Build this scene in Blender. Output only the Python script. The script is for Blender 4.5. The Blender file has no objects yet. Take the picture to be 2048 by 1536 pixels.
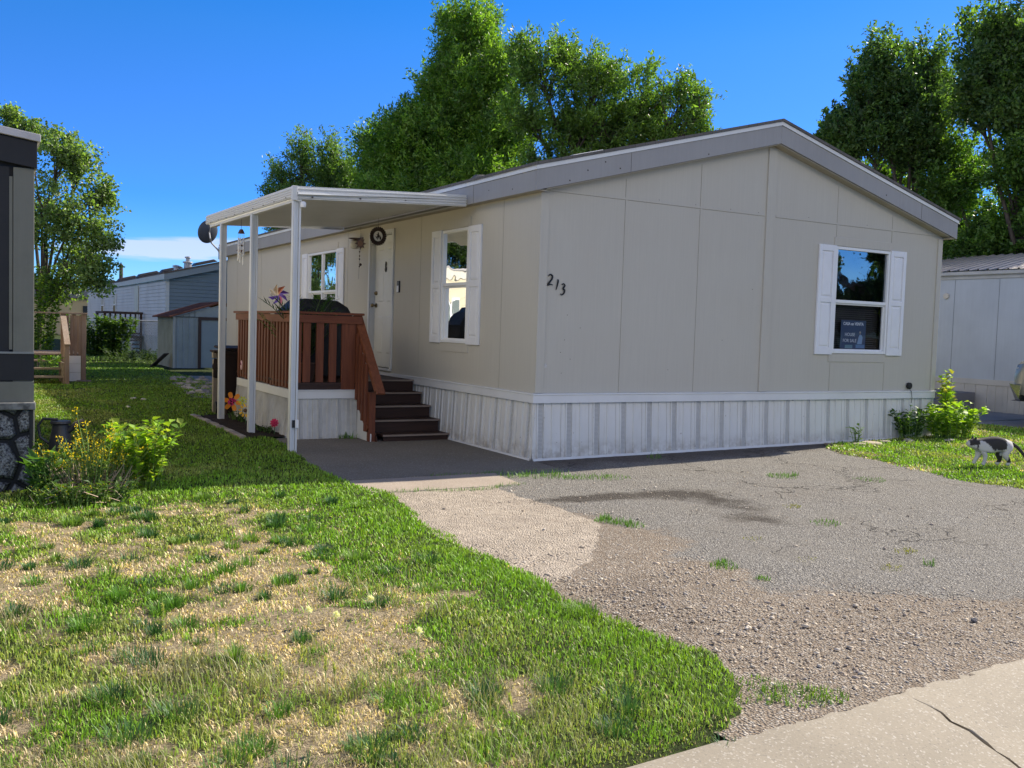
import bpy, bmesh, math, random
import numpy as np
from math import radians, sin, cos, pi, sqrt
from mathutils import Vector, Matrix, Euler
random.seed(7)
rng = np.random.default_rng(11)
S = bpy.context.scene
COL = S.collection

# ------------------------------------------------------------------ camera
cam_d = bpy.data.cameras.new("camera")
cam = bpy.data.objects.new("camera", cam_d)
COL.objects.link(cam)
YAW, PITCH, ROLL, FPX = 1.0482, -0.0577, 0.0317, 1906.5
CAMP = Vector((-5.859, -9.637, 1.562))
fw = Vector((cos(PITCH)*cos(YAW), cos(PITCH)*sin(YAW), sin(PITCH)))
rt0 = Vector((sin(YAW), -cos(YAW), 0)); up0 = rt0.cross(fw)
rt = rt0*cos(ROLL) + up0*sin(ROLL); up = -rt0*sin(ROLL) + up0*cos(ROLL)
m = Matrix((rt, up, -fw)).transposed().to_4x4(); m.translation = CAMP
cam.matrix_world = m
cam_d.sensor_fit = 'HORIZONTAL'; cam_d.sensor_width = 36.0
cam_d.lens = 36.0*FPX/2048.0
cam_d.clip_start = 0.05; cam_d.clip_end = 2000
S.camera = cam
# ------------------------------------------------------------------ light
SUN_AZ, SUN_EL = radians(7.8), radians(38.6)      # azimuth from +X towards +Y
W = bpy.data.worlds.new("World"); S.world = W; W.use_nodes = True
nt = W.node_tree; nt.nodes.clear()
def wn(t, **k):
    n = nt.nodes.new(t)
    for a, b in k.items(): setattr(n, a, b)
    return n
SKYTINT = (1.0, 0.66, 0.80, 1); FILL_CLOUDC = (9.8, 8.8, 7.3, 1)
sky = wn('ShaderNodeTexSky', sky_type='NISHITA'); sky.sun_disc = False
sky.sun_elevation = SUN_EL; sky.sun_rotation = pi/2 - SUN_AZ
sky.altitude = 1400; sky.air_density = 1.0; sky.dust_density = 0.25; sky.ozone_density = 3.0
hs = wn('ShaderNodeHueSaturation'); hs.inputs['Saturation'].default_value = 1.42
hs.inputs['Value'].default_value = 1.0
bg = wn('ShaderNodeBackground'); bg.inputs['Strength'].default_value = 0.108
out = wn('ShaderNodeOutputWorld')
tc = wn('ShaderNodeTexCoord'); sp = wn('ShaderNodeSeparateXYZ')
nt.links.new(tc.outputs['Generated'], sp.inputs[0])
def wm(op, a, b=None, c=None):
    n = wn('ShaderNodeMath', operation=op)
    for i, v in enumerate((a, b, c)):
        if v is None: continue
        if isinstance(v, (int, float)): n.inputs[i].default_value = v
        else: nt.links.new(v, n.inputs[i])
    return n.outputs[0]
# thin streaks of cloud low in the north-west
az = wm('ARCTAN2', sp.outputs[1], sp.outputs[0]); el = sp.outputs[2]
cmb = wn('ShaderNodeCombineXYZ')
nt.links.new(wm('MULTIPLY', az, 9.0), cmb.inputs[0]); nt.links.new(wm('MULTIPLY', el, 75.0), cmb.inputs[1])
nz = wn('ShaderNodeTexNoise'); nz.inputs['Scale'].default_value = 1.3; nz.inputs['Detail'].default_value = 7
nz.inputs['Roughness'].default_value = 0.55
nt.links.new(cmb.outputs[0], nz.inputs['Vector'])
da = wm('DIVIDE', wm('SUBTRACT', az, 1.378), 0.13)
de = wm('DIVIDE', wm('SUBTRACT', wm('ADD', el, wm('MULTIPLY', wm('SUBTRACT', az, 1.378), 0.05)), 0.068), 0.013)
r2 = wm('ADD', wm('MULTIPLY', da, da), wm('MULTIPLY', de, de))
cm = wm('SUBTRACT', 1.0, r2)
cm = wm('MULTIPLY', wm('MAXIMUM', cm, 0.0), 1.6)
nn = wm('MULTIPLY', wm('SUBTRACT', nz.outputs['Fac'], 0.34), 4.0)
cl = wm('MINIMUM', wm('MAXIMUM', wm('MULTIPLY', cm, nn), 0.0), 0.6)
mx = wn('ShaderNodeMix', data_type='RGBA'); mx.inputs['B'].default_value = (3.6, 3.7, 4.3, 1)
nt.links.new(sky.outputs[0], hs.inputs['Color'])
mg = wn('ShaderNodeMix', data_type='RGBA', blend_type='MULTIPLY'); mg.inputs['Factor'].default_value = 1.0; tr_ = wn('ShaderNodeValToRGB'); e_ = tr_.color_ramp.elements
e_[0].position = 0.0; e_[0].color = (0.30, 0.50, 0.85, 1); e_[1].position = 0.45; e_[1].color = (1.05, 0.66, 0.78, 1)
for p_, c_ in ((0.12, (0.27, 0.46, 0.80, 1)), (0.28, (0.92, 0.62, 0.76, 1))):
    q_ = e_.new(p_); q_.color = c_
nt.links.new(el, tr_.inputs[0]); nt.links.new(tr_.outputs[0], mg.inputs['B'])
nt.links.new(hs.outputs[0], mg.inputs['A'])
nt.links.new(mg.outputs['Result'], mx.inputs['A']); nt.links.new(cl, mx.inputs['Factor'])
# white cloud added out of view in south and west to fill shaded walls
n2 = wn('ShaderNodeTexNoise'); n2.inputs['Scale'].default_value = 2.6; n2.inputs['Detail'].default_value = 6
nt.links.new(tc.outputs['Generated'], n2.inputs['Vector'])
away = wm('SUBTRACT', 0.25, wm('ADD', wm('MULTIPLY', sp.outputs[0], 0.50), wm('MULTIPLY', sp.outputs[1], 0.87)))   # >0 away from the view
away = wm('MINIMUM', wm('MAXIMUM', wm('MULTIPLY', wm('ADD', away, 0.0), 3.0), 0.0), 1.0)
hi = wm('MINIMUM', wm('MAXIMUM', wm('MULTIPLY', wm('SUBTRACT', el, 0.20), 6.0), 0.0), 1.0)
hi = wm('MULTIPLY', hi, wm('MINIMUM', wm('MAXIMUM', wm('MULTIPLY', wm('SUBTRACT', 0.62, el), 6.0), 0.0), 1.0))
cf = wm('MINIMUM', wm('MAXIMUM', wm('MULTIPLY', wm('SUBTRACT', n2.outputs['Fac'], 0.38), 7.0), 0.0), 1.0)
c2_ = wm('MULTIPLY', wm('MULTIPLY', away, hi), cf)
mx2 = wn('ShaderNodeMix', data_type='RGBA'); mx2.inputs['B'].default_value = FILL_CLOUDC
nt.links.new(mx.outputs['Result'], mx2.inputs['A']); nt.links.new(c2_, mx2.inputs['Factor'])
nt.links.new(mx2.outputs['Result'], bg.inputs['Color']); nt.links.new(bg.outputs[0], out.inputs[0])

sun_d = bpy.data.lights.new("sun", 'SUN'); sun_d.energy = 4.2; sun_d.angle = radians(0.53)
sun_d.color = (1.0, 0.915, 0.76)
sun = bpy.data.objects.new("sun", sun_d); COL.objects.link(sun)
sd = Vector((cos(SUN_EL)*cos(SUN_AZ), cos(SUN_EL)*sin(SUN_AZ), sin(SUN_EL)))
sun.rotation_euler = sd.to_track_quat('Z', 'Y').to_euler(); sun.location = (30, 5, 25)
S.view_settings.view_transform = 'Standard'; S.view_settings.look = 'None'
S.view_settings.exposure = 1.16; S.view_settings.gamma = 1.0; S.view_settings.use_curve_mapping = False
S.cycles.max_bounces = 8; S.cycles.transparent_max_bounces = 16
S.cycles.use_denoising = True

# ------------------------------------------------------------------ helpers
MATS = {}
class NB:
    """tiny node builder"""
    def __init__(s, name):
        s.m = bpy.data.materials.new(name); s.m.use_nodes = True
        s.t = s.m.node_tree; s.t.nodes.clear()
        s.o = s.n('ShaderNodeOutputMaterial')
    def n(s, t, **k):
        nd = s.t.nodes.new(t)
        for a, b in k.items(): setattr(nd, a, b)
        return nd
    def put(s, sock, v):
        if isinstance(v, (int, float)): sock.default_value = v
        elif isinstance(v, (tuple, list)):
            sock.default_value = tuple(v) + ((1,) if len(v) == 3 and sock.type == 'RGBA' else ())
        else: s.t.links.new(v, sock)
    def coord(s, scale=(1, 1, 1), kind='Object', rot=(0, 0, 0)):
        c = s.n('ShaderNodeTexCoord'); mp = s.n('ShaderNodeMapping')
        mp.inputs['Scale'].default_value = scale; mp.inputs['Rotation'].default_value = rot
        s.t.links.new(c.outputs[kind], mp.inputs[0]); return mp.outputs[0]
    def noise(s, vec, scale=5, det=4, rough=0.5, dist=0.0):
        nd = s.n('ShaderNodeTexNoise'); s.put(nd.inputs['Vector'], vec)
        nd.inputs['Scale'].default_value = scale; nd.inputs['Detail'].default_value = det
        nd.inputs['Roughness'].default_value = rough; nd.inputs['Distortion'].default_value = dist
        return nd.outputs['Fac']
    def voro(s, vec, scale=5, feat='F1', outp='Distance', rand=1.0):
        nd = s.n('ShaderNodeTexVoronoi', feature=feat); s.put(nd.inputs['Vector'], vec)
        nd.inputs['Scale'].default_value = scale; nd.inputs['Randomness'].default_value = rand
        return nd.outputs[outp]
    def math(s, op, a, b=None, c=None, clamp=False):
        nd = s.n('ShaderNodeMath', operation=op); nd.use_clamp = clamp
        for i, v in enumerate((a, b, c)):
            if v is not None: s.put(nd.inputs[i], v)
        return nd.outputs[0]
    def ramp(s, f, stops, interp='LINEAR'):
        nd = s.n('ShaderNodeValToRGB'); s.put(nd.inputs[0], f); r = nd.color_ramp; r.interpolation = interp
        while len(r.elements) < len(stops): r.elements.new(0.5)
        for e, (p, c) in zip(r.elements, stops):
            e.position = p
            e.color = (c, c, c, 1) if isinstance(c, (int, float)) else tuple(c) + (1,)
        return nd.outputs[0]
    def mix(s, f, a, b, bt='MIX'):
        nd = s.n('ShaderNodeMix', data_type='RGBA', blend_type=bt)
        s.put(nd.inputs['Factor'], f); s.put(nd.inputs['A'], a); s.put(nd.inputs['B'], b)
        return nd.outputs['Result']
    def attr(s, name, o='Color'):
        nd = s.n('ShaderNodeAttribute'); nd.attribute_name = name; return nd.outputs[o]
    def bump(s, h, st=0.3, d=0.01):
        nd = s.n('ShaderNodeBump'); nd.inputs['Strength'].default_value = st; nd.inputs['Distance'].default_value = d
        s.put(nd.inputs['Height'], h); return nd.outputs[0]
    def bsdf(s, col, rough=0.6, metal=0.0, bump=None, spec=0.5, **k):
        b = s.n('ShaderNodeBsdfPrincipled'); s.put(b.inputs['Base Color'], col)
        s.put(b.inputs['Roughness'], rough); s.put(b.inputs['Metallic'], metal)
        s.put(b.inputs['Specular IOR Level'], spec)
        if bump is not None: s.put(b.inputs['Normal'], bump)
        s.t.links.new(b.outputs[0], s.o.inputs[0]); return b
def C(c): return tuple(c)

def paint(name, col, rough=0.55, dirt=0.12, dscale=2.5, bump=0.0, grain=None, dirtcol=None, spec=0.4, metal=0.0):
    """painted / plastic / metal surface with mild uneven soiling and fine grain"""
    if name in MATS: return MATS[name]
    b = NB(name); v = b.coord()
    n1 = b.noise(v, dscale, 6, 0.6); n2 = b.noise(v, dscale*14, 3, 0.6)
    dc = dirtcol or tuple(x*0.62 for x in col)
    f = b.math('MULTIPLY', b.ramp(n1, [(0.42, 0.0), (0.75, 1.0)]), dirt*2.2)
    c1 = b.mix(f, C(col)+(1,), C(dc)+(1,))
    c2 = b.mix(b.math('MULTIPLY', n2, dirt*0.9), c1, tuple(x*0.8 for x in col)+(1,))
    bm_ = None
    if grain:
        g = b.noise(b.coord(grain), 1.0, 5, 0.65)
        c2 = b.mix(b.math('MULTIPLY', b.ramp(g, [(0.35, 1.0), (0.65, 0.0)]), 0.13), c2, tuple(x*0.6 for x in col)+(1,))
        bm_ = b.bump(g, 0.35, 0.004)
    elif bump: bm_ = b.bump(n2, bump, 0.004)
    rr = b.math('ADD', b.math('MULTIPLY', n1, 0.2), rough-0.1)
    b.bsdf(c2, rr, metal, bm_, spec)
    MATS[name] = b.m; return b.m

def wood(name, col, col2, axis='x', rough=0.7, knots=True, weather=0.0):
    if name in MATS: return MATS[name]
    b = NB(name)
    sc = {'x': (2.2, 28, 28), 'y': (28, 2.2, 28), 'z': (28, 28, 2.2)}[axis]
    g = b.noise(b.coord(sc), 1.0, 6, 0.62, 0.6); big = b.noise(b.coord(), 1.7, 3, 0.5)
    c = b.mix(b.ramp(g, [(0.36, 0.0), (0.64, 1.0)]), C(col)+(1,), C(col2)+(1,))
    # each board is stained a little differently
    oi = b.n('ShaderNodeNewGeometry').outputs['Random Per Island']
    c = b.mix(b.math('MULTIPLY', oi, 0.45), c, tuple(x*0.55 for x in col)+(1,))
    if knots:
        k = b.voro(b.coord(tuple(x*0.16 for x in sc)), 1.0)
        c = b.mix(b.ramp(k, [(0.03, 0.7), (0.1, 0.0)]), c, tuple(x*0.4 for x in col)+(1,))
    if weather:
        c = b.mix(b.math('MULTIPLY', b.ramp(big, [(0.35, 0.0), (0.7, 1.0)]), weather), c, (0.30, 0.27, 0.24, 1))
    b.bsdf(c, rough, 0, b.bump(g, 0.5, 0.003), 0.3)
    MATS[name] = b.m; return b.m

def leafmat(name, trans=0.45, rough=0.5, spec=0.35, tcol=(1.3, 1.45, 0.5)):
    """leaf: colour from the per-leaf attribute, thin translucent"""
    if name in MATS: return MATS[name]
    b = NB(name); c = b.attr('tint')
    p = b.n('ShaderNodeBsdfPrincipled'); b.put(p.inputs['Base Color'], c)
    p.inputs['Roughness'].default_value = rough; p.inputs['Specular IOR Level'].default_value = spec
    t = b.n('ShaderNodeBsdfTranslucent'); b.put(t.inputs[0], b.mix(1.0, c, tuple(tcol)+(1,), 'MULTIPLY'))
    ms = b.n('ShaderNodeMixShader'); ms.inputs[0].default_value = trans
    b.t.links.new(p.outputs[0], ms.inputs[1]); b.t.links.new(t.outputs[0], ms.inputs[2])
    b.t.links.new(ms.outputs[0], b.o.inputs[0])
    MATS[name] = b.m; return b.m

def tag(o, label=None, cat=None, group=None, kind=None):
    if label: o['label'] = label
    if cat: o['category'] = cat
    if group: o['group'] = group
    if kind: o['kind'] = kind
    return o
def thing(name, loc, label, cat, group=None):
    o = bpy.data.objects.new(name, None); COL.objects.link(o); o.location = loc
    o.empty_display_size = 0.1
    return tag(o, label, cat, group)
def world_of(o):
    v = Vector((0, 0, 0))
    while o is not None: v += Vector(o.location); o = o.parent
    return v

class MB:
    def __init__(s): s.v = []; s.f = []; s.mi = []; s.cur = 0
    def quad(s, *p):
        i = len(s.v); s.v += [tuple(q) for q in p]; s.f.append(tuple(range(i, i+len(p)))); s.mi.append(s.cur); return s
    def box(s, x0, x1, y0, y1, z0, z1):
        if x0 > x1: x0, x1 = x1, x0
        if y0 > y1: y0, y1 = y1, y0
        if z0 > z1: z0, z1 = z1, z0
        i = len(s.v)
        s.v += [(x0,y0,z0),(x1,y0,z0),(x1,y1,z0),(x0,y1,z0),(x0,y0,z1),(x1,y0,z1),(x1,y1,z1),(x0,y1,z1)]
        for f in ((3,2,1,0),(4,5,6,7),(0,1,5,4),(1,2,6,5),(2,3,7,6),(3,0,4,7)):
            s.f.append(tuple(i+k for k in f)); s.mi.append(s.cur)
        return s
    def bar(s, a, b, w, h, upv=(0, 0, 1)):
        """box from a to b, w across, h along 'up'"""
        a = Vector(a); b = Vector(b); d = (b-a).normalized(); upv = Vector(upv)
        sx = d.cross(upv)
        if sx.length < 1e-4: sx = d.cross(Vector((0, 1, 0)))
        sx.normalize(); uz = sx.cross(d).normalized()
        i = len(s.v)
        for p in (a, b):
            for q in ((-1,-1),(1,-1),(1,1),(-1,1)):
                s.v.append(tuple(p + sx*q[0]*w/2 + uz*q[1]*h/2))
        for f in ((0,3,2,1),(4,5,6,7),(0,1,5,4),(1,2,6,5),(2,3,7,6),(3,0,4,7)):
            s.f.append(tuple(i+k for k in f)); s.mi.append(s.cur)
        return s
    def prism(s, pts, off):
        """polygon pts extruded by vector off"""
        n = len(pts); i = len(s.v); off = Vector(off)
        s.v += [tuple(p) for p in pts]; s.v += [tuple(Vector(p)+off) for p in pts]
        s.f.append(tuple(range(i+n-1, i-1, -1))); s.mi.append(s.cur)
        s.f.append(tuple(range(i+n, i+2*n))); s.mi.append(s.cur)
        for k in range(n):
            j = (k+1) % n
            s.f.append((i+k, i+j, i+n+j, i+n+k)); s.mi.append(s.cur)
        return s
    def tube(s, path, r, n=8, cap=True):
        path = [Vector(p) for p in path]; rr = r if isinstance(r, (list, tuple)) else [r]*len(path)
        i0 = len(s.v); prev = None
        for k, p in enumerate(path):
            d = (path[min(k+1, len(path)-1)] - path[max(k-1, 0)]).normalized()
            a = prev if prev is not None else (Vector((0, 0, 1)) if abs(d.z) < 0.9 else Vector((1, 0, 0)))
            x = (a - d*a.dot(d)); x = x.normalized() if x.length > 1e-5 else d.orthogonal().normalized()
            prev = x; y = d.cross(x)
            for j in range(n):
                t = 2*pi*j/n; s.v.append(tuple(p + (x*cos(t)+y*sin(t))*rr[k]))
        for k in range(len(path)-1):
            for j in range(n):
                a = i0+k*n+j; b2 = i0+k*n+(j+1) % n
                s.f.append((a, b2, b2+n, a+n)); s.mi.append(s.cur)
        if cap:
            s.f.append(tuple(i0+j for j in range(n-1, -1, -1))); s.mi.append(s.cur)
            e = i0+(len(path)-1)*n; s.f.append(tuple(e+j for j in range(n))); s.mi.append(s.cur)
        return s
    def lathe(s, c, prof, n=16, axis='z'):
        """prof = [(r, h)...] around axis through c"""
        c = Vector(c); i0 = len(s.v)
        for r, h in prof:
            for j in range(n):
                t = 2*pi*j/n
                q = {'z': (r*cos(t), r*sin(t), h), 'y': (r*cos(t), h, r*sin(t)), 'x': (h, r*cos(t), r*sin(t))}[axis]
                s.v.append(tuple(c+Vector(q)))
        for k in range(len(prof)-1):
            for j in range(n):
                a = i0+k*n+j; b2 = i0+k*n+(j+1) % n
                s.f.append((a, b2, b2+n, a+n)); s.mi.append(s.cur)
        s.f.append(tuple(i0+j for j in range(n-1, -1, -1))); s.mi.append(s.cur)
        e = i0+(len(prof)-1)*n; s.f.append(tuple(e+j for j in range(n))); s.mi.append(s.cur)
        return s
    def strip(s, prof, off):
        """open polyline prof swept by vector off"""
        off = Vector(off); i = len(s.v); n = len(prof)
        s.v += [tuple(p) for p in prof]; s.v += [tuple(Vector(p)+off) for p in prof]
        for k in range(n-1):
            s.f.append((i+k, i+k+1, i+n+k+1, i+n+k)); s.mi.append(s.cur)
        return s
    def build(s, name, mat, parent=None, bevel=0.0, smooth=False, label=None, fixn=True, loc=None):
        me = bpy.data.meshes.new(name)
        o = bpy.data.objects.new(name, me); COL.objects.link(o)
        base = Vector((0, 0, 0))
        if parent is not None: o.parent = parent; base = world_of(parent)
        if loc is not None: o.location = Vector(loc) - base; base = Vector(loc)
        me.from_pydata([(a-base.x, b-base.y, c-base.z) for a, b, c in s.v], [], s.f)
        ms = mat if isinstance(mat, (list, tuple)) else [mat]
        for q in ms: me.materials.append(q)
        if len(ms) > 1: me.polygons.foreach_set('material_index', s.mi)
        if fixn:
            b = bmesh.new(); b.from_mesh(me); bmesh.ops.recalc_face_normals(b, faces=b.faces[:]); b.to_mesh(me); b.free()
        if smooth:
            me.polygons.foreach_set('use_smooth', [True]*len(me.polygons))
            if smooth != 'all':
                md = o.modifiers.new('es', 'EDGE_SPLIT'); md.split_angle = radians(40)
        if bevel:
            md = o.modifiers.new('bev', 'BEVEL'); md.width = bevel; md.segments = 2; md.limit_method = 'ANGLE'
            md.angle_limit = radians(35)
        me.update()
        if label: o['label'] = label
        return o

def np_mesh(name, V, loops, starts, totals, mat, tint=None, parent=None, loc=(0, 0, 0), smooth=False):
    """big mesh from numpy; tint = per-face colours (N,3)"""
    me = bpy.data.meshes.new(name)
    base = Vector(loc)
    V = V - np.array(base)
    me.vertices.add(len(V)); me.vertices.foreach_set('co', V.astype(np.float32).ravel())
    me.loops.add(len(loops)); me.loops.foreach_set('vertex_index', loops.astype(np.int32))
    me.polygons.add(len(starts)); me.polygons.foreach_set('loop_start', starts.astype(np.int32))
    if smooth: me.polygons.foreach_set('use_smooth', np.ones(len(starts), bool))
    me.update(calc_edges=True)
    if tint is not None:
        a = me.attributes.new('tint', 'FLOAT_COLOR', 'FACE')
        t4 = np.concatenate([tint, np.ones((len(tint), 1))], 1).astype(np.float32)
        a.data.foreach_set('color', t4.ravel())
    me.materials.append(mat)
    o = bpy.data.objects.new(name, me); COL.objects.link(o)
    if parent is not None: o.parent = parent; o.location = base - world_of(parent)
    else: o.location = base
    return o

# value noise in numpy
def _h(ix, iy, sd):
    n = (ix.astype(np.int64)*374761393 + iy.astype(np.int64)*668265263 + sd*1274126177) & 0xffffffff
    n = ((n ^ (n >> 13))*1103515245) & 0xffffffff
    n = ((n ^ (n >> 16))*2654435761) & 0xffffffff
    return ((n ^ (n >> 15)) & 0xffff)/65535.0
def vnoise(x, y, sc, sd=0):
    x = np.asarray(x, float)*sc; y = np.asarray(y, float)*sc
    ix = np.floor(x); iy = np.floor(y); fx = x-ix; fy = y-iy
    fx = fx*fx*(3-2*fx); fy = fy*fy*(3-2*fy)
    a = _h(ix, iy, sd); b = _h(ix+1, iy, sd); c = _h(ix, iy+1, sd); d = _h(ix+1, iy+1, sd)
    return (a*(1-fx)+b*fx)*(1-fy) + (c*(1-fx)+d*fx)*fy
def fbm(x, y, sc, sd=0, o=4):
    s = 0; a = 0.5; t = 0
    for k in range(o):
        s = s + a*vnoise(x, y, sc*2**k, sd+k*17); t += a; a *= 0.55
    return s/t
def sstep(a, b, x):
    t = np.clip((x-a)/(b-a), 0, 1); return t*t*(3-2*t)
def slope(x): return 0.011*np.clip(x, 0, 12)
# ------------------------------------------------------------------ the ground
EDGE_Y = np.array([-8.0, -7.0, -6.64, -6.25, -5.8, -4.77, -3.28, -1.6, -0.69, 0.5, 1.5, 2.75, 2.9, 6.2, 6.4, 60])
EDGE_X = np.array([-3.6, -3.25, -2.92, -2.68, -2.76, -2.74, -2.69, -2.42, -2.52, -2.5, -2.42, -2.25, -2.62, -2.62, -0.6, -0.6])
REDGE_Y = np.array([-7.2, -5.5, -3.75, -2.92, -1.8, -0.9, -0.5, -0.2, 0.0, 60])
REDGE_X = np.array([4.3, 3.9, 3.72, 3.70, 3.95, 4.2, 4.35, 4.75, 7.32, 7.5])
def edge_x(y): return np.interp(y, EDGE_Y, EDGE_X)
def redge_x(y): return np.interp(y, REDGE_Y, REDGE_X)
def curb_y(x): return -6.80 + 0.05*np.clip(x, -8, 4)
def lawn_mask(x, y):
    """1 where turf grows (soft edge)"""
    wob = (fbm(x, y, 3.0, 5)-0.5)*0.22
    L = sstep(0.0, 0.07, edge_x(y) - x + wob) * sstep(-0.02, 0.12, y-curb_y(x)+wob*0.5)
    L = L*(1-(x < -5.33)*(y > -0.38))
    Rr = sstep(0.0, 0.07, x-redge_x(y)+wob) * sstep(0, 0.05, y-curb_y(x)+wob*0.5)
    slab = (x > 9.9)*(y < 2.5)*(y > -7) + (x > 10.6)*(y < 4.2)*(y > 1.5)
    Rr = Rr*(1-np.clip(slab, 0, 1))*(x < 12.9)
    return np.clip(L+Rr, 0, 1)
def dryness(x, y):
    wx = x+(fbm(x, y, 3.0, 71, 3)-0.5)*0.5; wy = y+(fbm(x, y, 3.0, 72, 3)-0.5)*0.5
    n = fbm(wx*0.7, wy, 2.0, 21, 4)*0.5 + fbm(wx, wy, 5.5, 33, 4)*0.5
    zone = sstep(-3.15, -4.2, x + (fbm(x, y, 0.6, 9)-0.5)*1.3) * sstep(-0.5, -2.2, y)
    d = sstep(0.45, 0.60, n + 0.045*zone - 0.20*(1-zone))
    patch = np.exp(-(((x+3.62)/0.22)**2+((y+4.75)/0.15)**2)) + np.exp(-(((x+4.5)/0.5)**2+((y+5.7)/0.3)**2))*0.7
    right = (x > 3)*(sstep(0.48, 0.62, fbm(x, y, 1.3, 41)))*0.75
    rocky = 0
    return np.clip(np.maximum(d*np.where(y < -0.6, 1.0, 0.35), np.maximum(patch, right)), 0, 1)
def ground_z(x, y):
    mk = lawn_mask(x, y)
    b = (fbm(x, y, 0.8, 3)-0.5)*0.05 + (fbm(x, y, 4, 4)-0.5)*0.02
    z = slope(x) - 0.03 + mk*(0.045 + b)
    return np.where(y < curb_y(x)-0.12, z-0.22, z)

def axis_pts(segs):
    a = []
    for lo, hi, st in segs: a += list(np.arange(lo, hi, st))
    return np.array(a + [segs[-1][1]])
gx = axis_pts([(-400, -60, 34), (-60, -12, 4), (-12, -7, 0.5), (-7, -2, 0.07), (-2, 3.4, 0.3), (3.4, 9, 0.12), (9, 16, 0.5), (16, 60, 4), (60, 400, 34)])
gy = axis_pts([(-400, -60, 34), (-60, -12, 4), (-12, -7.6, 0.5), (-7.6, 1.0, 0.07), (1.0, 15, 0.25), (15, 40, 1.0), (40, 100, 6), (100, 700, 60)])
GX, GY = np.meshgrid(gx, gy); nx, ny = len(gx), len(gy)
GZ = ground_z(GX, GY)
V = np.stack([GX.ravel(), GY.ravel(), GZ.ravel()], 1)
ii, jj = np.meshgrid(np.arange(nx-1), np.arange(ny-1)); b0 = (jj*nx+ii).ravel()
Lp = np.stack([b0, b0+1, b0+nx+1, b0+nx], 1).ravel()
b = NB('soil_and_thatch')
v = b.coord(); dry = b.attr('dry', 'Fac')
n1 = b.noise(v, 9, 6, 0.7); n2 = b.noise(v, 60, 4, 0.7); n3 = b.noise(v, 230, 3, 0.6)
straw = b.mix(b.ramp(n2, [(0.35, 0.0), (0.65, 1.0)]), (0.20, 0.155, 0.10, 1), (0.52, 0.42, 0.27, 1))
green = b.mix(b.ramp(n2, [(0.35, 0.0), (0.65, 1.0)]), (0.022, 0.030, 0.010, 1), (0.055, 0.085, 0.022, 1))
f = b.math('ADD', dry, b.math('MULTIPLY', b.math('SUBTRACT', n1, 0.5), 0.7), clamp=True)
c = b.mix(f, green, straw)
c = b.mix(b.ramp(n3, [(0.35, 0.35), (0.6, 0.0)]), c, (0.04, 0.03, 0.02, 1))
b.bsdf(c, 0.95, 0, b.bump(b.math('ADD', n2, n3), 0.8, 0.02), 0.1)
ground = np_mesh('ground', V, Lp, np.arange(0, len(Lp), 4), None, b.m)
at = ground.data.attributes.new('dry', 'FLOAT', 'POINT')
at.data.foreach_set('value', dryness(GX, GY).ravel().astype(np.float32))
tag(ground, kind='structure')

# ------------------------------------------------------------------ grass blades
CX, CY = CAMP.x, CAMP.y
def cells(x0, x1, y0, y1, dens, cs=0.4):
    """random points, dens(dist) per m2, kept to what the lens could see plus a margin"""
    xs = np.arange(x0, x1, cs)+cs/2; ys = np.arange(y0, y1, cs)+cs/2
    X, Y = [a.ravel() for a in np.meshgrid(xs, ys)]
    d = np.hypot(X-CX, Y-CY); ang = np.abs((np.arctan2(Y-CY, X-CX)-YAW+pi) % (2*pi)-pi)
    ok = (ang < radians(33)) | (d < 4.5)*(ang < radians(60))
    X, Y, d = X[ok], Y[ok], d[ok]
    n = rng.poisson(dens(d)*cs*cs)
    px = np.repeat(X, n)+rng.uniform(-cs/2, cs/2, n.sum()); py = np.repeat(Y, n)+rng.uniform(-cs/2, cs/2, n.sum())
    return px, py
def blades(px, py, pz, h, w, az, lean, tint, curl=0.5):
    n = len(px); ca, sa = np.cos(az), np.sin(az)
    V = np.zeros((n, 5, 3)); w = w/2
    fx, fy = ca*np.sin(lean)*h, sa*np.sin(lean)*h; hz = np.cos(lean)*h
    qx, qy = -sa, ca
    V[:, 0] = np.stack([px-qx*w, py-qy*w, pz-0.004], 1); V[:, 1] = np.stack([px+qx*w, py+qy*w, pz-0.004], 1)
    mx_, my_, mz_ = px+fx*curl*0.7, py+fy*curl*0.7, pz+hz*0.62
    V[:, 2] = np.stack([mx_+qx*w*0.8, my_+qy*w*0.8, mz_], 1); V[:, 3] = np.stack([mx_-qx*w*0.8, my_-qy*w*0.8, mz_], 1)
    V[:, 4] = np.stack([px+fx, py+fy, pz+hz], 1)
    i = np.arange(n)[:, None]*5
    L = np.concatenate([i+0, i+1, i+2, i+3, i+3, i+2, i+4], 1).ravel()
    st = (np.arange(n)[:, None]*7+np.array([0, 4])).ravel()
    return V.reshape(-1, 3), L, st, np.repeat(tint, 2, 0)
def dens(d): return np.clip(14500*(3.2/np.maximum(d, 3.2))**1.5, 110, 14500)
parts = []
px, py = cells(-8.5, -0.4, -7.2, 24, dens)
k = rng.random(len(px)) < lawn_mask(px, py); px, py = px[k], py[k]
px2, py2 = cells(3.6, 13, -7, 14, lambda d: dens(d)*0.9)
k = rng.random(len(px2)) < lawn_mask(px2, py2)*(1-(px2 < 7.32)*(py2 > -0.05)); px, py = np.append(px, px2[k]), np.append(py, py2[k])
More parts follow.
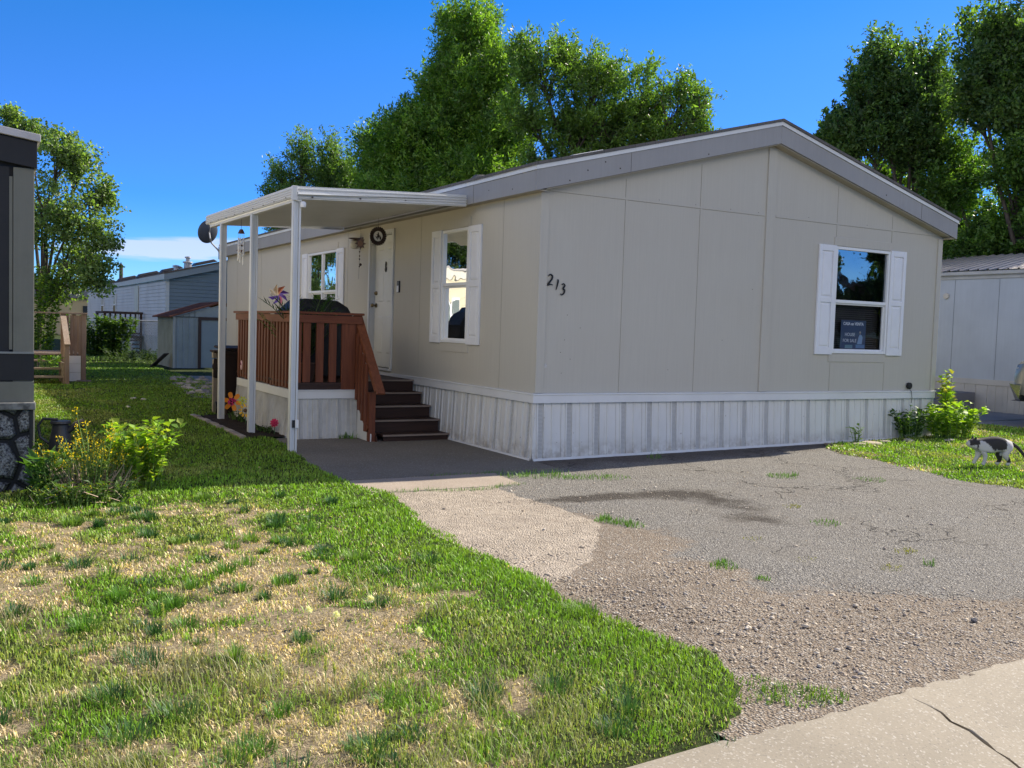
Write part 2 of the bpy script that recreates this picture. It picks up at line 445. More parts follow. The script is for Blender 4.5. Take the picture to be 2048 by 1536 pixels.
# loose grass beyond, round the shed, fence and the far yards
px2, py2 = cells(-3.5, 1.2, 24, 34, lambda d: 0*d+140, 1.0)
px, py = np.append(px, px2), np.append(py, py2)
D = dryness(px, py); d = np.hypot(px-CX, py-CY); n = len(px)
clump = fbm(px, py, 2.6, 77, 3); fine = fbm(px, py, 9, 78, 2)
isdry = rng.random(n) < sstep(0.1, 0.95, D + (fine-0.5)*0.9)*0.80 + 0.16*(px < -3.2)*(py < -1)
pale = (~isdry) & (rng.random(n) < sstep(0.50, 0.66, fbm(px, py, 1.6, 91, 3)) * sstep(-3.2, -4.4, px)*(py < -4.2)*0.35)
dark = np.zeros(n, bool)
# thin the dry patches
keep = ~(isdry & (rng.random(n) < 0.20+0.6*sstep(.52, .68, fbm(px, py, 6, 103, 3))))
h = rng.uniform(0.014, 0.040, n)*(0.5+1.0*clump)
lush = sstep(-3.9, -3.0, px)*(px < 0)
h *= 1+0.15*lush
h = np.where(isdry, h*0.8, h); h = np.where(dark, h*2.0, h)
h = np.where(pale, rng.uniform(0.05, 0.13, n), h)
h = np.where(px > 3, h*1.25, h)
edge_d = np.clip(edge_x(py)-px, 0, 9); h = h*np.where(px < 0, 0.55+0.45*sstep(0.0, 0.25, edge_d+0.1*(py > -6)), 1)*(0.4+0.6*sstep(0, 0.22, py-curb_y(px)))
lean = np.where(isdry, rng.uniform(0.5, 1.45, n), rng.uniform(0.1, 1.2, n)); lean = np.where(pale, rng.uniform(0.3, 0.9, n), lean)
w = rng.uniform(0.0026, 0.0050, n)*np.clip(d/3.6, 1.0, 6.5); w = np.where(dark, w*0.9, w); w = np.where(pale, w*0.75, w)
azr = rng.uniform(0, 2*pi, n)
r1 = rng.random((n, 1)); r2_ = rng.random((n, 1))
tg = np.array([0.19, 0.37, 0.035])*(0.35+1.2*r1) + np.array([0.05, 0.02, 0.0])*r2_
yg = np.array([0.38, 0.44, 0.11])*(0.45+0.95*r1)
mixy = (sstep(0.42, 0.62, fbm(px, py, 1.7, 61, 3))*(1-lush*0.75))[:, None]*np.where(rng.random((n, 1)) < 0.8, 1, 0.2)
T = tg*(1-mixy)+yg*mixy
dryv = (0.55+0.9*fbm(px, py, 7, 101, 3))[:, None]; warm = fbm(px, py, 2.5, 102, 2)[:, None]
T = np.where(isdry[:, None], dryv*(np.array([1., 1., 1.])-np.array([0., .04, .08])*sstep(.45, .65, warm))*(np.array([0.78, 0.655, 0.41])*(0.4+0.9*r1)+np.array([0.04, -0.01, -0.03])*r2_), T)
T = np.where(pale[:, None], np.array([0.36, 0.35, 0.17])*(0.6+0.6*r1), T)
T = np.where(dark[:, None], np.array([0.045, 0.115, 0.040])*(0.6+0.8*r1), T)
px, py, h, w, azr, lean, T = px[keep], py[keep], h[keep], w[keep], azr[keep], lean[keep], T[keep]
# coarse dark bunch grasses, each a rosette of arching blades
nt_ = 150; tx = rng.uniform(-6.6, -2.9, nt_); ty = rng.uniform(-7.0, -1.3, nt_)
kk = (rng.random(nt_) < np.where(tx < -3.4, 1, .25)); tx, ty = tx[kk], ty[kk]
nb_ = rng.integers(50, 170, len(tx)); ri = np.repeat(np.arange(len(tx)), nb_); tr_ = rng.uniform(.03, .10, len(tx))[ri]
ta = rng.uniform(0, 2*pi, len(ri)); tq = tr_*np.sqrt(rng.random(len(ri))); ax_ = tx[ri]+tq*np.cos(ta); ay_ = ty[ri]+tq*np.sin(ta)
hc = rng.uniform(.035, .085, len(tx))[ri]*rng.uniform(.6, 1.2, len(ri))
tc_ = np.array([[.07, .16, .045], [.11, .24, .035], [.05, .13, .045], [.16, .27, .05]])[rng.integers(0, 4, len(tx))][ri]*rng.uniform(.5, 1.4, (len(ri), 1))
px = np.append(px, ax_); py = np.append(py, ay_); h = np.append(h, hc); w = np.append(w, rng.uniform(.0028, .0048, len(ri))*np.clip(np.hypot(ax_-CX, ay_-CY)/4.5, 1, 3))
azr = np.append(azr, ta+rng.normal(0, .5, len(ri))); lean = np.append(lean, rng.uniform(.15, 1.15, len(ri))); T = np.concatenate([T, tc_])
T = T*(1-.30*sstep(-1.2, 1.5, py)*(px < 1))[:, None]  # back lawn tint: duller grass, also darkened to deepen the house shade
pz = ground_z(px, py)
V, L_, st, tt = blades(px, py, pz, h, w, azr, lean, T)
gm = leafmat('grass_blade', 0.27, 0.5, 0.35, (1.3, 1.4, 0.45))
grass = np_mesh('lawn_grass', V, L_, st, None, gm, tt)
tag(grass, 'short lawn grass, lush green by the driveway and dry straw coloured in patches', 'grass', kind='stuff')
print('blades', len(px))

def tuft(name, pts, label, cat='weed', group=None, hh=(0.05, 0.1), cols=None, nper=60, rad=0.1, wd=0.006, leanr=(0.1, 1.1)):
    """several clumps of blades as one small plant object"""
    X = []; Y = []
    for (x, y, r) in pts:
        nn = int(nper*(r/rad)**1.2); r *= 1.45; nn = int(nn*1.3)
        a = rng.uniform(0, 2*pi, nn); q = r*np.sqrt(rng.random(nn)); X.append(x+q*np.cos(a)); Y.append(y+q*np.sin(a))
    X = np.concatenate(X); Y = np.concatenate(Y); n = len(X)
    Z = slope(X) + 0.0
    cols = cols or [(0.09, 0.21, 0.03), (0.14, 0.27, 0.04)]
    T = np.array(cols)[rng.integers(0, len(cols), n)]*(0.6+0.7*rng.random((n, 1)))
    V, L_, st, tt = blades(X, Y, Z, rng.uniform(hh[0], hh[1], n), rng.uniform(0.6, 1.2, n)*wd, rng.uniform(0, 2*pi, n), rng.uniform(leanr[0], leanr[1], n), T)
    o = np_mesh(name, V, L_, st, None, gm, tt, loc=(pts[0][0], pts[0][1], float(slope(pts[0][0]))))
    return tag(o, label, cat, group)
# weeds growing through the driveway, each a plant of its own
G_ = 'green weeds growing through the driveway'
tuft('weed_tuft', [(-1.27, -3.30, .07), (-1.22, -3.42, .07), (-1.17, -3.55, .06), (-1.2, -3.2, .04)], 'long low green weed at the right edge of the pale concrete patch', group=G_, hh=(.03, .07), nper=110)
tuft('weed_tuft', [(-1.42, -4.86, .07), (-1.36, -4.80, .05)], 'small green weed in the gravel nearest the middle of the lawn edge', group=G_, hh=(.03, .06), nper=90)
tuft('weed_tuft', [(-1.40, -5.21, .035)], 'tiny round green weed in the gravel just below a larger weed', group=G_, hh=(.02, .04), nper=170)
tuft('weed_tuft', [(0.42, -4.10, .09), (0.5, -4.05, .06)], 'thin green weed in the middle of the grey asphalt', group=G_, hh=(.02, .045), nper=60)
tuft('weed_tuft', [(0.0, -5.4, .03)], 'single upright weed in the asphalt far right of the gravel', group=G_, hh=(.03, .07), nper=90)
tuft('weed_tuft', [(2.0, -2.05, .12), (2.15, -2.0, .08)], 'wide flat weed on the asphalt near the right lawn', group=G_, hh=(.02, .05), nper=80)
tuft('weed_tuft', [(2.75, -2.6, .12)], 'flat weed on the asphalt edge closest to the cat', group=G_, hh=(.02, .04), nper=70)
tuft('weed_tuft', [(-0.55, -1.05, .16), (-0.35, -1.2, .12), (-0.8, -0.95, .12), (-0.3, -1.0, .05)], 'spreading green weed at the front corner of the concrete pad', group=G_, hh=(.03, .09), nper=60)
tuft('weed_tuft', [(0.0, -1.35, .14), (0.2, -1.4, .12), (-0.2, -1.3, .1)], 'low green weed along the asphalt edge in front of the house corner', group=G_, hh=(.02, .06), nper=45)
tuft('weed_tuft', [(1.55, -0.35, .08)], 'thin stemmed weed in the strip of shade under the gable skirting', group=G_, hh=(.03, .12), nper=30)
jx = np.arange(-2.45, -0.95, 0.09)
tuft('weed_tuft', [(x, -1.50+0.07*math.sin(x*5), .045) for x in jx], 'line of fine green grass in the joint before the pale concrete patch', group=G_, hh=(.02, .05), nper=45, wd=0.004)
tuft('weed_tuft', [(x, -0.70+0.03*math.sin(x*7), .04) for x in np.arange(-1.6, -0.8, 0.09)], 'line of dark grass in the joint between the shaded and the sunlit slab', group=G_, hh=(.02, .05), nper=45, wd=0.004)
tuft('weed_tuft', [(-1.3, 2.62, .05), (-1.42, 2.64, .04)], 'dark weed at the foot of the white deck skirting', group=G_, hh=(.05, .14), nper=40, wd=.014)
tuft('weed_tuft', [(-2.86, -6.6, .12), (-2.72, -6.75, .1), (-2.6, -6.80, .07)], 'pale yellow green weed where the lawn corner meets the kerb', group=G_, hh=(.015, .045), nper=170, cols=[(.2, .3, .05), (.13, .25, .04)])
for k, (x, y, lb) in enumerate([(-0.6, -4.3, 'yellowish mossy weed flat on the grey asphalt, the one nearest the oil stain'), (-0.75, -4.95, 'yellowish mossy weed low in the middle of the driveway'),
        (0.2, -5.05, 'yellowish mossy weed between the middle of the driveway and its right side'), (-0.35, -5.35, 'yellowish mossy weed nearest the kerb on the grey asphalt'),
        (0.75, -3.4, 'yellowish mossy weed in the upper middle of the asphalt')]):
    tuft('moss_tuft', [(x, y, .06), (x+.08, y+.03, .04)], lb, 'weed', 'yellow mossy tufts on the driveway', hh=(.01, .025), cols=[(.33, .30, .08), (.26, .27, .07)], nper=60, wd=.006)

# ------------------------------------------------------------------ driveway
dx = np.arange(-3.3, 5.4, 0.035); dy = np.arange(-7.1, 0.12, 0.035)
DX, DY = np.meshgrid(dx, dy); nx, ny = len(dx), len(dy)
asph = sstep(-0.45, 0.55, (DX + 1.35 + 0.18*np.sin(DY*2.1) - 0.9*sstep(-5.4, -6.6, DY)*1.6 + (fbm(DX, DY, 2.0, 14)-0.5)*1.1))
asph = asph*sstep(-6.75, -6.1, DY + (fbm(DX, DY, 2.0, 15)-0.5)*0.7 - 0.02*(DX+1)) 
# pale old concrete strip beside the lawn, worn soft at its lower end
rx = np.interp(DY, [-4.9, -4.36, -3.42, -3.30, -2.6, -2.0, -1.4], [-2.9, -2.15, -1.40, -1.34, -1.30, -1.36, -1.28]) + (fbm(DX, DY, 9, 81, 4)-.5)*.11
palec = sstep(-.02, .03, rx-DX)*sstep(-5.1, -4.5, DY+(fbm(DX, DY, 4, 82, 4)-.5)*.7)
oil = np.zeros_like(DX)
for (ox, oy, ax_, ay_, s_) in [(-.55, -2.35, .55, .16, 1.0), (.15, -2.45, .45, .22, 1.0), (.35, -3.0, .3, .4, .8), (.0, -3.7, .3, .35, .5), (-.9, -2.3, .4, .12, .5)]:
    oil += s_*np.exp(-(((DX-ox)/ax_)**2+((DY-oy)/ay_)**2))
oil = np.clip(oil*1.25*(0.2+1.6*fbm(DX, DY, 6, 19)), 0, 1)
loose = sstep(.50, .68, fbm(DX, DY, 1.6, 131, 4))*np.exp(-(((DX+1.75)/.9)**2+((DY+5.2)/.7)**2))*.75
dirt = np.clip(loose+sstep(-0.75, -0.25, DY + 0.0*DX + (fbm(DX, DY, 2.5, 18)-.5)*.5)*1.0, 0, 1)
DZ = slope(DX) + (fbm(DX, DY, 1.0, 8)-0.5)*0.03*sstep(-.2, -1.5, DY)*sstep(-6.9, -6.3, DY) + (fbm(DX, DY, 12, 12, 2)-0.5)*0.010*(1-0.5*asph) + 0.002
DZ -= 0.06*sstep(-0.02, -0.3, edge_x(DY)-DX+0.3)*0 
V = np.stack([DX.ravel(), DY.ravel(), DZ.ravel()], 1)
ii, jj = np.meshgrid(np.arange(nx-1), np.arange(ny-1)); ii = ii.ravel(); jj = jj.ravel()
cxm = dx[ii]+.018; cym = dy[jj]+.018
ok = (cxm > edge_x(cym)-0.12-0.35*(cym < -6.4)) & (cxm < redge_x(cym)+0.12) & (cym > curb_y(cxm)-0.02) & ~((cxm < -1.0) & (cym > -1.44)) & ~((cxm < -0.05) & (cym > -0.66)) 
b0 = (jj*nx+ii)[ok]; Lp = np.stack([b0, b0+1, b0+nx+1, b0+nx], 1).ravel()
b = NB('worn_asphalt_and_gravel')
v = b.coord(); A = b.attr('asph', 'Fac'); O = b.attr('oil', 'Fac'); PL = b.attr('palec', 'Fac'); Dt = b.attr('dirt', 'Fac')
cell = b.voro(v, 75, 'F1', 'Color'); cd = b.voro(v, 75, 'F1', 'Distance'); cell2 = b.voro(v, 150, 'F1', 'Color'); cd2 = b.voro(v, 150)
sepn = b.n('ShaderNodeSeparateColor'); b.put(sepn.inputs[0], cell); rv = sepn.outputs[0]; rv2 = sepn.outputs[1]
sepm = b.n('ShaderNodeSeparateColor'); b.put(sepm.inputs[0], cell2); rw = sepm.outputs[0]
nA = b.noise(v, 2.2, 5, 0.6); nB = b.noise(v, 14, 5, 0.7)
# asphalt: grey binder with small pale chips
ac = b.ramp(rw, [(0.0, (.04, .037, .034)), (0.25, (.14, .13, .12)), (0.6, (.29, .275, .25)), (0.85, (.66, .63, .57))])
ac = b.mix(b.ramp(cd2, [(0.3, 0.0), (0.65, 0.6)]), ac, (.10, .088, .078, 1))
ac = b.mix(b.math('MULTIPLY', b.ramp(nA, [(0.30, 0.0), (0.65, 1.0)]), 0.5), ac, (.235, .215, .185, 1))
# crushed pale gravel in brown fines
gc = b.ramp(rv, [(0.0, (.16, .13, .105)), (0.35, (.31, .275, .225)), (0.7, (.49, .445, .38)), (0.95, (.68, .64, .57))])
gc = b.mix(b.ramp(cd, [(0.28, 0.0), (0.62, 0.85)]), gc, (.25, .19, .135, 1))
gc = b.mix(b.ramp(nB, [(0.42, 0.55), (0.62, 0.0)]), gc, (.22, .165, .115, 1))
f = b.math('ADD', A, b.math('MULTIPLY', b.math('SUBTRACT', nB, 0.5), 1.3), clamp=True)
c = b.mix(b.ramp(f, [(0.3, 0.0), (0.62, 1.0)]), gc, ac)
pc_ = b.mix(b.ramp(nA, [(.3, 0.), (.7, 1.)]), (.58, .49, .39, 1), (.47, .395, .315, 1))
pc_ = b.mix(b.ramp(rw, [(0., .75), (.22, 0.)]), pc_, (.20, .165, .13, 1)); pc_ = b.mix(b.ramp(rw, [(.8, 0.), (1., .5)]), pc_, (.68, .60, .50, 1))
pc_ = b.mix(b.ramp(b.noise(v, 6, 6, .75), [(.42, .0), (.62, .75)]), pc_, (.36, .30, .235, 1))
fp = b.math('ADD', PL, b.math('MULTIPLY', b.math('SUBTRACT', nB, 0.5), 0.9), clamp=True)
c = b.mix(b.ramp(fp, [(.40, 0.), (.60, 1.)]), c, pc_)
big = b.noise(v, .9, 5, .65); c = b.mix(b.math('MULTIPLY', b.ramp(big, [(.45, 0.), (.7, 1.)]), .18), c, (.20, .165, .13, 1))
c = b.mix(b.math('MULTIPLY', Dt, b.math('ADD', .3, b.math('MULTIPLY', nB, .75))), c, (.095, .070, .052, 1))
On = b.math('ADD', O, b.math('MULTIPLY', b.math('SUBTRACT', b.noise(v, 5, 7, .75), .5), 1.6))
c = b.mix(b.math('MULTIPLY', b.math('MULTIPLY', b.ramp(On, [(.22, 0.), (.85, .9)]), b.ramp(O, [(.03, 0.), (.2, 1.)])), b.math('ADD', .55, b.math('MULTIPLY', nB, .6)), clamp=True), c, (.030, .020, .013, 1))
# long thin cracks in the asphalt
wv = b.n('ShaderNodeTexVoronoi', feature='DISTANCE_TO_EDGE'); wv.inputs['Scale'].default_value = 0.85
vm = b.n('ShaderNodeVectorMath', operation='ADD'); b.put(vm.inputs[0], v)
nd = b.n('ShaderNodeTexNoise'); b.put(nd.inputs['Vector'], v); nd.inputs['Scale'].default_value = 3.5; nd.inputs['Detail'].default_value = 5
sc_ = b.n('ShaderNodeVectorMath', operation='SCALE'); b.put(sc_.inputs[0], nd.outputs['Color']); sc_.inputs['Scale'].default_value = 0.6
b.put(vm.inputs[1], sc_.outputs[0]); b.put(wv.inputs['Vector'], vm.outputs[0])
crk = b.ramp(wv.outputs['Distance'], [(0.003, 1.0), (0.012, 0.0)])
c = b.mix(1.0, c, (.84, .84, .84, 1), 'MULTIPLY')
crk = b.math('MULTIPLY', crk, b.math('MULTIPLY', b.ramp(b.noise(v, 0.9, 2), [(0.50, 0.0), (0.60, .8)]), A))
c = b.mix(b.math('MULTIPLY', crk, 0.85), c, (.03, .027, .025, 1))
hgt = b.math('SUBTRACT', b.math('MULTIPLY', b.math('ADD', b.math('SUBTRACT', 1.0, cd), b.math('MULTIPLY', nB, 1.5)), 1.0), b.math('MULTIPLY', crk, 2.0))
b.bsdf(c, 0.9, 0, b.bump(hgt, 1.0, 0.015), 0.2)
drive = np_mesh('driveway', V, Lp, np.arange(0, len(Lp), 4), None, b.m, smooth=True)
for nm, arr in (('palec', palec), ('asph', asph), ('oil', oil), ('dirt', dirt)):
    at = drive.data.attributes.new(nm, 'FLOAT', 'POINT'); at.data.foreach_set('value', arr.ravel().astype(np.float32))
tag(drive, kind='structure')

# loose stones
def stones(name, X, Y, R, cols, mat, label, cat, parent=None):
    n = len(X)
    base = np.array([[1,0,0],[0,1,0],[-1,0,0],[0,-1,0],[0,0,1],[0.7,0.7,.6],[-.7,.6,.5],[-.6,-.7,.6],[.7,-.6,.5]], float)
    fc = np.array([[0,5,8],[0,1,5],[1,6,5],[1,2,6],[2,7,6],[2,3,7],[3,8,7],[3,0,8],[4,5,6],[4,6,7],[4,7,8],[4,8,5]])
    nb = len(base)
    P = base[None]*(0.75+0.5*rng.random((n, nb, 1)))
    s = np.stack([R*rng.uniform(.8, 1.5, n), R*rng.uniform(.6, 1.0, n), R*rng.uniform(.35, .8, n)], 1)[:, None, :]
    P = P*s; a = rng.uniform(0, 2*pi, n); ca, sa = np.cos(a)[:, None], np.sin(a)[:, None]
    Q = np.stack([P[..., 0]*ca-P[..., 1]*sa, P[..., 0]*sa+P[..., 1]*ca, P[..., 2]], 2)
    Q[..., 0] += X[:, None]; Q[..., 1] += Y[:, None]; Q[..., 2] += (slope(X)+0.002)[:, None]
    L_ = (fc[None]+(np.arange(n)*nb)[:, None, None]).reshape(-1)
    T = np.array(cols)[rng.integers(0, len(cols), n)]*rng.uniform(.75, 1.2, (n, 1))
    o = np_mesh(name, Q.reshape(-1, 3), L_, np.arange(0, len(L_), 3), None, mat, np.repeat(T, len(fc), 0))
    return o
b = NB('stone_tint'); b.bsdf(b.mix(b.math('MULTIPLY', b.noise(b.coord(), 90, 3), 0.35), b.attr('tint'), (.2, .18, .15, 1)), 0.88, spec=0.25); stonem = b.m
n = 60000
X = rng.uniform(-2.9, 2.6, n); Y = rng.uniform(-6.95, -1.5, n)
dd = np.hypot(X-CX, Y-CY)
tanm = 1-sstep(-0.5, 0.6, X+1.3+0.18*np.sin(Y*2.1) - 1.4*sstep(-5.2, -6.5, Y) + (fbm(X, Y, 2, 14)-.5)*1.1)
slabm = (X < -1.3)*(Y > -4.1)*(X > -2.6)
k = (rng.random(n) < np.clip(tanm*0.95*sstep(0.35, 0.6, fbm(X, Y, 1.4, 22)+.15)+0.06, 0, 1)*(1-0.93*slabm)) & (X > edge_x(Y)+0.02) & (Y > curb_y(X)+0.03)
X, Y = X[k], Y[k]
R = rng.gamma(1.4, 0.0022, len(X))+0.002
st_o = stones('loose_gravel', X, Y, np.minimum(R, 0.022), [(.55, .46, .35), (.62, .55, .45), (.45, .36, .27), (.34, .28, .23), (.55, .45, .33), (.46, .41, .35)], stonem, '', '')
tag(st_o, 'pale crushed gravel lying loose along the lawn and the kerb', 'gravel', kind='stuff')
print('stones', len(X))
def rock(name, c, r, col, label, cat='stone', group=None, flat=0.6, seed=0):
    rr = random.Random(seed); bm = bmesh.new(); bmesh.ops.create_icosphere(bm, subdivisions=2, radius=1)
    for vv in bm.verts:
        n_ = vv.co.normalized()
        k_ = 1+0.22*sin(n_.x*3.1+seed)+0.16*sin(n_.y*4.3+seed*2)+0.12*rr.uniform(-1, 1)
        vv.co = Vector((n_.x*r*k_, n_.y*r*0.75*k_, n_.z*r*flat*k_))
    me = bpy.data.meshes.new(name); bm.to_mesh(me); bm.free()
    o = bpy.data.objects.new(name, me); COL.objects.link(o); o.location = c; o.rotation_euler = (0, 0, rr.uniform(0, 6))
    me.materials.append(paint('rock_'+str(col), col, 0.9, 0.4, 12, bump=0.8, spec=0.2))
    return tag(o, label, cat, group)
rock('stone', (-0.948, -6.388, 0.012), 0.022, (.16, .15, .15), 'dark angular stone on the asphalt near the right end of the kerb', seed=3)
rock('stone', (-2.15, -5.95, 0.01), 0.018, (.2, .17, .15), 'dark stone in the pale gravel beside the lawn corner', seed=4)
GR = 'rocks along the foot of the gable skirting'
for k, (x, y, r, col, lb) in enumerate([(5.15, -.42, .13, (.42, .36, .27), 'flat tan rock, leftmost in front of the gable skirting'), (5.45, -.40, .17, (.50, .43, .31), 'broad pale yellow rock in the grass before the gable skirting'),
        (5.85, -.33, .12, (.38, .33, .27), 'small tan rock right of the broad pale one'), (6.25, -.42, .15, (.48, .42, .32), 'pale rock lying closest to the leafy plant'), (6.95, -.6, .13, (.5, .44, .38), 'pinkish grey rock standing in front of the leafy plant'),
        (4.75, -.22, .08, (.2, .15, .12), 'small dark brown rock at the driveway corner by the skirting')]):
    rock('rock', (x, y, float(slope(x))+.022), r*.8, col, lb, 'rock', GR, .25, 10+k)

# ------------------------------------------------------------------ concrete slabs
def conc(name, col, dark=0.35):
    if name in MATS: return MATS[name]
    b = NB(name); v = b.coord()
    n1 = b.noise(v, 1.1, 6, 0.62); n2 = b.noise(v, 22, 5, 0.7); sp_ = b.voro(v, 130, outp='Color')
    s_ = b.n('ShaderNodeSeparateColor'); b.put(s_.inputs[0], sp_)
    c = b.mix(b.ramp(n1, [(0.3, 0.0), (0.75, 1.0)]), C(col)+(1,), tuple(x*(1-dark) for x in col)+(1,))
    c = b.mix(b.math('MULTIPLY', n2, 0.35), c, tuple(x*0.72 for x in col)+(1,))
    c = b.mix(b.ramp(s_.outputs[0], [(0.0, 0.35), (0.12, 0.0)]), c, (.12, .11, .10, 1))
    c = b.mix(b.ramp(s_.outputs[1], [(0.86, 0.0), (1.0, 0.35)]), c, (.66, .62, .56, 1))
    cr = b.noise(b.coord((1, 1, 1)), 3, 2)
    b.bsdf(c, 0.88, 0, b.bump(b.math('ADD', n2, b.math('MULTIPLY', s_.outputs[0], 0.4)), 0.45, 0.004), 0.25)
    MATS[name] = b.m; return b.m
def slab(name, poly, z0, z1, mat, bev=0.012):
    o = MB().prism([(x, y, z0) for x, y in poly], (0, 0, z1-z0)).build(name, mat, bevel=bev); tag(o, kind='structure'); return o
padm = conc('pad_concrete', (.19, .165, .13), .3); slab('concrete_pad', [(-2.75, -.66), (0.0, -.66), (0.0, 6.6), (-2.02, 6.6), (-2.02, 2.9), (-2.5, 2.85)], -.1, .006, padm)
slab('walkway', [(-2.75, -1.44), (-.98, -1.44), (-.9, -.70), (-2.75, -.70)], -.1, .008, conc('walk_concrete', (.36, .295, .235)))
# pale old concrete patch beside the drive
pp = [(-2.62, -1.56), (-1.9, -1.50), (-1.36, -1.42), (-1.22, -1.75), (-1.42, -2.2), (-1.20, -2.55), (-1.28, -2.9), (-1.30, -3.25), (-1.42, -3.5), (-1.5, -3.8), (-1.75, -3.98), (-2.0, -4.3), (-2.25, -4.36), (-2.6, -4.62), (-2.85, -4.4), (-2.85, -3), (-2.75, -2)]
q = []
for k in range(len(pp)):
    a_, b_ = Vector(pp[k]), Vector(pp[(k+1) % len(pp)])
    for t in (0, .33, .66): q.append(tuple(a_.lerp(b_, t)+Vector((random.uniform(-.022, .022), random.uniform(-.022, .022)))))
b = NB('old_concrete'); v = b.coord()
n1 = b.noise(v, 2.2, 6, 0.65); n2 = b.noise(v, 40, 4, 0.7); vv = b.voro(v, 60, outp='Color'); s_ = b.n('ShaderNodeSeparateColor'); b.put(s_.inputs[0], vv)
c = b.mix(b.ramp(n1, [(.35, 0.), (.7, 1.)]), (.62, .52, .41, 1), (.52, .43, .34, 1))
c = b.mix(b.ramp(s_.outputs[0], [(0., .6), (.25, 0.)]), c, (.21, .18, .15, 1)); c = b.mix(b.ramp(s_.outputs[1], [(.8, 0.), (1., .5)]), c, (.68, .62, .54, 1))
c = b.mix(b.ramp(n2, [(.3, .5), (.5, 0.)]), c, (.27, .23, .19, 1))
b.bsdf(c, .9, 0, b.bump(b.math('ADD', n2, s_.outputs[0]), .8, .006), .2)
pass
# slabs in front of the neighbour on the right
nm_ = conc('neighbour_concrete', (.30, .28, .26))
o = MB().prism([(9.95, -7, .06), (12.9, -7, .06), (12.9, 1.2, .06), (9.95, 1.2, .06)], (0, 0, .075)).build('neighbour_driveway', nm_, bevel=.01); tag(o, kind='structure')
o = MB().prism([(10.5, 1.25, .06), (12.9, 1.25, .06), (12.9, 4.4, .06), (10.5, 4.4, .06)], (0, 0, .085)).build('neighbour_slab', nm_, bevel=.01); tag(o, kind='structure')

# kerb: rolled concrete profile in lengths with open joints
km = conc('kerb_concrete', (.335, .29, .222), .30)
prof = [(0.03, -.30), (0.03, -.004), (-.0, .002), (-.03, .004), (-.09, .003), (-.16, .0), (-.22, -.007), (-.28, -.018), (-.35, -.037), (-.42, -.06), (-.47, -.073), (-.52, -.085), (-.59, -.091), (-.66, -.095), (-.66, -.30)]
xs = [-14, -10.8, -8.2, -5.05, -2.262, 0.75, 3.8, 6.9, 10, 14]
for i in range(len(xs)-1):
    a, c_ = xs[i]+.007, xs[i+1]-.007
    mb = MB(); nseg = 6
    P = []
    for s_i in range(nseg+1):
        x = a+(c_-a)*s_i/nseg; row = []
        for pi_, p in enumerate(prof):
            jx = 0.0
            if s_i in (0, nseg): jx = .014*sin(pi_*2.3+xs[i+(1 if s_i else 0)]*5)+.010*sin(pi_*5.1) + (.005 if s_i == 0 else -.005)*max(0, sin(pi_*.9)) + (.001 if s_i == 0 else -.001)
            row.append((x+jx, float(curb_y(x))+p[0], p[1]))
        P.append(row)
    for s_i in range(nseg):
        for j in range(len(prof)-1):
            mb.quad(P[s_i][j], P[s_i+1][j], P[s_i+1][j+1], P[s_i][j+1])
    mb.quad(*P[0]); mb.quad(*P[-1])
    o = mb.build('kerb', km, bevel=0); tag(o, kind='structure')
# frost crack running off the joint
b = NB('street_asphalt'); v = b.coord(); n1 = b.noise(v, 1.5, 5); vv = b.voro(v, 110, outp='Color'); s_ = b.n('ShaderNodeSeparateColor'); b.put(s_.inputs[0], vv)
c = b.ramp(s_.outputs[0], [(0., (.05, .05, .05)), (.6, (.13, .125, .12)), (1., (.3, .29, .28))]); c = b.mix(b.math('MULTIPLY', n1, .4), c, (.2, .18, .16, 1))
b.bsdf(c, .9, 0, b.bump(s_.outputs[0], .8, .006), .25)
o = MB(); nxs = 24
for i in range(nxs):
    a, c_ = -60+120*i/nxs, -60+120*(i+1)/nxs
    o.quad((a, -60 if False else -17, -.105), (c_, -17, -.105), (c_, float(curb_y(c_))-.655, -.10), (a, float(curb_y(a))-.655, -.10))
o = o.build('street', b.m); tag(o, kind='structure')
# ------------------------------------------------------------------ the mobile home
HW, HL = 7.32, 15.35; PEAKX = 3.66
EAVE = 3.17; RP = 0.262          # siding top at the eave, roof pitch
siding = paint('beige_siding', (.505, .475, .405), 0.75, 0.12, 0.9, grain=(45, 45, 1.3), dirtcol=(.46, .41, .34))
trimm = paint('grey_fascia_paint', (.325, .315, .305), 0.65, 0.14, 1.2, grain=(30, 30, 2))
whitev = paint('white_vinyl', (.78, .78, .77), 0.4, 0.10, 2.0)
whitet = paint('white_trim_board', (.70, .70, .69), 0.5, 0.16, 1.2)
b = NB('white_skirting'); v = b.coord(); s_ = b.n('ShaderNodeSeparateXYZ'); b.put(s_.inputs[0], v)
n1 = b.noise(v, 2.2, 5, .6); n2 = b.noise(v, 9, 6, .7); n3 = b.noise(b.coord((22, 22, 1.2)), 1., 5, .6)
c = b.mix(b.math('MULTIPLY', b.ramp(n1, [(.4, 0.), (.75, 1.)]), .22), (.68, .67, .64, 1), (.5, .46, .38, 1))
c = b.mix(b.math('MULTIPLY', b.ramp(n3, [(.56, 0.), (.72, 1.)]), .35), c, (.44, .40, .33, 1))
spl = b.math('MULTIPLY', b.math('SUBTRACT', 1.0, b.math('DIVIDE', s_.outputs[2], .26), clamp=True), b.ramp(n2, [(.38, 0.), (.62, 1.)]))
c = b.mix(b.math('MULTIPLY', spl, .75), c, (.24, .19, .14, 1))
c = b.mix(b.ramp(b.noise(v, 17, 3, .6), [(.70, 0.), (.74, .8)]), c, (.20, .11, .07, 1))
b.bsdf(c, .5, 0, b.bump(n1, .25, .02), .35); skirtm = b.m; MATS['white_skirting'] = b.m
dark = paint('dark_void', (.012, .012, .013), 0.9)
home = thing('mobile_home', (0, 0, 0), 'beige double wide mobile home with white skirting and shutters and the numbers 213', 'mobile home')
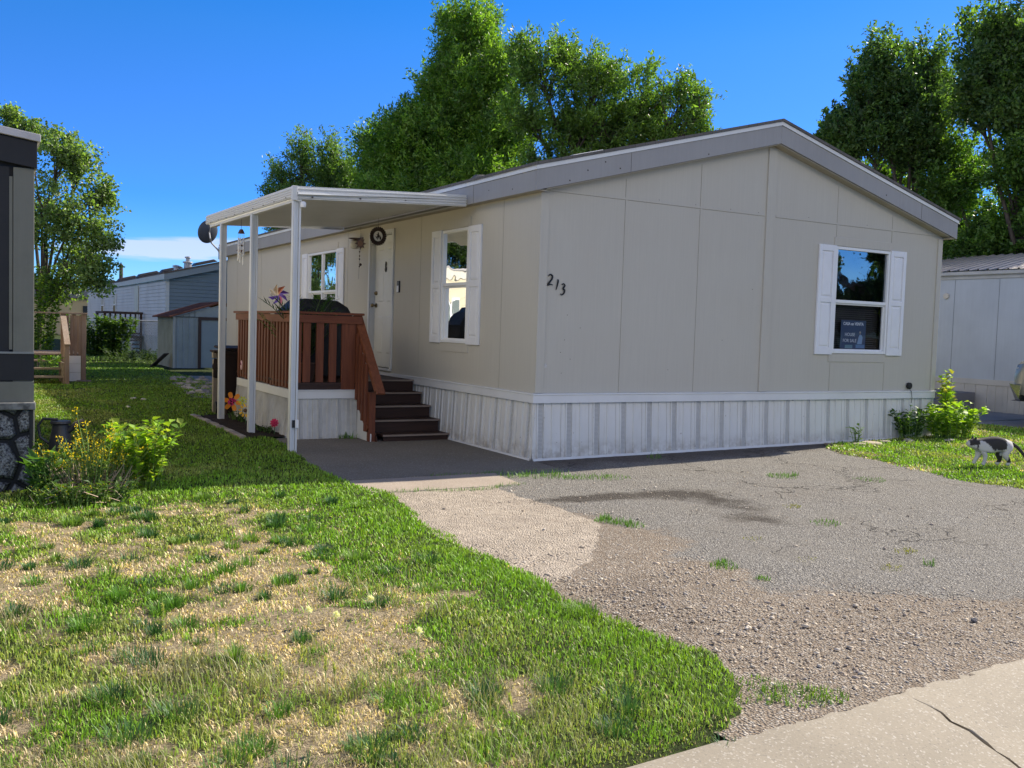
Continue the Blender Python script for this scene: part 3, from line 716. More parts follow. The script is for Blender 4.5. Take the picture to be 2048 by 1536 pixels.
def wp(kind, u, o, z): return (u, -o, z) if kind == 'g' else (-o, u, z)
def wbox(mb, kind, u0, u1, o0, o1, z0, z1):
    a = wp(kind, u0, o0, z0); c_ = wp(kind, u1, o1, z1); mb.box(a[0], c_[0], a[1], c_[1], a[2], c_[2])
def gtop(x): return EAVE+0.02 + RP*(PEAKX-abs(x-PEAKX))
WIN = {'g': [(4.975, 6.13, 1.36, 2.89)], 'l': [(1.79, 2.60, 1.345, 2.905), (7.0, 8.66, 1.03, 2.895)]}
DOOR = (4.40, 5.34, 0.87, 3.02)
def wallmesh(kind, umax, holes, zlo, ztop, th=0.10, panels=None):
    """siding sheet with real openings; groove at each panel joint"""
    mb = MB(); us = sorted(set([0, umax]+[h[0] for h in holes]+[h[1] for h in holes])); zs = sorted(set([zlo, ztop]+[h[2] for h in holes]+[h[3] for h in holes]))
    for i in range(len(us)-1):
        for j in range(len(zs)-1):
            uc, zc = (us[i]+us[i+1])/2, (zs[j]+zs[j+1])/2
            if any(h[0] < uc < h[1] and h[2] < zc < h[3] for h in holes): continue
            mb.quad(wp(kind, us[i], 0, zs[j]), wp(kind, us[i+1], 0, zs[j]), wp(kind, us[i+1], 0, zs[j+1]), wp(kind, us[i], 0, zs[j+1]))
    for h in holes:   # reveals
        for a, c_ in (((h[0], h[2]), (h[1], h[2])), ((h[1], h[2]), (h[1], h[3])), ((h[1], h[3]), (h[0], h[3])), ((h[0], h[3]), (h[0], h[2]))):
            mb.quad(wp(kind, a[0], 0, a[1]), wp(kind, c_[0], 0, c_[1]), wp(kind, c_[0], -th, c_[1]), wp(kind, a[0], -th, a[1]))
    return mb
gw = wallmesh('g', HW, WIN['g'], .70, EAVE)
gw.quad((0, 0, EAVE), (HW, 0, EAVE), (HW, 0, gtop(HW)), (PEAKX, 0, gtop(PEAKX)), (0, 0, gtop(0)))
gw.build('gable_wall', siding, home, fixn=False)
lw = wallmesh('l', HL, WIN['l']+[DOOR], .70, EAVE+.1); lw.build('side_wall', siding, home, fixn=False)
MB().box(HW-.02, HW, .01, HL, .7, EAVE+.1).build('far_side_wall', siding, home)
MB().prism([(0.01, HL, .7), (HW-.02, HL, .7), (HW-.02, HL, gtop(0)), (PEAKX, HL, gtop(PEAKX)), (0.01, HL, gtop(0))], (0, .03, 0)).build('back_wall', siding, home)
MB().box(.05, HW-.05, .3, HL-.05, .62, .70).build('floor_frame', dark, home)
# joints between siding sheets: a dark hairline with a raised lip
jm = paint('joint_line', (.30, .275, .23), 0.9)
lip = MB(); seam = MB()
for u, z1 in ((1.225, None), (2.425, None), (5.0-.03, 1.2), (6.13, 1.2), (4.97, 3.02), (6.15, 3.02)):
    z0, zt = (.815, gtop(u)-.06) if z1 is None else ((.815, 1.22) if z1 < 2 else (3.02, gtop(u)-.06))
    wbox(seam, 'g', u-.0018, u+.0018, 0, .0015, z0, zt); wbox(lip, 'g', u+.0025, u+.03, 0, .004, z0, zt)
wbox(seam, 'g', .12, 3.56, 0, .002, 3.194, 3.199); wbox(lip, 'g', .12, 3.56, 0, .006, 3.199, 3.225)
wbox(seam, 'g', 3.77, 7.2, 0, .002, 3.194, 3.199); wbox(lip, 'g', 3.77, 7.2, 0, .006, 3.199, 3.225)
for u in (.868, 3.35, 6.45, 9.7, 12.1, 14.3):
    wbox(seam, 'l', u-.0025, u+.0025, 0, .0015, .815, EAVE); wbox(lip, 'l', u+.0025, u+.02, 0, .003, .815, EAVE)
seam.build('siding_joint', jm, home); lip.build('joint_strip', siding, home)
cb = MB(); wbox(cb, 'g', 0, .115, .0, .018, .812, EAVE-.0); wbox(cb, 'g', HW-.10, HW, 0, .018, .812, EAVE)
cb.build('corner_board', siding, home, bevel=.002)
MB().box(3.585, 3.745, -.018, 0, .812, 4.115).build('centre_batten', siding, home, bevel=.002)
# flat boards over and under the windows
hb = MB()
for kind, ws in WIN.items():
    for (u0, u1, z0, z1) in ws:
        wbox(hb, kind, u0-.035, u1+.03, 0, .010, z1+.012, z1+.13)
        if z0 > 1.2: wbox(hb, kind, u0-.05, u1+.0, 0, .010, z0-.125, z0-.02)
hb.build('window_head_board', siding, home, bevel=.002)

# roof: shingle deck, white drip edge, grey fascia, soffit
OX, OY = .15, .15
zE = 3.455                                   # roof surface at the fascia line
def rz(x): return zE + RP*(PEAKX+OX-abs(x-PEAKX))
b = NB('asphalt_shingle'); v = b.coord(); n1 = b.noise(v, 3, 4); br = b.n('ShaderNodeTexBrick'); b.put(br.inputs['Vector'], b.coord((1, 1, 1)))
br.inputs['Scale'].default_value = 3.3; br.inputs['Mortar Size'].default_value = .012; br.inputs['Color1'].default_value = (.085, .08, .075, 1); br.inputs['Color2'].default_value = (.13, .12, .11, 1); br.inputs['Mortar'].default_value = (.03, .03, .03, 1)
c = b.mix(b.math('MULTIPLY', b.noise(v, 160, 2), .5), br.outputs[0], (.2, .185, .17, 1)); b.bsdf(c, .95, 0, b.bump(b.noise(v, 120, 3), .6, .006), .2); shingle = b.m
rf = MB(); t = .035
for x0, x1 in ((-OX-.03, PEAKX), (PEAKX, HW+OX+.03)):
    rf.prism([(x0, -OY-.03, rz(x0)), (x1, -OY-.03, rz(x1)), (x1, -OY-.03, rz(x1)+t), (x0, -OY-.03, rz(x0)+t)], (0, HL+2*OY+.06, 0))
roof = rf.build('roof', shingle, home)
dr = MB()
for x0, x1 in ((-OX-.012, PEAKX), (PEAKX, HW+OX+.012)):
    dr.prism([(x0, -OY-.012, rz(x0)-.052), (x1, -OY-.012, rz(x1)-.052), (x1, -OY-.012, rz(x1)-.003), (x0, -OY-.012, rz(x0)-.003)], (0, .010, 0))
dr.box(-OX-.014, -OX-.003, -OY, HL+OY, rz(-OX)-.055, rz(-OX)-.004)
dr.box(HW+OX+.003, HW+OX+.014, -OY, HL+OY, rz(-OX)-.055, rz(-OX)-.004)
dr.build('drip_edge', whitet, home)
fa = MB(); fh = .255
for x0, x1 in ((-OX, PEAKX-.001), (PEAKX+.001, HW+OX)):
    fa.prism([(x0, -OY, rz(x0)-fh-.035), (x1, -OY, rz(x1)-fh-.035), (x1, -OY, rz(x1)-.053), (x0, -OY, rz(x0)-.053)], (0, .02, 0))
fa.build('gable_fascia', trimm, home, bevel=.002)
MB().box(-OX-.001, -OX+.02, -OY+.021, HL+OY, EAVE-.005, rz(-OX)-.056).build('eave_fascia', trimm, home, bevel=.002)
MB().box(HW+OX-.02, HW+OX, -OY+.021, HL+OY, EAVE-.005, rz(-OX)-.056).build('eave_fascia', trimm, home, bevel=.002)
so = MB()
so.box(-OX+.021, -.001, -OY+.021, HL+OY, EAVE+.0, EAVE+.012); so.box(HW+.001, HW+OX-.021, -OY+.021, HL+OY, EAVE, EAVE+.012)
for x0, x1 in ((0, PEAKX), (PEAKX, HW)):
    so.prism([(x0, -OY+.021, gtop(x0)), (x1, -OY+.021, gtop(x1)), (x1, -OY+.021, gtop(x1)+.012), (x0, -OY+.021, gtop(x0)+.012)], (0, OY-.022, 0))
so.build('soffit', paint('soffit_paint', (.40, .36, .29), .8, .2, 2), home)
# little fascia joints and rust marks round nail heads
nm = MB()
for (x, zf) in ((.55, .12), (1.02, .17), (.80, .06), (.30, .2), (2.4, .2), (5.8, .16)):
    nm.box(x-.008, x+.008, -OY-.003, -OY, rz(x)-.06-zf, rz(x)-.045-zf)
nm.box(1.18, 1.183, -OY-.002, -OY, rz(1.18)-.285, rz(1.18)-.055); nm.box(6.6, 6.603, -OY-.002, -OY, rz(6.6)-.285, rz(6.6)-.055)
for y in (.4, 1.0, 2.2, 4.0, 6.6, 9.0, 11.8, 14.0): nm.box(-OX-.004, -OX-.001, y, y+.012, 3.33-.05*(int(y*7) % 3), 3.342-.05*(int(y*7) % 3))
for y in (1.42, 9.4, 13.0): nm.box(-OX-.003, -OX-.001, y, y+.004, EAVE, rz(-OX)-.056)
for (u, z) in ((.22, 3.22), (1.75, 3.245), (2.35, 3.24), (2.95, 3.235), (3.45, 3.235), (4.4, 3.25), (5.6, 3.24), (.43, 1.75), (.40, 1.45), (.49, 1.22), (.37, 1.05), (.35, 1.3), (.62, 1.6), (2.0, 1.1), (2.9, 1.5), (3.4, 2.2)):
    nm.box(u-.004, u+.004, -.0025, 0, z-.004, z+.004)
nm.build('nail_mark', paint('rust_mark', (.07, .055, .05), .9), home)
MB().lathe((0.135, -.0, 1.135), [(.022, -.006), (.03, -.003), (.026, 0.001)], 9, 'y').build('paint_chip', paint('bare_chip', (.6, .58, .54), .9, .5, 30), home)
# roof fittings seen along the slope
rv_ = MB()
rv_.prism([(.95, .8, rz(.95)+.03), (1.45, .8, rz(1.45)+.03), (1.45, .8, rz(1.45)+.085), (.95, .8, rz(.95)+.085)], (0, .5, 0)); rv_.build('roof_vent', paint('vent_plate', (.75, .75, .75), .4), home, bevel=.02)
for (x, y) in ((1.4, 9.6), (1.4, 12.6), (2.4, 6.1)):
    MB().lathe((x, y, rz(x)), [(.16, .0), (.15, .12), (.20, .13), (.20, .17), (.12, .24)], 14).build('roof_cap', shingle, home, smooth=True)

# trim board and skirting
tb = MB(); wbox(tb, 'g', -.03, HW+.0, .0, .030, .69, .785); wbox(tb, 'l', .0, 3.50, .0, .030, .69, .785)
wbox(tb, 'g', -.038, HW+.005, .0, .038, .786, .806); wbox(tb, 'l', .0, 3.50, .0, .038, .786, .806)
wbox(tb, 'l', 3.5, HL, .0, .03, .69, .806)
tb.build('skirting_trim', whitet, home, bevel=.004)
def skirt(kind, u0, u1, zb0, zb1, ztop, vents=True):
    mb = MB(); vb = MB(); P = .4064; u = u0; prof = []; vs = []
    while u < u1:
        pat = [(0, 0), (.055, 0), (.058, .012), (.075, .012), (.080, -.006), (.150, -.006), (.154, .012), (.175, .012), (.178, 0), (.262, 0), (.268, .014), (.278, .014), (.284, 0), (.395, 0), (.399, -.007), (.4064, -.007)]
        for a, o_ in pat:
            if u+a <= u1: prof.append((u+a, o_))
        if u+.15 <= u1: vs.append(u+.080)
        u += P
    if prof[-1][0] < u1-.001: prof.append((u1, 0))
    def zb(q): return zb0+(zb1-zb0)*(q-u0)/(u1-u0)
    for (a, oa), (c_, oc) in zip(prof[:-1], prof[1:]):
        k_ = -.012
        mb.quad(wp(kind, a, oa+k_+.03, zb(a)), wp(kind, c_, oc+k_+.03, zb(c_)), wp(kind, c_, oc+k_, ztop), wp(kind, a, oa+k_, ztop))
    for a in vs: vb.quad(wp(kind, a+.004, -.006+.0195, zb(a)+.02), wp(kind, a+.066, -.006+.0195, zb(a)+.02), wp(kind, a+.066, -.0155, ztop), wp(kind, a+.004, -.0155, ztop))
    rl = MB()
    n_ = 8
    for k in range(n_):
        a, c_ = u0+(u1-u0)*k/n_, u0+(u1-u0)*(k+1)/n_
        p = [wp(kind, a, .022, zb(a)-.02), wp(kind, c_, .022, zb(c_)-.02), wp(kind, c_, .05, zb(c_)-.02), wp(kind, a, .05, zb(a)-.02), wp(kind, a, .022, zb(a)+.028), wp(kind, c_, .022, zb(c_)+.028), wp(kind, c_, .042, zb(c_)+.028), wp(kind, a, .042, zb(a)+.028)]
        rl.quad(p[2], p[3], p[7], p[6]); rl.quad(p[4], p[5], p[6], p[7])
    return mb, vb, rl
b = NB('perforated_vent'); v = b.coord((1, 1, 1)); s_ = b.n('ShaderNodeSeparateXYZ'); b.put(s_.inputs[0], v)
u_ = b.math('ADD', s_.outputs[0], s_.outputs[1])
dt_ = b.math('MULTIPLY', b.math('ABSOLUTE', b.math('SINE', b.math('MULTIPLY', u_, 200.0))), b.math('ABSOLUTE', b.math('SINE', b.math('MULTIPLY', s_.outputs[2], 200.0))))
c = b.mix(b.ramp(dt_, [(.35, 0.0), (.5, 1.0)]), (.60, .59, .57, 1), (.24, .24, .23, 1)); b.bsdf(c, .6); perf = b.m
skirtg = paint('white_skirting_grime', (.66, .655, .64), 0.5, 0.30, 2.2, dirtcol=(.42, .38, .31))
a_, v_, r_ = skirt('g', -.012, HW, .0, .085, .695); a_.build('gable_skirting', skirtm, home, fixn=False); v_.build('skirting_vent', perf, home, fixn=False); r_.build('skirting_rail', whitet, home)
a_, v_, r_ = skirt('l', -.012, 3.55, .0, .0, .695); a_.build('side_skirting', skirtm, home, fixn=False); v_.build('skirting_vent', perf, home, fixn=False); r_.build('skirting_rail', whitet, home)
a_, v_, r_ = skirt('l', 6.0, HL, .0, .0, .695); a_.build('side_skirting', skirtm, home, fixn=False)
MB().box(HW-.01, HW+.01, 0, HL, 0, .7).build('side_skirting', skirtm, home)

# windows
def glassmat(name, refl=0.5, tint=(.55, .62, .62), wav=0.35, fk=.8):
    if name in MATS: return MATS[name]
    b = NB(name); v = b.coord((1, 1, 1)); n_ = b.noise(v, 1.6, 2, .4)
    bp = b.bump(n_, wav, .02)
    g = b.n('ShaderNodeBsdfGlossy'); g.inputs['Roughness'].default_value = .015; g.inputs['Color'].default_value = (.95, .97, 1, 1); b.put(g.inputs['Normal'], bp)
    t_ = b.n('ShaderNodeBsdfTransparent'); t_.inputs[0].default_value = tuple(tint)+(1,)
    fr = b.n('ShaderNodeFresnel'); fr.inputs[0].default_value = 1.5
    f_ = b.math('ADD', b.math('MULTIPLY', fr.outputs[0], fk), refl, clamp=True)
    ms = b.n('ShaderNodeMixShader'); b.put(ms.inputs[0], f_); b.t.links.new(t_.outputs[0], ms.inputs[1]); b.t.links.new(g.outputs[0], ms.inputs[2])
    b.t.links.new(ms.outputs[0], b.o.inputs[0]); MATS[name] = b.m; return b.m
g_up = glassmat('window_glass_upper', .30, wav=.2); g_lo = glassmat('window_glass_screened', .0, (.75, .78, .82), fk=.3); g_side = glassmat('window_glass_side', .5, wav=.5); g_side_lo = glassmat('window_glass_side_low', .42)
g_far_lo = glassmat('window_glass_far_low', .12)
shut_m = paint('shutter_white', (.76, .76, .77), .5, .10, 3)
def window(parent, kind, u0, u1, z0, z1, mid, cols=1, gu=g_up, gl=g_lo, fm=whitev, roomd=.6, room=True, off=0.0, lbl=None):
    f = .038; mb = MB(); p = .016+off
    def W_(m_, a, c_, o0, o1, e, g_): wbox(m_, kind, a, c_, o0+off, o1+off, e, g_)
    W_(mb, u0, u0+f, -.07, .016, z0, z1); W_(mb, u1-f, u1, -.07, .016, z0, z1)
    W_(mb, u0+f, u1-f, -.07, .016, z0, z0+f); W_(mb, u0+f, u1-f, -.07, .016, z1-f, z1)
    W_(mb, u0+f, u1-f, -.06, .006, mid-.022, mid+.022)
    cw = (u1-u0)/cols
    for k in range(1, cols): W_(mb, u0+k*cw-.03, u0+k*cw+.03, -.06, .010, z0+f, mid-.023); W_(mb, u0+k*cw-.03, u0+k*cw+.03, -.06, .010, mid+.023, z1-f)
    fr = mb.build('window', fm, parent, bevel=.003, label=lbl)
    for k in range(cols):
        a = u0+k*cw+(f if k == 0 else .03); c_ = u0+(k+1)*cw-(f if k == cols-1 else .03)
        sm = MB(); s_ = .024
        for (q0, q1, r0, r1) in ((a, a+s_, z0+f, mid-.022), (c_-s_, c_, z0+f, mid-.022), (a+s_, c_-s_, z0+f, z0+f+s_), (a+s_, c_-s_, mid-.022-s_, mid-.022)): W_(sm, q0, q1, -.05, -.022, r0, r1)
        sm.build('sash', fm, fr, bevel=.002)
        MB().quad(wp(kind, a, -.015+off, mid+.022), wp(kind, c_, -.015+off, mid+.022), wp(kind, c_, -.015+off, z1-f), wp(kind, a, -.015+off, z1-f)).build('upper_pane', gu, fr, fixn=False)
        MB().quad(wp(kind, a+s_, -.04+off, z0+f+s_), wp(kind, c_-s_, -.04+off, z0+f+s_), wp(kind, c_-s_, -.04+off, mid-.022-s_), wp(kind, a+s_, -.04+off, mid-.022-s_)).build('lower_pane', gl, fr, fixn=False)
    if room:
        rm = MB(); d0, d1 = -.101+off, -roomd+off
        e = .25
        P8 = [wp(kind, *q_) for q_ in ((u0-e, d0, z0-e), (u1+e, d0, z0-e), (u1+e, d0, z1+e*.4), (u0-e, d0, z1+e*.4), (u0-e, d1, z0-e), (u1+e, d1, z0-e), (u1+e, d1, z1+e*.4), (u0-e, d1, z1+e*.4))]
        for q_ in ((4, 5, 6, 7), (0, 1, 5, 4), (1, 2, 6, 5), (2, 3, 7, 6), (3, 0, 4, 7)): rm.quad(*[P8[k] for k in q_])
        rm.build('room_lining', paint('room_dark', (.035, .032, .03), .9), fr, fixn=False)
    return fr
W1 = window(home, 'g', *WIN['g'][0][:2], *WIN['g'][0][2:], 2.11, lbl='gable window with a lifted blind and a sale sign behind the lower glass')
W2 = window(home, 'l', *WIN['l'][0][:2], *WIN['l'][0][2:], 2.15, gu=g_side, gl=g_side_lo)
W3 = window(home, 'l', *WIN['l'][1][:2], *WIN['l'][1][2:], 2.15, 2, gu=g_side, gl=g_far_lo, lbl='twin window behind the deck')
# blinds
bl = MB()
for k in range(20): 
    z = 2.03-.031*k; bl.box(5.0, 6.10, .135, .155, z, z+.022)
bl.box(4.99, 6.11, .13, .16, 2.05, 2.09)
bl.build('blind', paint('blind_slat', (.055, .048, .045), .6), W1)
bl = MB()
for k in range(24): bl.box(.135, .15, 1.84, 2.55, 2.85-.030*k, 2.85-.030*k+.021)
bl.build('blind', paint('blind_green', (.10, .14, .12), .6), W2)
def frustum(mb, kind, u0, u1, z0, z1, o0, o1, ins):
    a = [wp(kind, *q_) for q_ in ((u0, o0, z0), (u1, o0, z0), (u1, o0, z1), (u0, o0, z1))]
    c_ = [wp(kind, *q_) for q_ in ((u0+ins, o1, z0+ins), (u1-ins, o1, z0+ins), (u1-ins, o1, z1-ins), (u0+ins, o1, z1-ins))]
    mb.quad(*c_)
    for k in range(4): mb.quad(a[k], a[(k+1) % 4], c_[(k+1) % 4], c_[k])
def shutter(kind, u0, u1, z0, z1, mid):
    mb = MB(); s_ = .062
    for (a, c_, e, g_) in ((u0, u0+s_, z0, z1), (u1-s_, u1, z0, z1), (u0+s_, u1-s_, z0, z0+.10), (u0+s_, u1-s_, z1-.085, z1), (u0+s_, u1-s_, mid-.035, mid+.035)): wbox(mb, kind, a, c_, .001, .030, e, g_)
    wbox(mb, kind, u0+s_, u1-s_, .001, .014, z0+.10, mid-.035); wbox(mb, kind, u0+s_, u1-s_, .001, .014, mid+.035, z1-.085)
    sh = mb.build('shutter', shut_m, home, bevel=.003)
    pm = MB(); frustum(pm, kind, u0+s_+.012, u1-s_-.012, z0+.115, mid-.05, .0141, .026, .022); frustum(pm, kind, u0+s_+.012, u1-s_-.012, mid+.05, z1-.10, .0141, .026, .022)
    pm.build('raised_panel', shut_m, sh)
shutter('g', 4.625, 4.968, 1.34, 2.90, 2.12); shutter('g', 6.137, 6.48, 1.34, 2.905, 2.12)
shutter('l', 1.42, 1.775, 1.335, 2.91, 2.14); shutter('l', 2.61, 2.925, 1.335, 2.915, 2.14)
shutter('l', 6.60, 6.975, 1.02, 2.905, 1.98); shutter('l', 8.675, 9.01, 1.02, 2.905, 1.98)

# entry door
dm = MB(); u0, u1, z0, z1 = DOOR
wbox(dm, 'l', u0-.055, u0, 0, .03, z0, z1+.055); wbox(dm, 'l', u1, u1+.055, 0, .03, z0, z1+.055); wbox(dm, 'l', u0, u1, 0, .03, z1, z1+.055)
wbox(dm, 'l', u0, u0+.012, -.12, .0, z0, z1); wbox(dm, 'l', u1-.012, u1, -.12, .0, z0, z1); wbox(dm, 'l', u0+.012, u1-.012, -.12, 0, z1-.012, z1); wbox(dm, 'l', u0-.03, u1+.03, -.12, .05, z0-.035, z0)
dm.build('door_frame', paint('door_frame_white', (.66, .66, .64), .5, .15, 2), home, bevel=.003)
b_ = MB(); wbox(b_, 'l', u0+.013, u1-.013, -.11, -.075, z0+.005, z1-.014)
door = b_.build('door', paint('door_white', (.68, .68, .64), .45, .12, 2), home)
pm = MB(); iu = (u1-u0-.026)
for (c0, c1) in ((.13, .44), (.56, .87)):
    for (e, g_) in ((.09, .40), (.48, .83), (.87, .955)):
        zz0, zz1 = z0+.005+(z1-z0)*e, z0+.005+(z1-z0)*g_; a, c_ = u0+.013+iu*c0, u0+.013+iu*c1
        frustum(pm, 'l', a, c_, zz0, zz1, -.0749, -.086, .014); frustum(pm, 'l', a+.03, c_-.03, zz0+.03, zz1-.03, -.0748, -.066, .02)
pm.build('door_panel', MATS['door_white'], door, fixn=False)
brass = paint('aged_brass', (.22, .17, .09), .35, .2, 5, metal=.8)
MB().lathe(wp('l', u1-.09, -.075, 1.88), [(.035, 0), (.035, -.02), (.012, -.03), (.012, -.05), (.03, -.06), (.032, -.085), (.015, -.10)], 14, 'x').build('door_knob', brass, door, smooth=True)
MB().lathe(wp('l', u1-.09, -.075, 2.08), [(.033, 0), (.033, -.022), (.02, -.03), (.02, -.04)], 14, 'x').build('deadbolt', brass, door, smooth=True)
# dark leaf shaped knocker
kn = MB(); kn.prism([(.073, 4.85+.8*a_, 2.50+.62*c_) for a_, c_ in ((0, -.14), (-.03, -.06), (-.005, .02), (-.02, .08), (.005, .14), (.03, .07), (.02, -.01), (.04, -.08))], (-.02, 0, 0))
kn.build('knocker', paint('black_iron', (.03, .028, .025), .6), door, bevel=.004)
# doorbell camera and button
db = MB(); wbox(db, 'l', 4.095, 4.175, 0.001, .026, 2.07, 2.25); db.build('doorbell_camera', paint('black_plastic', (.02, .02, .022), .35), home, bevel=.006)
db = MB(); wbox(db, 'l', 4.100, 4.170, .027, .034, 2.075, 2.175); db.build('doorbell_plate', whitev, home)
# wall lamp by the door
lm = MB(); wbox(lm, 'l', 5.72, 5.98, 0, .012, 2.86, 3.03); lm.lathe(wp('l', 5.85, .10, 2.98), [(.11, .035), (.115, .028), (.02, -.0)], 14)
lamp = lm.build('wall_lamp', paint('old_brass', (.16, .12, .10), .5), home)
MB().lathe(wp('l', 5.85, .10, 2.97), [(.03, .01), (.085, -.01), (.10, -.06), (.075, -.12), (.03, -.14)], 16).build('lamp_globe', paint('frosted_glass', (.62, .60, .55), .25), lamp, smooth=True)
# vent cap with wire
MB().lathe((6.70, 0, .885), [(.05, -.012), (.05, -.045), (.035, -.05), (.02, -.05)], 16, 'y').build('vent_cap', paint('black_rubber', (.015, .015, .015), .6), home, smooth=True)
MB().tube([(6.70, -.03, .84), (6.735, -.045, .80), (6.75, -.05, .70), (6.75, -.04, .62)], .004, 5).build('cable', MATS['black_rubber'], home)

# lettering helper: flat text standing on a wall plane
FONT = bpy.data.fonts[0] if len(bpy.data.fonts) else None
def text(name, body, size, mat, parent, loc, kind='g', ext=.004, bold=0.0, rot=0.0, shear=0.0, align='CENTER'):
    cu = bpy.data.curves.new(name, 'FONT'); cu.body = body; cu.size = size; cu.extrude = ext; cu.offset = bold; cu.align_x = align; cu.shear = shear
    cu.resolution_u = 6
    t_ = bpy.data.objects.new(name, cu); COL.objects.link(t_)
    me = bpy.data.meshes.new_from_object(t_.evaluated_get(bpy.context.evaluated_depsgraph_get())); COL.objects.unlink(t_); bpy.data.objects.remove(t_)
    R_ = Matrix.Rotation(radians(90), 4, 'X') if kind == 'g' else (Matrix.Rotation(radians(-90), 4, 'Z') @ Matrix.Rotation(radians(90), 4, 'X'))
    me.transform(R_ @ Matrix.Rotation(rot, 4, 'Z'))
    me.materials.clear(); me.materials.append(mat)
    o = bpy.data.objects.new(name, me); COL.objects.link(o); o.parent = parent; o.location = Vector(loc)-world_of(parent); return o
# script-like house digits as swept strokes
num = paint('black_number', (.008, .008, .01), .4)
def digit(pts, cx, cz, s_, nm_):
    pts = [Vector((cx+p[0]*s_, -.012, cz+p[1]*s_)) for p in pts]
    # smooth by Catmull-Rom
    q_ = []
    P_ = [pts[0]]+pts+[pts[-1]]
    for k in range(1, len(P_)-2):
        for t_ in (0, .25, .5, .75):
            a, b2, c2, d2 = P_[k-1], P_[k], P_[k+1], P_[k+2]
            q_.append(.5*((2*b2)+(c2-a)*t_+(2*a-5*b2+4*c2-d2)*t_*t_+(3*b2-a-3*c2+d2)*t_**3))
    q_.append(pts[-1])
    n_ = len(q_); rr = [s_*(.035+.055*sin(pi*min(1, k/(n_-1)*1.0))) for k in range(n_)]
    MB().tube(q_, rr, 6).build('house_number', num, home)
digit([(-.22, .30), (-.05, .48), (.20, .38), (.15, .08), (-.12, -.25), (-.25, -.45), (-.02, -.38), (.28, -.42)], .165, 2.155, .135, '2')
digit([(.02, .45), (.10, .42), (.04, .0), (-.10, -.5)], .262, 2.105, .125, '1')
digit([(-.14, .40), (.08, .48), (.20, .30), (.02, .08), (.18, -.08), (.12, -.36), (-.12, -.50), (-.24, -.40)], .345, 2.055, .135, '3')
# sale sign behind the lower glass
sg = thing('sale_sign', (5.50, .075, 1.43), 'dark blue for sale sign with a small figure propped inside the gable window', 'sign')
MB().box(5.245, 5.775, .07, .078, 1.425, 1.845).build('board', paint('sign_navy', (.07, .10, .17), .5), sg)
tm = paint('sign_lettering', (.85, .85, .88), .6)
text('lettering', 'CASA en VENTA', .060, tm, sg, (5.50, .066, 1.775), bold=.002, ext=.001)
text('lettering', 'HOUSE', .068, tm, sg, (5.435, .066, 1.615), ext=.001)
text('lettering', 'FOR SALE', .068, tm, sg, (5.435, .066, 1.525), ext=.001)
pic = MB(); pic.prism([(5.60, .067, 1.50), (5.625, .067, 1.60), (5.645, .067, 1.635), (5.665, .067, 1.64), (5.69, .067, 1.63), (5.71, .067, 1.60), (5.70, .067, 1.50)], (0, .002, 0)); pic.build('printed_jacket', paint('print_blue', (.30, .42, .60), .6), sg)
pic = MB(); pic.lathe((5.655, .067, 1.675), [(.016, 0), (.017, .002)], 10, 'y'); pic.box(5.647, 5.662, .067, .069, 1.64, 1.662); pic.build('printed_face', paint('print_skin', (.45, .36, .31), .6), sg)
MB().box(5.34, 5.50, .066, .069, 1.435, 1.485).build('printed_panel', paint('print_teal', (.20, .33, .36), .6), sg); MB().box(5.57, 5.76, .066, .069, 1.44, 1.492).build('printed_panel', paint('print_mid', (.14, .25, .42), .6), sg)

# ------------------------------------------------------------------ patio cover
aw = thing('patio_cover', (-1.3, 3.8, 0), 'white corrugated metal patio cover on three posts over the deck and steps', 'patio cover')
AX0, AY0, AY1 = -2.50, 1.36, 6.05
awm = paint('awning_white', (.62, .62, .60), .45, .08, 2); AZ = lambda x: 3.115+.075*(x-AX0)      # top sheet height
def yn(x): return AY0+.10*(x-AX0)
def yf(x): return AY1+.10*(x-AX0)
sh = MB(); prof_n = 46
for s0, s1 in ((-2.47, -.16),):
    PA, PB = [], []
    for k in range(prof_n):
        t0 = k/prof_n
        for dt, dz in ((0, 0), (.30, 0), (.36, .03), (.62, .03), (.68, 0)):
            t_ = t0+dt/prof_n
            PA.append((s0, yn(s0)+(yf(s0)-yn(s0))*t_, AZ(s0)-.065+dz)); PB.append((s1, yn(s1)+(yf(s1)-yn(s1))*t_, AZ(s1)-.065+dz))
    for k in range(len(PA)-1): sh.quad(PA[k], PA[k+1], PB[k+1], PB[k])
sh.build('roof_panel', awm, aw)
def ribbed(mb, A_, B_, n_, h, outv, nribs=4, zt=.02):
    """fascia with horizontal ribs from A to B (top points), height h"""
    A_, B_, outv = Vector(A_), Vector(B_), Vector(outv); pr = [(0, 0)]
    for k in range(nribs):
        z = zt+k*(h-zt)/nribs; d = (h-zt)/nribs
        pr += [(z, 0), (z+.004, .012), (z+d*.55, .012), (z+d*.62, 0)]
    pr.append((h, 0)); pr.append((h, -.03))
    for (a, oa), (c_, oc) in zip(pr[:-1], pr[1:]):
        mb.quad(A_+outv*oa-Vector((0, 0, a)), B_+outv*oa-Vector((0, 0, a)), B_+outv*oc-Vector((0, 0, c_)), A_+outv*oc-Vector((0, 0, c_)))
ff = MB(); ribbed(ff, (AX0-.02, yn(AX0)+.06, AZ(AX0)+.035), (-.165, yn(-.165), AZ(-.165)+.0), 1, .150, (0, -1, 0)); ff.build('side_fascia', awm, aw)
ff = MB(); ribbed(ff, (AX0-.02, yn(AX0)+.061, AZ(AX0)+.035), (AX0-.02, yf(AX0), AZ(AX0)+.085), 1, .135, (-1, 0, 0)); ff.build('front_fascia', awm, aw)
ff = MB(); ribbed(ff, (AX0-.02, yf(AX0), AZ(AX0)+.085), (-.165, yf(-.165), AZ(-.165)+.03), 1, .14, (0, 1, 0)); ff.build('side_fascia', awm, aw)
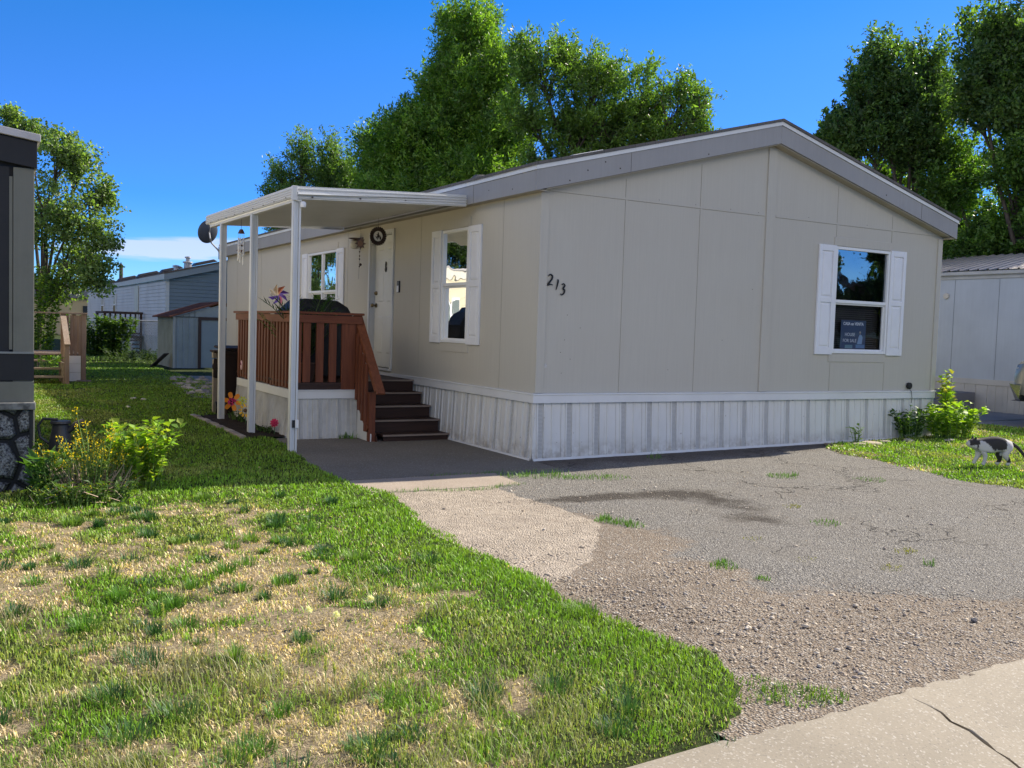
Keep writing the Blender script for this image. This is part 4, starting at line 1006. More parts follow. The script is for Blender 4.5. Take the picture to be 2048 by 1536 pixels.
MB().box(AX0-.034, AX0+.03, yn(AX0)+.045, yn(AX0)+.10, AZ(AX0)-.13, AZ(AX0)+.038).build('corner_cap', awm, aw, bevel=.004)
MB().bar((-2.44, yn(AX0)+.08, 3.005), (-2.44, yf(AX0)-.05, 3.045), .07, .055).build('beam', awm, aw, bevel=.004)
nl = MB()
for k in range(9):
    y = AY0+.3+k*.5; nl.box(AX0-.036, AX0-.03, y, y+.03, 3.03+.004*k, 3.04+.004*k)
for k in range(4): x = -2.3+k*.62; nl.box(x, x+.016, yn(x)+.02, yn(x)+.04, AZ(x)-.1, AZ(x)-.085)
nl.build('screw', MATS['rust_mark'], aw)
MB().box(-.152, -.135, yn(-.15)+.1, yf(-.15)-.05, 3.185, 3.21).build('hanger_rail', paint('rail_dark', (.10, .10, .095), .7), aw)
def post(x, y, zt):
    mb = MB(); w_ = .045
    for sx in (-1, 1):
        for (a, c_, e, g_) in ((sx*w_-.006*sx, sx*w_, -w_, w_),): mb.box(x+a, x+c_, y+e, y+g_, -.02, zt)
        mb.box(x+sx*.02, x+sx*w_, y-w_, y-w_+.008, -.02, zt); mb.box(x+sx*.02, x+sx*w_, y+w_-.008, y+w_, -.02, zt)
    mb.box(x-.02, x+.02, y-w_+.014, y-w_+.020, -.02, zt); mb.box(x-.02, x+.02, y+w_-.02, y+w_-.014, -.02, zt)
    return mb.build('post', paint('post_white', (.62, .64, .655), .4, .10, 2), aw, bevel=.003)
p1 = post(-2.455, 1.50, 2.99); p2 = post(-2.445, 3.43, 3.005); p3 = post(-2.44, 5.23, 3.02)
MB().box(-2.44, -2.40, 1.435, 1.454, .30, .40).build('outlet_cover', whitev, p1, bevel=.003)
MB().box(-2.475, -2.44, 1.44, 1.454, .305, .395).build('outlet_box', MATS['black_plastic'], p1, bevel=.003)
MB().lathe((-2.40, 1.42, 2.93), [(.03, -.02), (.036, 0), (.036, .03), (.02, .05)], 10).build('motion_light', whitev, p1, smooth=True)

# ------------------------------------------------------------------ deck and steps
red = wood('red_stained_wood_z', (.19, .058, .026), (.115, .036, .018), 'z', .6); redx = wood('red_stained_wood_x', (.18, .054, .025), (.11, .034, .017), 'x', .6); redy = wood('red_stained_wood_y', (.21, .068, .03), (.13, .043, .02), 'y', .6)
dk = wood('deck_brown', (.05, .024, .018), (.03, .016, .012), 'x', .55); dky = wood('deck_brown_y', (.09, .04, .024), (.055, .027, .018), 'y', .6)
deck = thing('wooden_deck', (-1.0, 4.2, 0), 'red stained wooden deck with slatted railing and dark steps up to the entry door', 'deck')
DX0, DX1, DY0, DY1 = -2.05, -.05, 2.74, 5.72; ZF = .76
fl = MB(); y = DY0-.02
while y < DY1: fl.box(DX0-.02 if y < 9 else 0, DX1 if y > 3.42 else -1.17, y, y+.132, ZF-.035, ZF); y += .14
fl.build('floor_board', dk, deck, bevel=.003)
MB().box(DX0-.005, -1.19, DY0-.012, DY0+.02, .655, .724).box(DX0-.005, DX0+.025, DY0+.021, DY1, .655, .724).build('rim_board', dk, deck)
wt = MB(); wt.box(DX0-.03, -1.18, DY0-.04, DY0-.013, .545, .652); wt.box(DX0-.035, DX0-.006, DY0-.012, DY1, .535, .652); wt.box(DX0-.035, -1.18, DY0-.055, DY0-.008, .6525, .665)
wt.build('skirting_trim', whitet, deck, bevel=.003)
sk = MB(); pr = []; x = DX0
pat = [(0, 0), (.03, .0), (.034, .012), (.05, .012), (.054, -.004), (.10, -.004), (.104, .01), (.12, .01), (.124, 0), (.135, 0)]
while x < -1.18:
    pr += [(x+a, DY0-.02-o_) for a, o_ in pat if x+a <= -1.18]; x += .135
P0 = [(a, c_-.02, .005) for a, c_ in pr]; P1 = [(a, c_+.008, .56) for a, c_ in pr]
for k in range(len(P0)-1): sk.quad(P0[k], P0[k+1], P1[k+1], P1[k])
pr = []; y = DY0
while y < DY1:
    pr += [(DX0-.012-o_*1.2, y+a*.8) for a, o_ in pat]; y += .108
P0 = [(a-.03-.03*sin(k*.13)**2, c_, -.02) for k, (a, c_) in enumerate(pr)]; P1 = [(a, c_, .55) for a, c_ in pr]
for k in range(len(P0)-1): sk.quad(P0[k], P0[k+1], P1[k+1], P1[k])
sk.build('skirting', paint('deck_skirting', (.60, .59, .56), .5, .4, 3, dirtcol=(.36, .33, .27)), deck, fixn=False)
vv = MB()
for x in (-1.99, -1.72, -1.45): vv.quad((x, DY0-.047, .02), (x+.045, DY0-.047, .02), (x+.045, DY0-.019, .545), (x, DY0-.019, .545))
vv.build('skirting_vent', perf, deck, fixn=False)
# stringer panel beside the steps
MB().prism([(-1.185, 2.70, .0), (-1.185, 2.20, .0), (-1.185, 2.19, .10), (-1.185, 2.30, .16), (-1.185, 2.70, .57)], (.012, 0, 0)).build('stair_side_panel', whitet, deck)
# railing: corner posts, balusters, face boards, caps
def bal(x, y, z0, z1, sx=.019, sy=.044, m_=red): return MB().box(x-sx, x+sx, y-sy, y+sy, z0, z1).build('baluster', m_, deck, bevel=.003)
for k in range(19):
    y = 2.93+k*.152
    if k in (6, 13): continue
    bal(DX0-.012, y, .67+random.uniform(-.01, .015), 1.60, .019, .040)
for x in (-1.905, -1.725, -1.545): bal(x, DY0-.005, .765, 1.60, .050, .019)
def dpost(x, y, z0, z1, h_=.048): return MB().box(x-h_, x+h_, y-h_, y+h_, z0, z1).build('rail_post', red, deck, bevel=.004)
dpost(DX0+.028, DY0+.04, .56, 1.66); dpost(DX0+.028, 3.85, .6, 1.66); dpost(DX0+.028, 4.95, .6, 1.66); dpost(DX0+.028, DY1-.04, .6, 1.66)
MB().box(-1.42, -1.23, DY0-.025, DY0+.015, .62, 1.60).build('rail_post', red, deck, bevel=.003)
MB().box(-1.235, -1.14, DY0-.01, DY0+.085, .0, 1.67).build('rail_post', red, deck, bevel=.004)
MB().box(DX0-.052, DX0-.034, DY0-.045, 3.85, 1.56, 1.665).build('rail_face', redy, deck, bevel=.002); MB().box(DX0-.052, DX0-.034, 3.853, DY1+.06, 1.57, 1.672).build('rail_face', redy, deck, bevel=.002)
MB().box(DX0-.033, -1.14, DY0-.045, DY0-.026, 1.56, 1.665).build('rail_face', redx, deck, bevel=.002)
MB().box(DX0-.08, DX0+.07, DY0+.085, DY1+.10, 1.676, 1.708).build('rail_cap', redy, deck, bevel=.004); MB().box(DX0-.08, -1.12, DY0-.065, DY0+.083, 1.675, 1.707).build('rail_cap', redx, deck, bevel=.004)
bs = MB().box(DX0+.0075, DX0+.03, DY0+.09, DY1-.09, .80, .88); bs.build('bottom_rail', redy, deck)
# far rail, back to the wall
MB().box(DX0+.08, -.06, DY1-.06, DY1-.02, 1.58, 1.67).build('rail_face', redx, deck)
for k in range(11): bal(DX0+.22+k*.165, DY1-.005, .70, 1.58, .040, .018)
# steps
TR = [(2.19, .095), (2.50, .262), (2.81, .430), (3.12, .595), (3.42, .76)]
for k, (y, z) in enumerate(TR):
    x0 = -1.10
    if k < 4: MB().box(x0 if k else -1.02, -.04, y-.02, y+.33, z-.032, z).build('tread', dk, deck, bevel=.004)
    MB().box(x0 if k else -1.0, -.045, y+.003, y+.02, (TR[k-1][1]+.001 if k else .0), z-.033).build('riser', dk, deck)
    MB().box(x0 if k else -1.02, -.04, y-.026, y-.0205, z-.024, z+.001).build('tread_nosing', wood('worn_edge', (.30, .24, .20), (.20, .15, .12), 'x', .8, knots=False), deck, bevel=.002)
MB().box(-1.115, -1.101, 2.2, 3.4, .0, .12).prism([(-1.115, 2.16, .0), (-1.115, 3.42, .0), (-1.115, 3.42, .72), (-1.115, 2.16, .06)], (.012, 0, 0)).build('stringer', dky, deck)
# stair rail
MB().box(-1.20, -1.115, 2.21, 2.295, .0, .66).build('stair_post', red, deck, bevel=.004)
MB().bar((-1.155, 2.84, 1.675), (-1.155, 1.93, .66), .115, .035).build('stair_rail_cap', redy, deck, bevel=.004)
MB().bar((-1.19, 2.80, 1.585), (-1.19, 2.02, .70), .018, .095).build('stair_rail_face', redy, deck, bevel=.002)
MB().bar((-1.212, 2.60, .52), (-1.212, 2.24, .16), .02, .08).build('stair_rail_foot', redy, deck)
for k in range(4):
    y = 2.66-k*.115; zt = 1.60-(2.80-y)*1.12
    bal(-1.215, y, max(.02, .60-(2.72-y)*1.15), zt-.02, .018, .032)
# ------------------------------------------------------------------ foliage builders
lm_a = leafmat('ash_leaf', .5, .42, .5, (1.35, 1.5, .45)); lm_b = leafmat('weed_leaf', .5, .5, .35, (1.4, 1.4, .4))
barkm = None
b = NB('bark'); v = b.coord((8, 8, 1.4)); n1 = b.noise(v, 1.4, 6, .7); c = b.ramp(n1, [(.3, (.035, .028, .022)), (.7, (.13, .105, .085))]); b.bsdf(c, .95, 0, b.bump(n1, .8, .02), .2); barkm = b.m
def leaf_mesh(name, P, ax, nrm, ln, wd, tint, mat, parent, fold=.25, loc=None):
    """kite leaves with a folded midrib: 4 verts, 2 tris each"""
    n = len(P); ax = ax/np.linalg.norm(ax, axis=1, keepdims=True)
    sd = np.cross(ax, nrm); sd /= (np.linalg.norm(sd, axis=1, keepdims=True)+1e-9); up_ = np.cross(sd, ax)
    ln = ln[:, None]; wd = wd[:, None]
    V = np.zeros((n, 4, 3)); V[:, 0] = P; V[:, 2] = P+ax*ln
    mid = P+ax*ln*.42
    V[:, 1] = mid+sd*wd*.5+up_*wd*fold; V[:, 3] = mid-sd*wd*.5+up_*wd*fold
    i = np.arange(n)[:, None]*4; L_ = np.concatenate([i, i+1, i+2, i, i+2, i+3], 1).ravel()
    return np_mesh(name, V.reshape(-1, 3), L_, np.arange(0, n*6, 3), None, mat, np.repeat(tint, 2, 0), parent=parent, loc=loc or (0, 0, 0))
def unit(n):
    a = rng.normal(size=(n, 3)); return a/np.linalg.norm(a, axis=1, keepdims=True)
def tree(name, base, lobes, label, group, dens=95, lsize=.13, lw=.35, cols=None, shoot=(.35, .8), up=.75, leaves=46, trunk_r=.22, clr=.17, mat=None, tex=.0, droop=0.0, fork=.35, seed=1, sublobe=True):
    base = Vector(base); t = thing(name, base, label, 'tree', group)
    cols = np.array(cols or [(.055, .105, .022), (.075, .135, .028), (.045, .085, .022)])
    if sublobe:
        rs = random.Random(seed*7+1); L2 = []
        for l in lobes:
            m_ = 5 if l[3]*l[4] > .8 else 3
            for q in range(m_):
                a = rs.uniform(0, 2*pi); e = rs.uniform(-.62, .62); r_ = rs.uniform(.25, .62)
                L2.append((l[0]+cos(a)*l[3]*r_, l[1]+sin(a)*max(l[3]*.9, .55)*r_, l[2]+e*l[4], l[3]*rs.uniform(.42, .66), l[4]*rs.uniform(.36, .58)))
        lobes2 = L2+[tuple(l[:5])+(1,) for l in lobes]
    else: lobes2 = lobes
    SB = []; SD = []; SL = []
    cc = np.array([[l[0], l[1], l[2]] for l in lobes]).mean(0)
    for l in lobes2:
        cx_, cy_, cz_, rx, rz_ = l[:5]; ry = max(rx*.9, .3 if sublobe else .55)
        n = max(12, int(dens*(rx*ry*rz_)**.75*((.42 if len(l) > 5 else .60) if sublobe else 1))) 
        u = unit(n); r = rng.uniform(.35, 1.0, n)**.45
        c_ = np.array([cx_, cy_, cz_]) + u*np.stack([rx*r, ry*r, rz_*r], 1)*.86
        d = u*.8 + np.array([0, 0, up]) + unit(n)*.45
        d /= np.linalg.norm(d, axis=1, keepdims=True)
        SB.append(c_); SD.append(d); SL.append(rng.uniform(shoot[0], shoot[1], n)*min(1, .45+rz_*.6))
    SB = np.concatenate(SB); SD = np.concatenate(SD); SL = np.concatenate(SL); n = len(SB)
    k = np.repeat(np.arange(n), leaves)
    tt = rng.random(len(k)); rad = clr*(1-.55*tt)
    P = SB[k] + SD[k]*(SL[k]*(tt-.35))[:, None] + rng.normal(size=(len(k), 3))*(rad*.62)[:, None]
    ax = SD[k]*.5 + unit(len(k))*1.0 + np.array([0, 0, .1-droop])
    nr = unit(len(k)) + np.array([0, 0, .7])
    ln = lsize*rng.uniform(.6, 1.25, len(k)); wd = ln*lw*rng.uniform(.8, 1.2, len(k))
    sh = rng.uniform(.78, 1.25, n)[k][:, None]
    T = cols[rng.integers(0, len(cols), n)][k]*sh*rng.uniform(.75, 1.25, (len(k), 1))
    leaf_mesh('crown', P, ax, nr, ln, wd, T, mat or lm_a, t, loc=base)
    # trunk, limbs to the lobes, twigs into a share of the shoots
    mb = MB(); rr = random.Random(seed); topz = max(l[2] for l in lobes); minz = min(l[2]-l[4] for l in lobes)
    fk = Vector((base.x*(1-.35)+cc[0]*.35, base.y*.65+cc[1]*.35, base.z+(cc[2]-base.z)*fork))
    mb.tube([base-Vector((0, 0, .1)), base.lerp(fk, .3)+Vector((.04, .03, 0)), base.lerp(fk, .7), fk], [trunk_r*1.25, trunk_r, trunk_r*.85, trunk_r*.75], 9)
    for l in lobes:
        e = Vector(l[:3]); m1 = fk.lerp(e, .45)+Vector((rr.uniform(-.2, .2), rr.uniform(-.2, .2), (e-fk).length*.08))
        mb.tube([fk, m1, e, e+Vector((rr.uniform(-.1, .1), 0, l[4]*.6))], [trunk_r*.55, trunk_r*.33, trunk_r*.16, .012], 6)
        ids = [i for i in range(0, n, 5) if (Vector(SB[i])-e).length < max(l[3], l[4])*1.1]
        for i in ids[:26]:
            s_ = Vector(SB[i]); q = e.lerp(m1, rr.uniform(0, .4)); mb.tube([q, q.lerp(s_, .55)+Vector((0, 0, .06)), s_+Vector(SD[i])*SL[i]*.4], [.028, .016, .006], 4, cap=False)
    mb.build('trunk', barkm, t)
    return t
DKC = [(.03, .06, .02), (.045, .08, .025)]
ASH = [(.125, .225, .034), (.165, .29, .04), (.095, .175, .034), (.22, .35, .055)]
LA = [(8.28,18.67,10.81,1.14,1.3),(8.15,19.22,9.21,1.32,1.65),(8.53,17.84,9.16,1.2,1.44),(7.57,18.86,7.46,1.95,1.46),(6.64,19.93,6.85,1.57,1.16),(6.26,20.77,7.41,.84,.92),(8.84,16.96,7.33,1.1,1.26),(8.23,17.23,6.05,1.89,.94),(7.14,18.98,5.66,2.44,.65),(9.1,16.6,5.6,1.0,.7)]
tree('ash_tree', (8.3, 18.6, .1), LA, 'tallest ash tree, rising behind the middle of the home roof', 'green trees behind the homes', cols=ASH, seed=2, dens=230, shoot=(.5, 1.1), lsize=.15, clr=.2)
LD = [(4.54,24.06,7.33,.5,1.16),(5.31,23.6,7.09,.5,1.07),(3.92,24.35,6.33,.6,.8),(6.01,23.17,6.67,.89,1.07),(4.54,23.92,5.2,1.34,1.07),(6.08,23.05,5.43,1.25,1.07),(4.9,23.6,4.0,1.5,.8)]
tree('ash_tree', (5.0, 23.7, 0), LD, 'low spiky tree standing just above the patio cover', 'green trees behind the homes', cols=[(.13, .215, .06), (.17, .275, .07), (.10, .17, .05)], shoot=(.5, 1.1), seed=3, trunk_r=.14, dens=230)
LB = [(8.29,13.91,8.97,1.02,.92),(9.43,13.84,9.07,.72,.94),(8.05,13.97,7.69,.88,.85),(9.52,13.15,8.1,1.2,1.06),(10.87,12.39,8.36,.88,.78),(11.47,11.44,7.99,.67,.86),(10.62,13.04,7.32,1.37,.87),(9.03,13.35,6.81,.99,.71),(11.55,10.79,7.54,.34,.82),(8.05,13.87,6.14,.71,.57),(11.36,12.03,7.18,.85,.57),(10.2,13.2,6.5,1.2,.5)]
tree('ash_tree', (9.7, 13.2, .1), LB, 'broad rounded ash tree to the right of the tallest tree, above the roof slope', 'green trees behind the homes', cols=[(.125, .215, .045), (.165, .275, .05), (.10, .17, .04)], seed=4, dens=150, leaves=42, shoot=(.45, 1.0), lsize=.14)
LE = [(14.47,6.83,8.12,.63,.88),(15.56,6.8,8.41,.51,.9),(14.03,7.06,7.79,.63,.63),(14.8,6.59,7.32,1.01,.82),(13.49,7.32,6.89,.53,.48),(13.98,7.01,6.47,.88,.44),(15.18,6.33,6.76,.63,.76),(13.27,7.41,6.32,.44,.35),(15.34,6.78,6.22,.64,.45)]
MAP = [(.085, .155, .045), (.125, .21, .05), (.065, .12, .04)]
LE = [(a_[0], a_[1], a_[2], a_[3]*1.18, a_[4]*1.1) for a_ in LE]
tree('maple_tree', (15.3, 6.9, .1), LE, 'dark maple with upright branches behind the white trailer, the left one of the pair', 'dark maples behind the white trailer', cols=MAP, seed=5, lsize=.12, lw=.5, dens=260, leaves=50, clr=.14, trunk_r=.13, shoot=(.6, 1.25), up=1.1)
LF = [(14.78,4.37,8.45,.63,.69),(15.33,4.03,8.24,.63,.98),(14.48,4.48,7.58,.58,.58),(15.08,4.11,7.14,.87,.58),(14.79,4.85,7.12,.47,.47),(15.78,3.74,7.68,.69,1.04),(16.2,3.2,7.2,.9,1.0)]
LF = [(a_[0], a_[1], a_[2], a_[3]*1.18, a_[4]*1.1) for a_ in LF]
tree('maple_tree', (16.6, 4.0, .1), LF, 'dark maple at the right edge of the photo, tallest behind the white trailer', 'dark maples behind the white trailer', cols=MAP, seed=6, lsize=.12, lw=.5, dens=260, leaves=50, clr=.14, trunk_r=.13, shoot=(.6, 1.2), up=1.1)
LG = [(15.67,5.99,5.78,1.01,.94),(14.88+.8,4.13,5.81,1.04,.87),(16.22,6.76,4.89,1.05,.98),(16.3,4.78,4.55,1.03,.9),(15.57,8.37,6.06,.61,.38),(15.74,7.68,5.73,.67,.54),(16.2,3.73,4.91,.81,1.27),(16.5,5.5,3.6,1.6,.8),(16.6,3.2,3.8,1.3,.9)]
tree('elm_tree', (17.0, 5.2, .1), LG, 'bushy elm right behind the white trailer roof, in front of the dark maples', 'green trees behind the homes', cols=[(.10, .19, .036), (.145, .26, .045), (.075, .145, .032)], seed=7, lsize=.11, lw=.5, dens=260, trunk_r=.15, leaves=42, clr=.16, up=.3, shoot=(.3, .55))
LH = [(-3.58,19.4,5.9,.57,.75),(-2.99,19.04,5.59,.52,.61),(-3.94,19.5,4.39,.68,1.16),(-3.28,18.53,4.23,.74,1.0),(-2.58,18.74,4.72,.41,.61),(-2.59,17.9,3.68,.46,.37),(-3.47,19.12,2.78,.89,.89),(-2.88,18.2,2.7,.59,.59),(-4.66,21.24,6.88,.4,.4),(-4.23,20.96,6.47,.5,.5),(-4.72,21.13,4.75,.85,1.42)]
tree('aspen_tree', (-4.2, 19.9, 0), LH, 'loose grey green aspen beside the dark painted home on the left', 'green trees behind the homes', cols=[(.15, .23, .07), (.20, .29, .095), (.115, .18, .06)], seed=8, lsize=.09, lw=.85, dens=150, leaves=36, clr=.19, trunk_r=.10, up=.35, shoot=(.35, .7), droop=.4)
# trees on the other side of the street: seen only as reflections in the windows
tree('street_tree', (25.5, -13.5, 0), [(23.9, -14, 4.6, .6, .9), (23.1, -14, 4.75, .55, .28), (23.3, -14.2, 3.5, .6, .45), (22.4, -14.4, 3.0, .8, .45), (20.9, -14.6, 3.2, .6, .45), (20.6, -14.4, 4.1, .25, .4), (25.5, -13.5, 5.5, 1.5, 1.6), (24.8, -12.5, 2.7, 1.2, .6)], 'leafy tree across the street from the home', 'trees across the street', cols=DKC, seed=9, dens=110, lsize=.16, lw=.5, leaves=30, clr=.25)
tree('street_tree', (-9.3, 21, 0), [(-9, 19.5, 4.2, 1.6, 1.2), (-10, 21.5, 5.4, 1.8, 1.4), (-8.3, 22, 4.2, 1.3, 1.2), (-11, 18.8, 4.6, 1.5, 1.2), (-9.5, 20, 6.4, 1.4, 1.0)], 'leafy tree behind the dark home on the left, seen only mirrored in the side windows', 'trees across the street', cols=DKC, seed=12, dens=130, lsize=.16, lw=.5, leaves=30, clr=.25)
tree('street_tree', (33, -24, 0), [(32, -24, 2.6, 2, 1.0), (35, -23, 2.9, 2.0, 1.2), (29, -26, 2.8, 2.4, 1.2), (38, -25, 4.5, 1.6, 2.4)], 'second leafy tree further down the street', 'trees across the street', cols=ASH, seed=10, dens=30, lsize=.26, lw=.5, leaves=30, clr=.4)

def plant(name, base, label, cat, stems, hh, rad, ls, cols, mat=None, lw=.5, lps=14, lean=.35, flower=None, group=None, stemcol=(.12, .2, .04), droop=.0, seed=1, elong=(1, 1), sr=.006, leafstart=.15, nz=.5, twigs=0):
    """many stems from the ground, each with leaves; optional small flowers at the tips"""
    base = Vector(base); t = thing(name, base, label, cat, group); rr = random.Random(seed)
    sm = MB(); P = []; A = []; F = []
    for s_ in range(stems):
        a = rr.uniform(0, 2*pi); q = rad*.55*sqrt(rr.random()); h = hh*rr.uniform(.55, 1.0); ln_ = lean*rr.uniform(.3, 1)*(.4+q/max(rad*.55, .01))
        p0 = base+Vector((q*cos(a)*elong[0], q*sin(a)*elong[1], 0)); d = Vector((cos(a)*elong[0], sin(a)*elong[1], 0))
        p1 = p0+d*ln_*h*.4+Vector((0, 0, h*.55)); p2 = p0+d*ln_*h+Vector((rr.uniform(-.03, .03), rr.uniform(-.03, .03), h))
        sm.tube([p0, p1, p2], [sr, sr*.8, sr*.4], 4, cap=False)
        for k in range(lps):
            f_ = leafstart+(1-leafstart)*(k+rr.random())/lps; pp = (p0.lerp(p1, f_*2) if f_ < .5 else p1.lerp(p2, f_*2-1))
            b2 = rr.uniform(0, 2*pi); P.append(pp); A.append((cos(b2), sin(b2), rr.uniform(-.3, .9)-droop))
        if flower:
            for k in range(flower[1]): 
                f_ = rr.uniform(.72, 1.03); F.append(p1.lerp(p2, f_*2-1 if f_ < 1 else 1)+Vector((rr.uniform(-.02, .02), rr.uniform(-.02, .02), rr.uniform(-.0, .02))))
    sm.build('stem', paint('stem_'+str(stemcol), stemcol, .7), t)
    n = len(P); P = np.array([tuple(p) for p in P]); A = np.array(A)
    T = np.array(cols)[rng.integers(0, len(cols), n)]*rng.uniform(.7, 1.3, (n, 1)); ln = ls*rng.uniform(.5, 1.3, n)
    leaf_mesh('foliage', P, A, unit(n)*nz+np.array([0, 0, 1.0]), ln, ln*lw, T, mat or lm_b, t, loc=base)
    if F:
        F = np.array([tuple(p) for p in F]); n = len(F)
        leaf_mesh('flower', F, unit(n)+np.array([0, 0, .6]), unit(n), np.full(n, flower[2])*rng.uniform(.6, 1.3, n), np.full(n, flower[2]*.55), np.array([flower[0]])*rng.uniform(.8, 1.15, (n, 1)), mat or lm_b, t, loc=base)
    if twigs:
        tw = MB()
        for k in range(twigs):
            a = rr.uniform(0, 2*pi); q = rad*.6*sqrt(rr.random()); p0 = base+Vector((q*cos(a)*elong[0], q*sin(a)*elong[1], rr.uniform(0, .1))); tw.tube([p0, p0+Vector((rr.uniform(-.14, .14), rr.uniform(-.14, .14), rr.uniform(.02, hh*.45)))], [.004, .002], 3, cap=False)
        tw.build('dead_twig', paint('dead_twig', (.42, .31, .23), .9), t)
    return t
YG = [(.16, .25, .03), (.20, .30, .04), (.11, .20, .03)]
plant('mustard_weed', (-4.93, -.62, .0), 'tangled wild mustard with small yellow flowers and dead twigs by the stone skirting', 'plant', 80, .50, .55, .07, [(.14, .22, .05), (.20, .27, .06), (.09, .16, .035)], lw=.24, lps=10, lean=.55, flower=((.75, .56, .03), 7, .022), seed=3, elong=(1.0, .6), twigs=420, droop=.2)
plant('mustard_weed', (-4.86, -.75, .0), 'tallest thin mustard stalk with yellow flowers standing above the tangle', 'plant', 7, .84, .16, .06, [(.14, .22, .05)], lw=.25, lps=9, lean=.22, flower=((.75, .56, .03), 14, .022), seed=5)
plant('leafy_shrub', (-4.47, -.50, .0), 'bright green broad leaved young shrub beside the yellow weeds', 'shrub', 34, .66, .30, .085, [(.24, .40, .04), (.32, .48, .06), (.16, .30, .04), (.28, .34, .06)], lw=.75, lps=22, lean=.32, seed=7, sr=.005)
plant('dock_plant', (-5.22, -.68, .0), 'long leaved dock plant against the stone skirting corner', 'plant', 14, .44, .16, .19, [(.07, .16, .04), (.10, .2, .05)], lw=.25, lps=7, lean=.3, seed=8)
plant('low_weed', (-5.0, -1.12, .0), 'low dark weeds spreading into the lawn before the mustard tangle', 'plant', 70, .20, .55, .06, [(.06, .12, .03), (.10, .17, .035)], lw=.4, lps=10, lean=.7, seed=9, elong=(1.1, .4), twigs=40, flower=((.7, .5, .05), 1, .014))
plant('leafy_shrub', (7.32, -.34, .08), 'sunlit green leafy suckers growing at the right corner of the gable', 'shrub', 50, .60, .66, .11, [(.24, .40, .045), (.32, .47, .07), (.17, .31, .04)], lw=.7, lps=16, lean=.5, seed=11, elong=(1, .6))
plant('leafy_shrub', (7.45, -.14, .08), 'tall leafy sucker with reddish tips at the corner of the gable', 'shrub', 14, 1.10, .24, .11, [(.24, .40, .045), (.32, .46, .07), (.30, .30, .08)], lw=.65, lps=22, lean=.14, seed=12, elong=(.6, .6))
plant('leafy_shrub', (6.55, -.22, .08), 'dark leafy weed in the shade at the foot of the gable skirting', 'shrub', 30, .50, .30, .09, [(.05, .11, .025), (.07, .14, .03)], lw=.6, lps=12, lean=.4, seed=13)
plant('low_weed', (5.35, -.25, .07), 'pale seedling weed with broad leaves before the gable skirting', 'plant', 7, .30, .14, .10, [(.2, .32, .06)], lw=.4, lps=5, lean=.3, seed=14)

# ------------------------------------------------------------------ things on and around the deck
# covered grill
gr = thing('covered_grill', (-1.35, 4.05, ZF), 'barbecue grill under a black cover on the deck', 'grill')
mb = MB(); pr = [(-1.90, ZF+.02), (-.88, ZF+.02), (-.84, 1.60), (-.96, 1.80), (-1.10, 1.885), (-1.25, 1.90), (-1.60, 1.905), (-1.70, 1.88), (-1.90, 1.70), (-1.96, 1.60)]
n = len(pr); secs = [(3.72, .92), (3.78, 1.0), (4.28, 1.0), (4.36, .93)]
i0 = 0
for y, s_ in secs:
    for x, z in pr: mb.v.append((-1.38+(x+1.38)*s_+random.uniform(-.006, .006), y+random.uniform(-.012, .012), ZF+(z-ZF)*(s_ if z > 1 else 1)))
for k in range(len(secs)-1):
    for j in range(n): a_ = k*n+j; b2 = k*n+(j+1) % n; mb.f.append((a_, b2, b2+n, a_+n)); mb.mi.append(0)
mb.f.append(tuple(range(n-1, -1, -1))); mb.mi.append(0); mb.f.append(tuple(range((len(secs)-1)*n, len(secs)*n))); mb.mi.append(0)
mb.build('cover', paint('black_cover', (.014, .016, .022), .55, .3, 6, bump=.6, spec=.3), gr, bevel=.02)
MB().lathe((-1.86, 3.78, ZF+.05), [(.05, 0), (.06, .02), (.05, .04)], 12, 'y').lathe((-.93, 3.78, ZF+.05), [(.05, 0), (.06, .02), (.05, .04)], 12, 'y').build('wheel', MATS['black_rubber'], gr)
# potted palm
pm_ = thing('potted_palm', (-1.78, 3.12, ZF), 'potted palm with arching fronds behind the deck railing', 'potted plant')
MB().lathe((-1.78, 3.12, ZF), [(.10, .0), (.13, .20), (.145, .24), (.135, .25), (.12, .22)], 16).build('pot', paint('pot_brown', (.10, .06, .05), .6), pm_, smooth=True)
P = []; A = []; st_ = MB()
for k in range(15):
    a = 2*pi*k/15+.2; rch = random.uniform(.30, .62); hz = random.uniform(.85, 1.12)
    if k == 0: rch = .75
    pts = []
    for q in range(9):
        t_ = q/8; pts.append(Vector((-1.78+cos(a)*rch*t_**1.3, 3.12+sin(a)*rch*.7*t_**1.3, ZF+.2+hz*(1.25*t_-.42*t_*t_))))
    st_.tube(pts, .005, 4, cap=False)
    for q in range(2, 9):
        for s_ in (-1, 1):
            for w_ in (0, .5):
                p = pts[q-1].lerp(pts[q], w_); d = (pts[q]-pts[q-1]).normalized(); sd_ = d.cross(Vector((0, 0, 1))).normalized()*s_
                P.append(tuple(p)); A.append(tuple(sd_*.8+d*.55+Vector((0, 0, .15))))
st_.build('stalk', paint('stem_green', (.05, .09, .03), .6), pm_)
n = len(P); leaf_mesh('frond', np.array(P), np.array(A), np.tile([0, 0, 1.0], (n, 1)), rng.uniform(.14, .24, n), rng.uniform(.014, .02, n), np.array([[.03, .075, .025]])*rng.uniform(.7, 1.4, (n, 1)), lm_b, pm_, loc=(-1.78, 3.12, ZF))
plant('trailing_plant', (-1.93, 3.6, 1.30), 'trailing vine plant hanging over the corner of the deck railing', 'potted plant', 16, .42, .22, .05, [(.035, .07, .025), (.05, .09, .03)], lw=.6, lps=9, lean=1.1, seed=15, droop=.5)
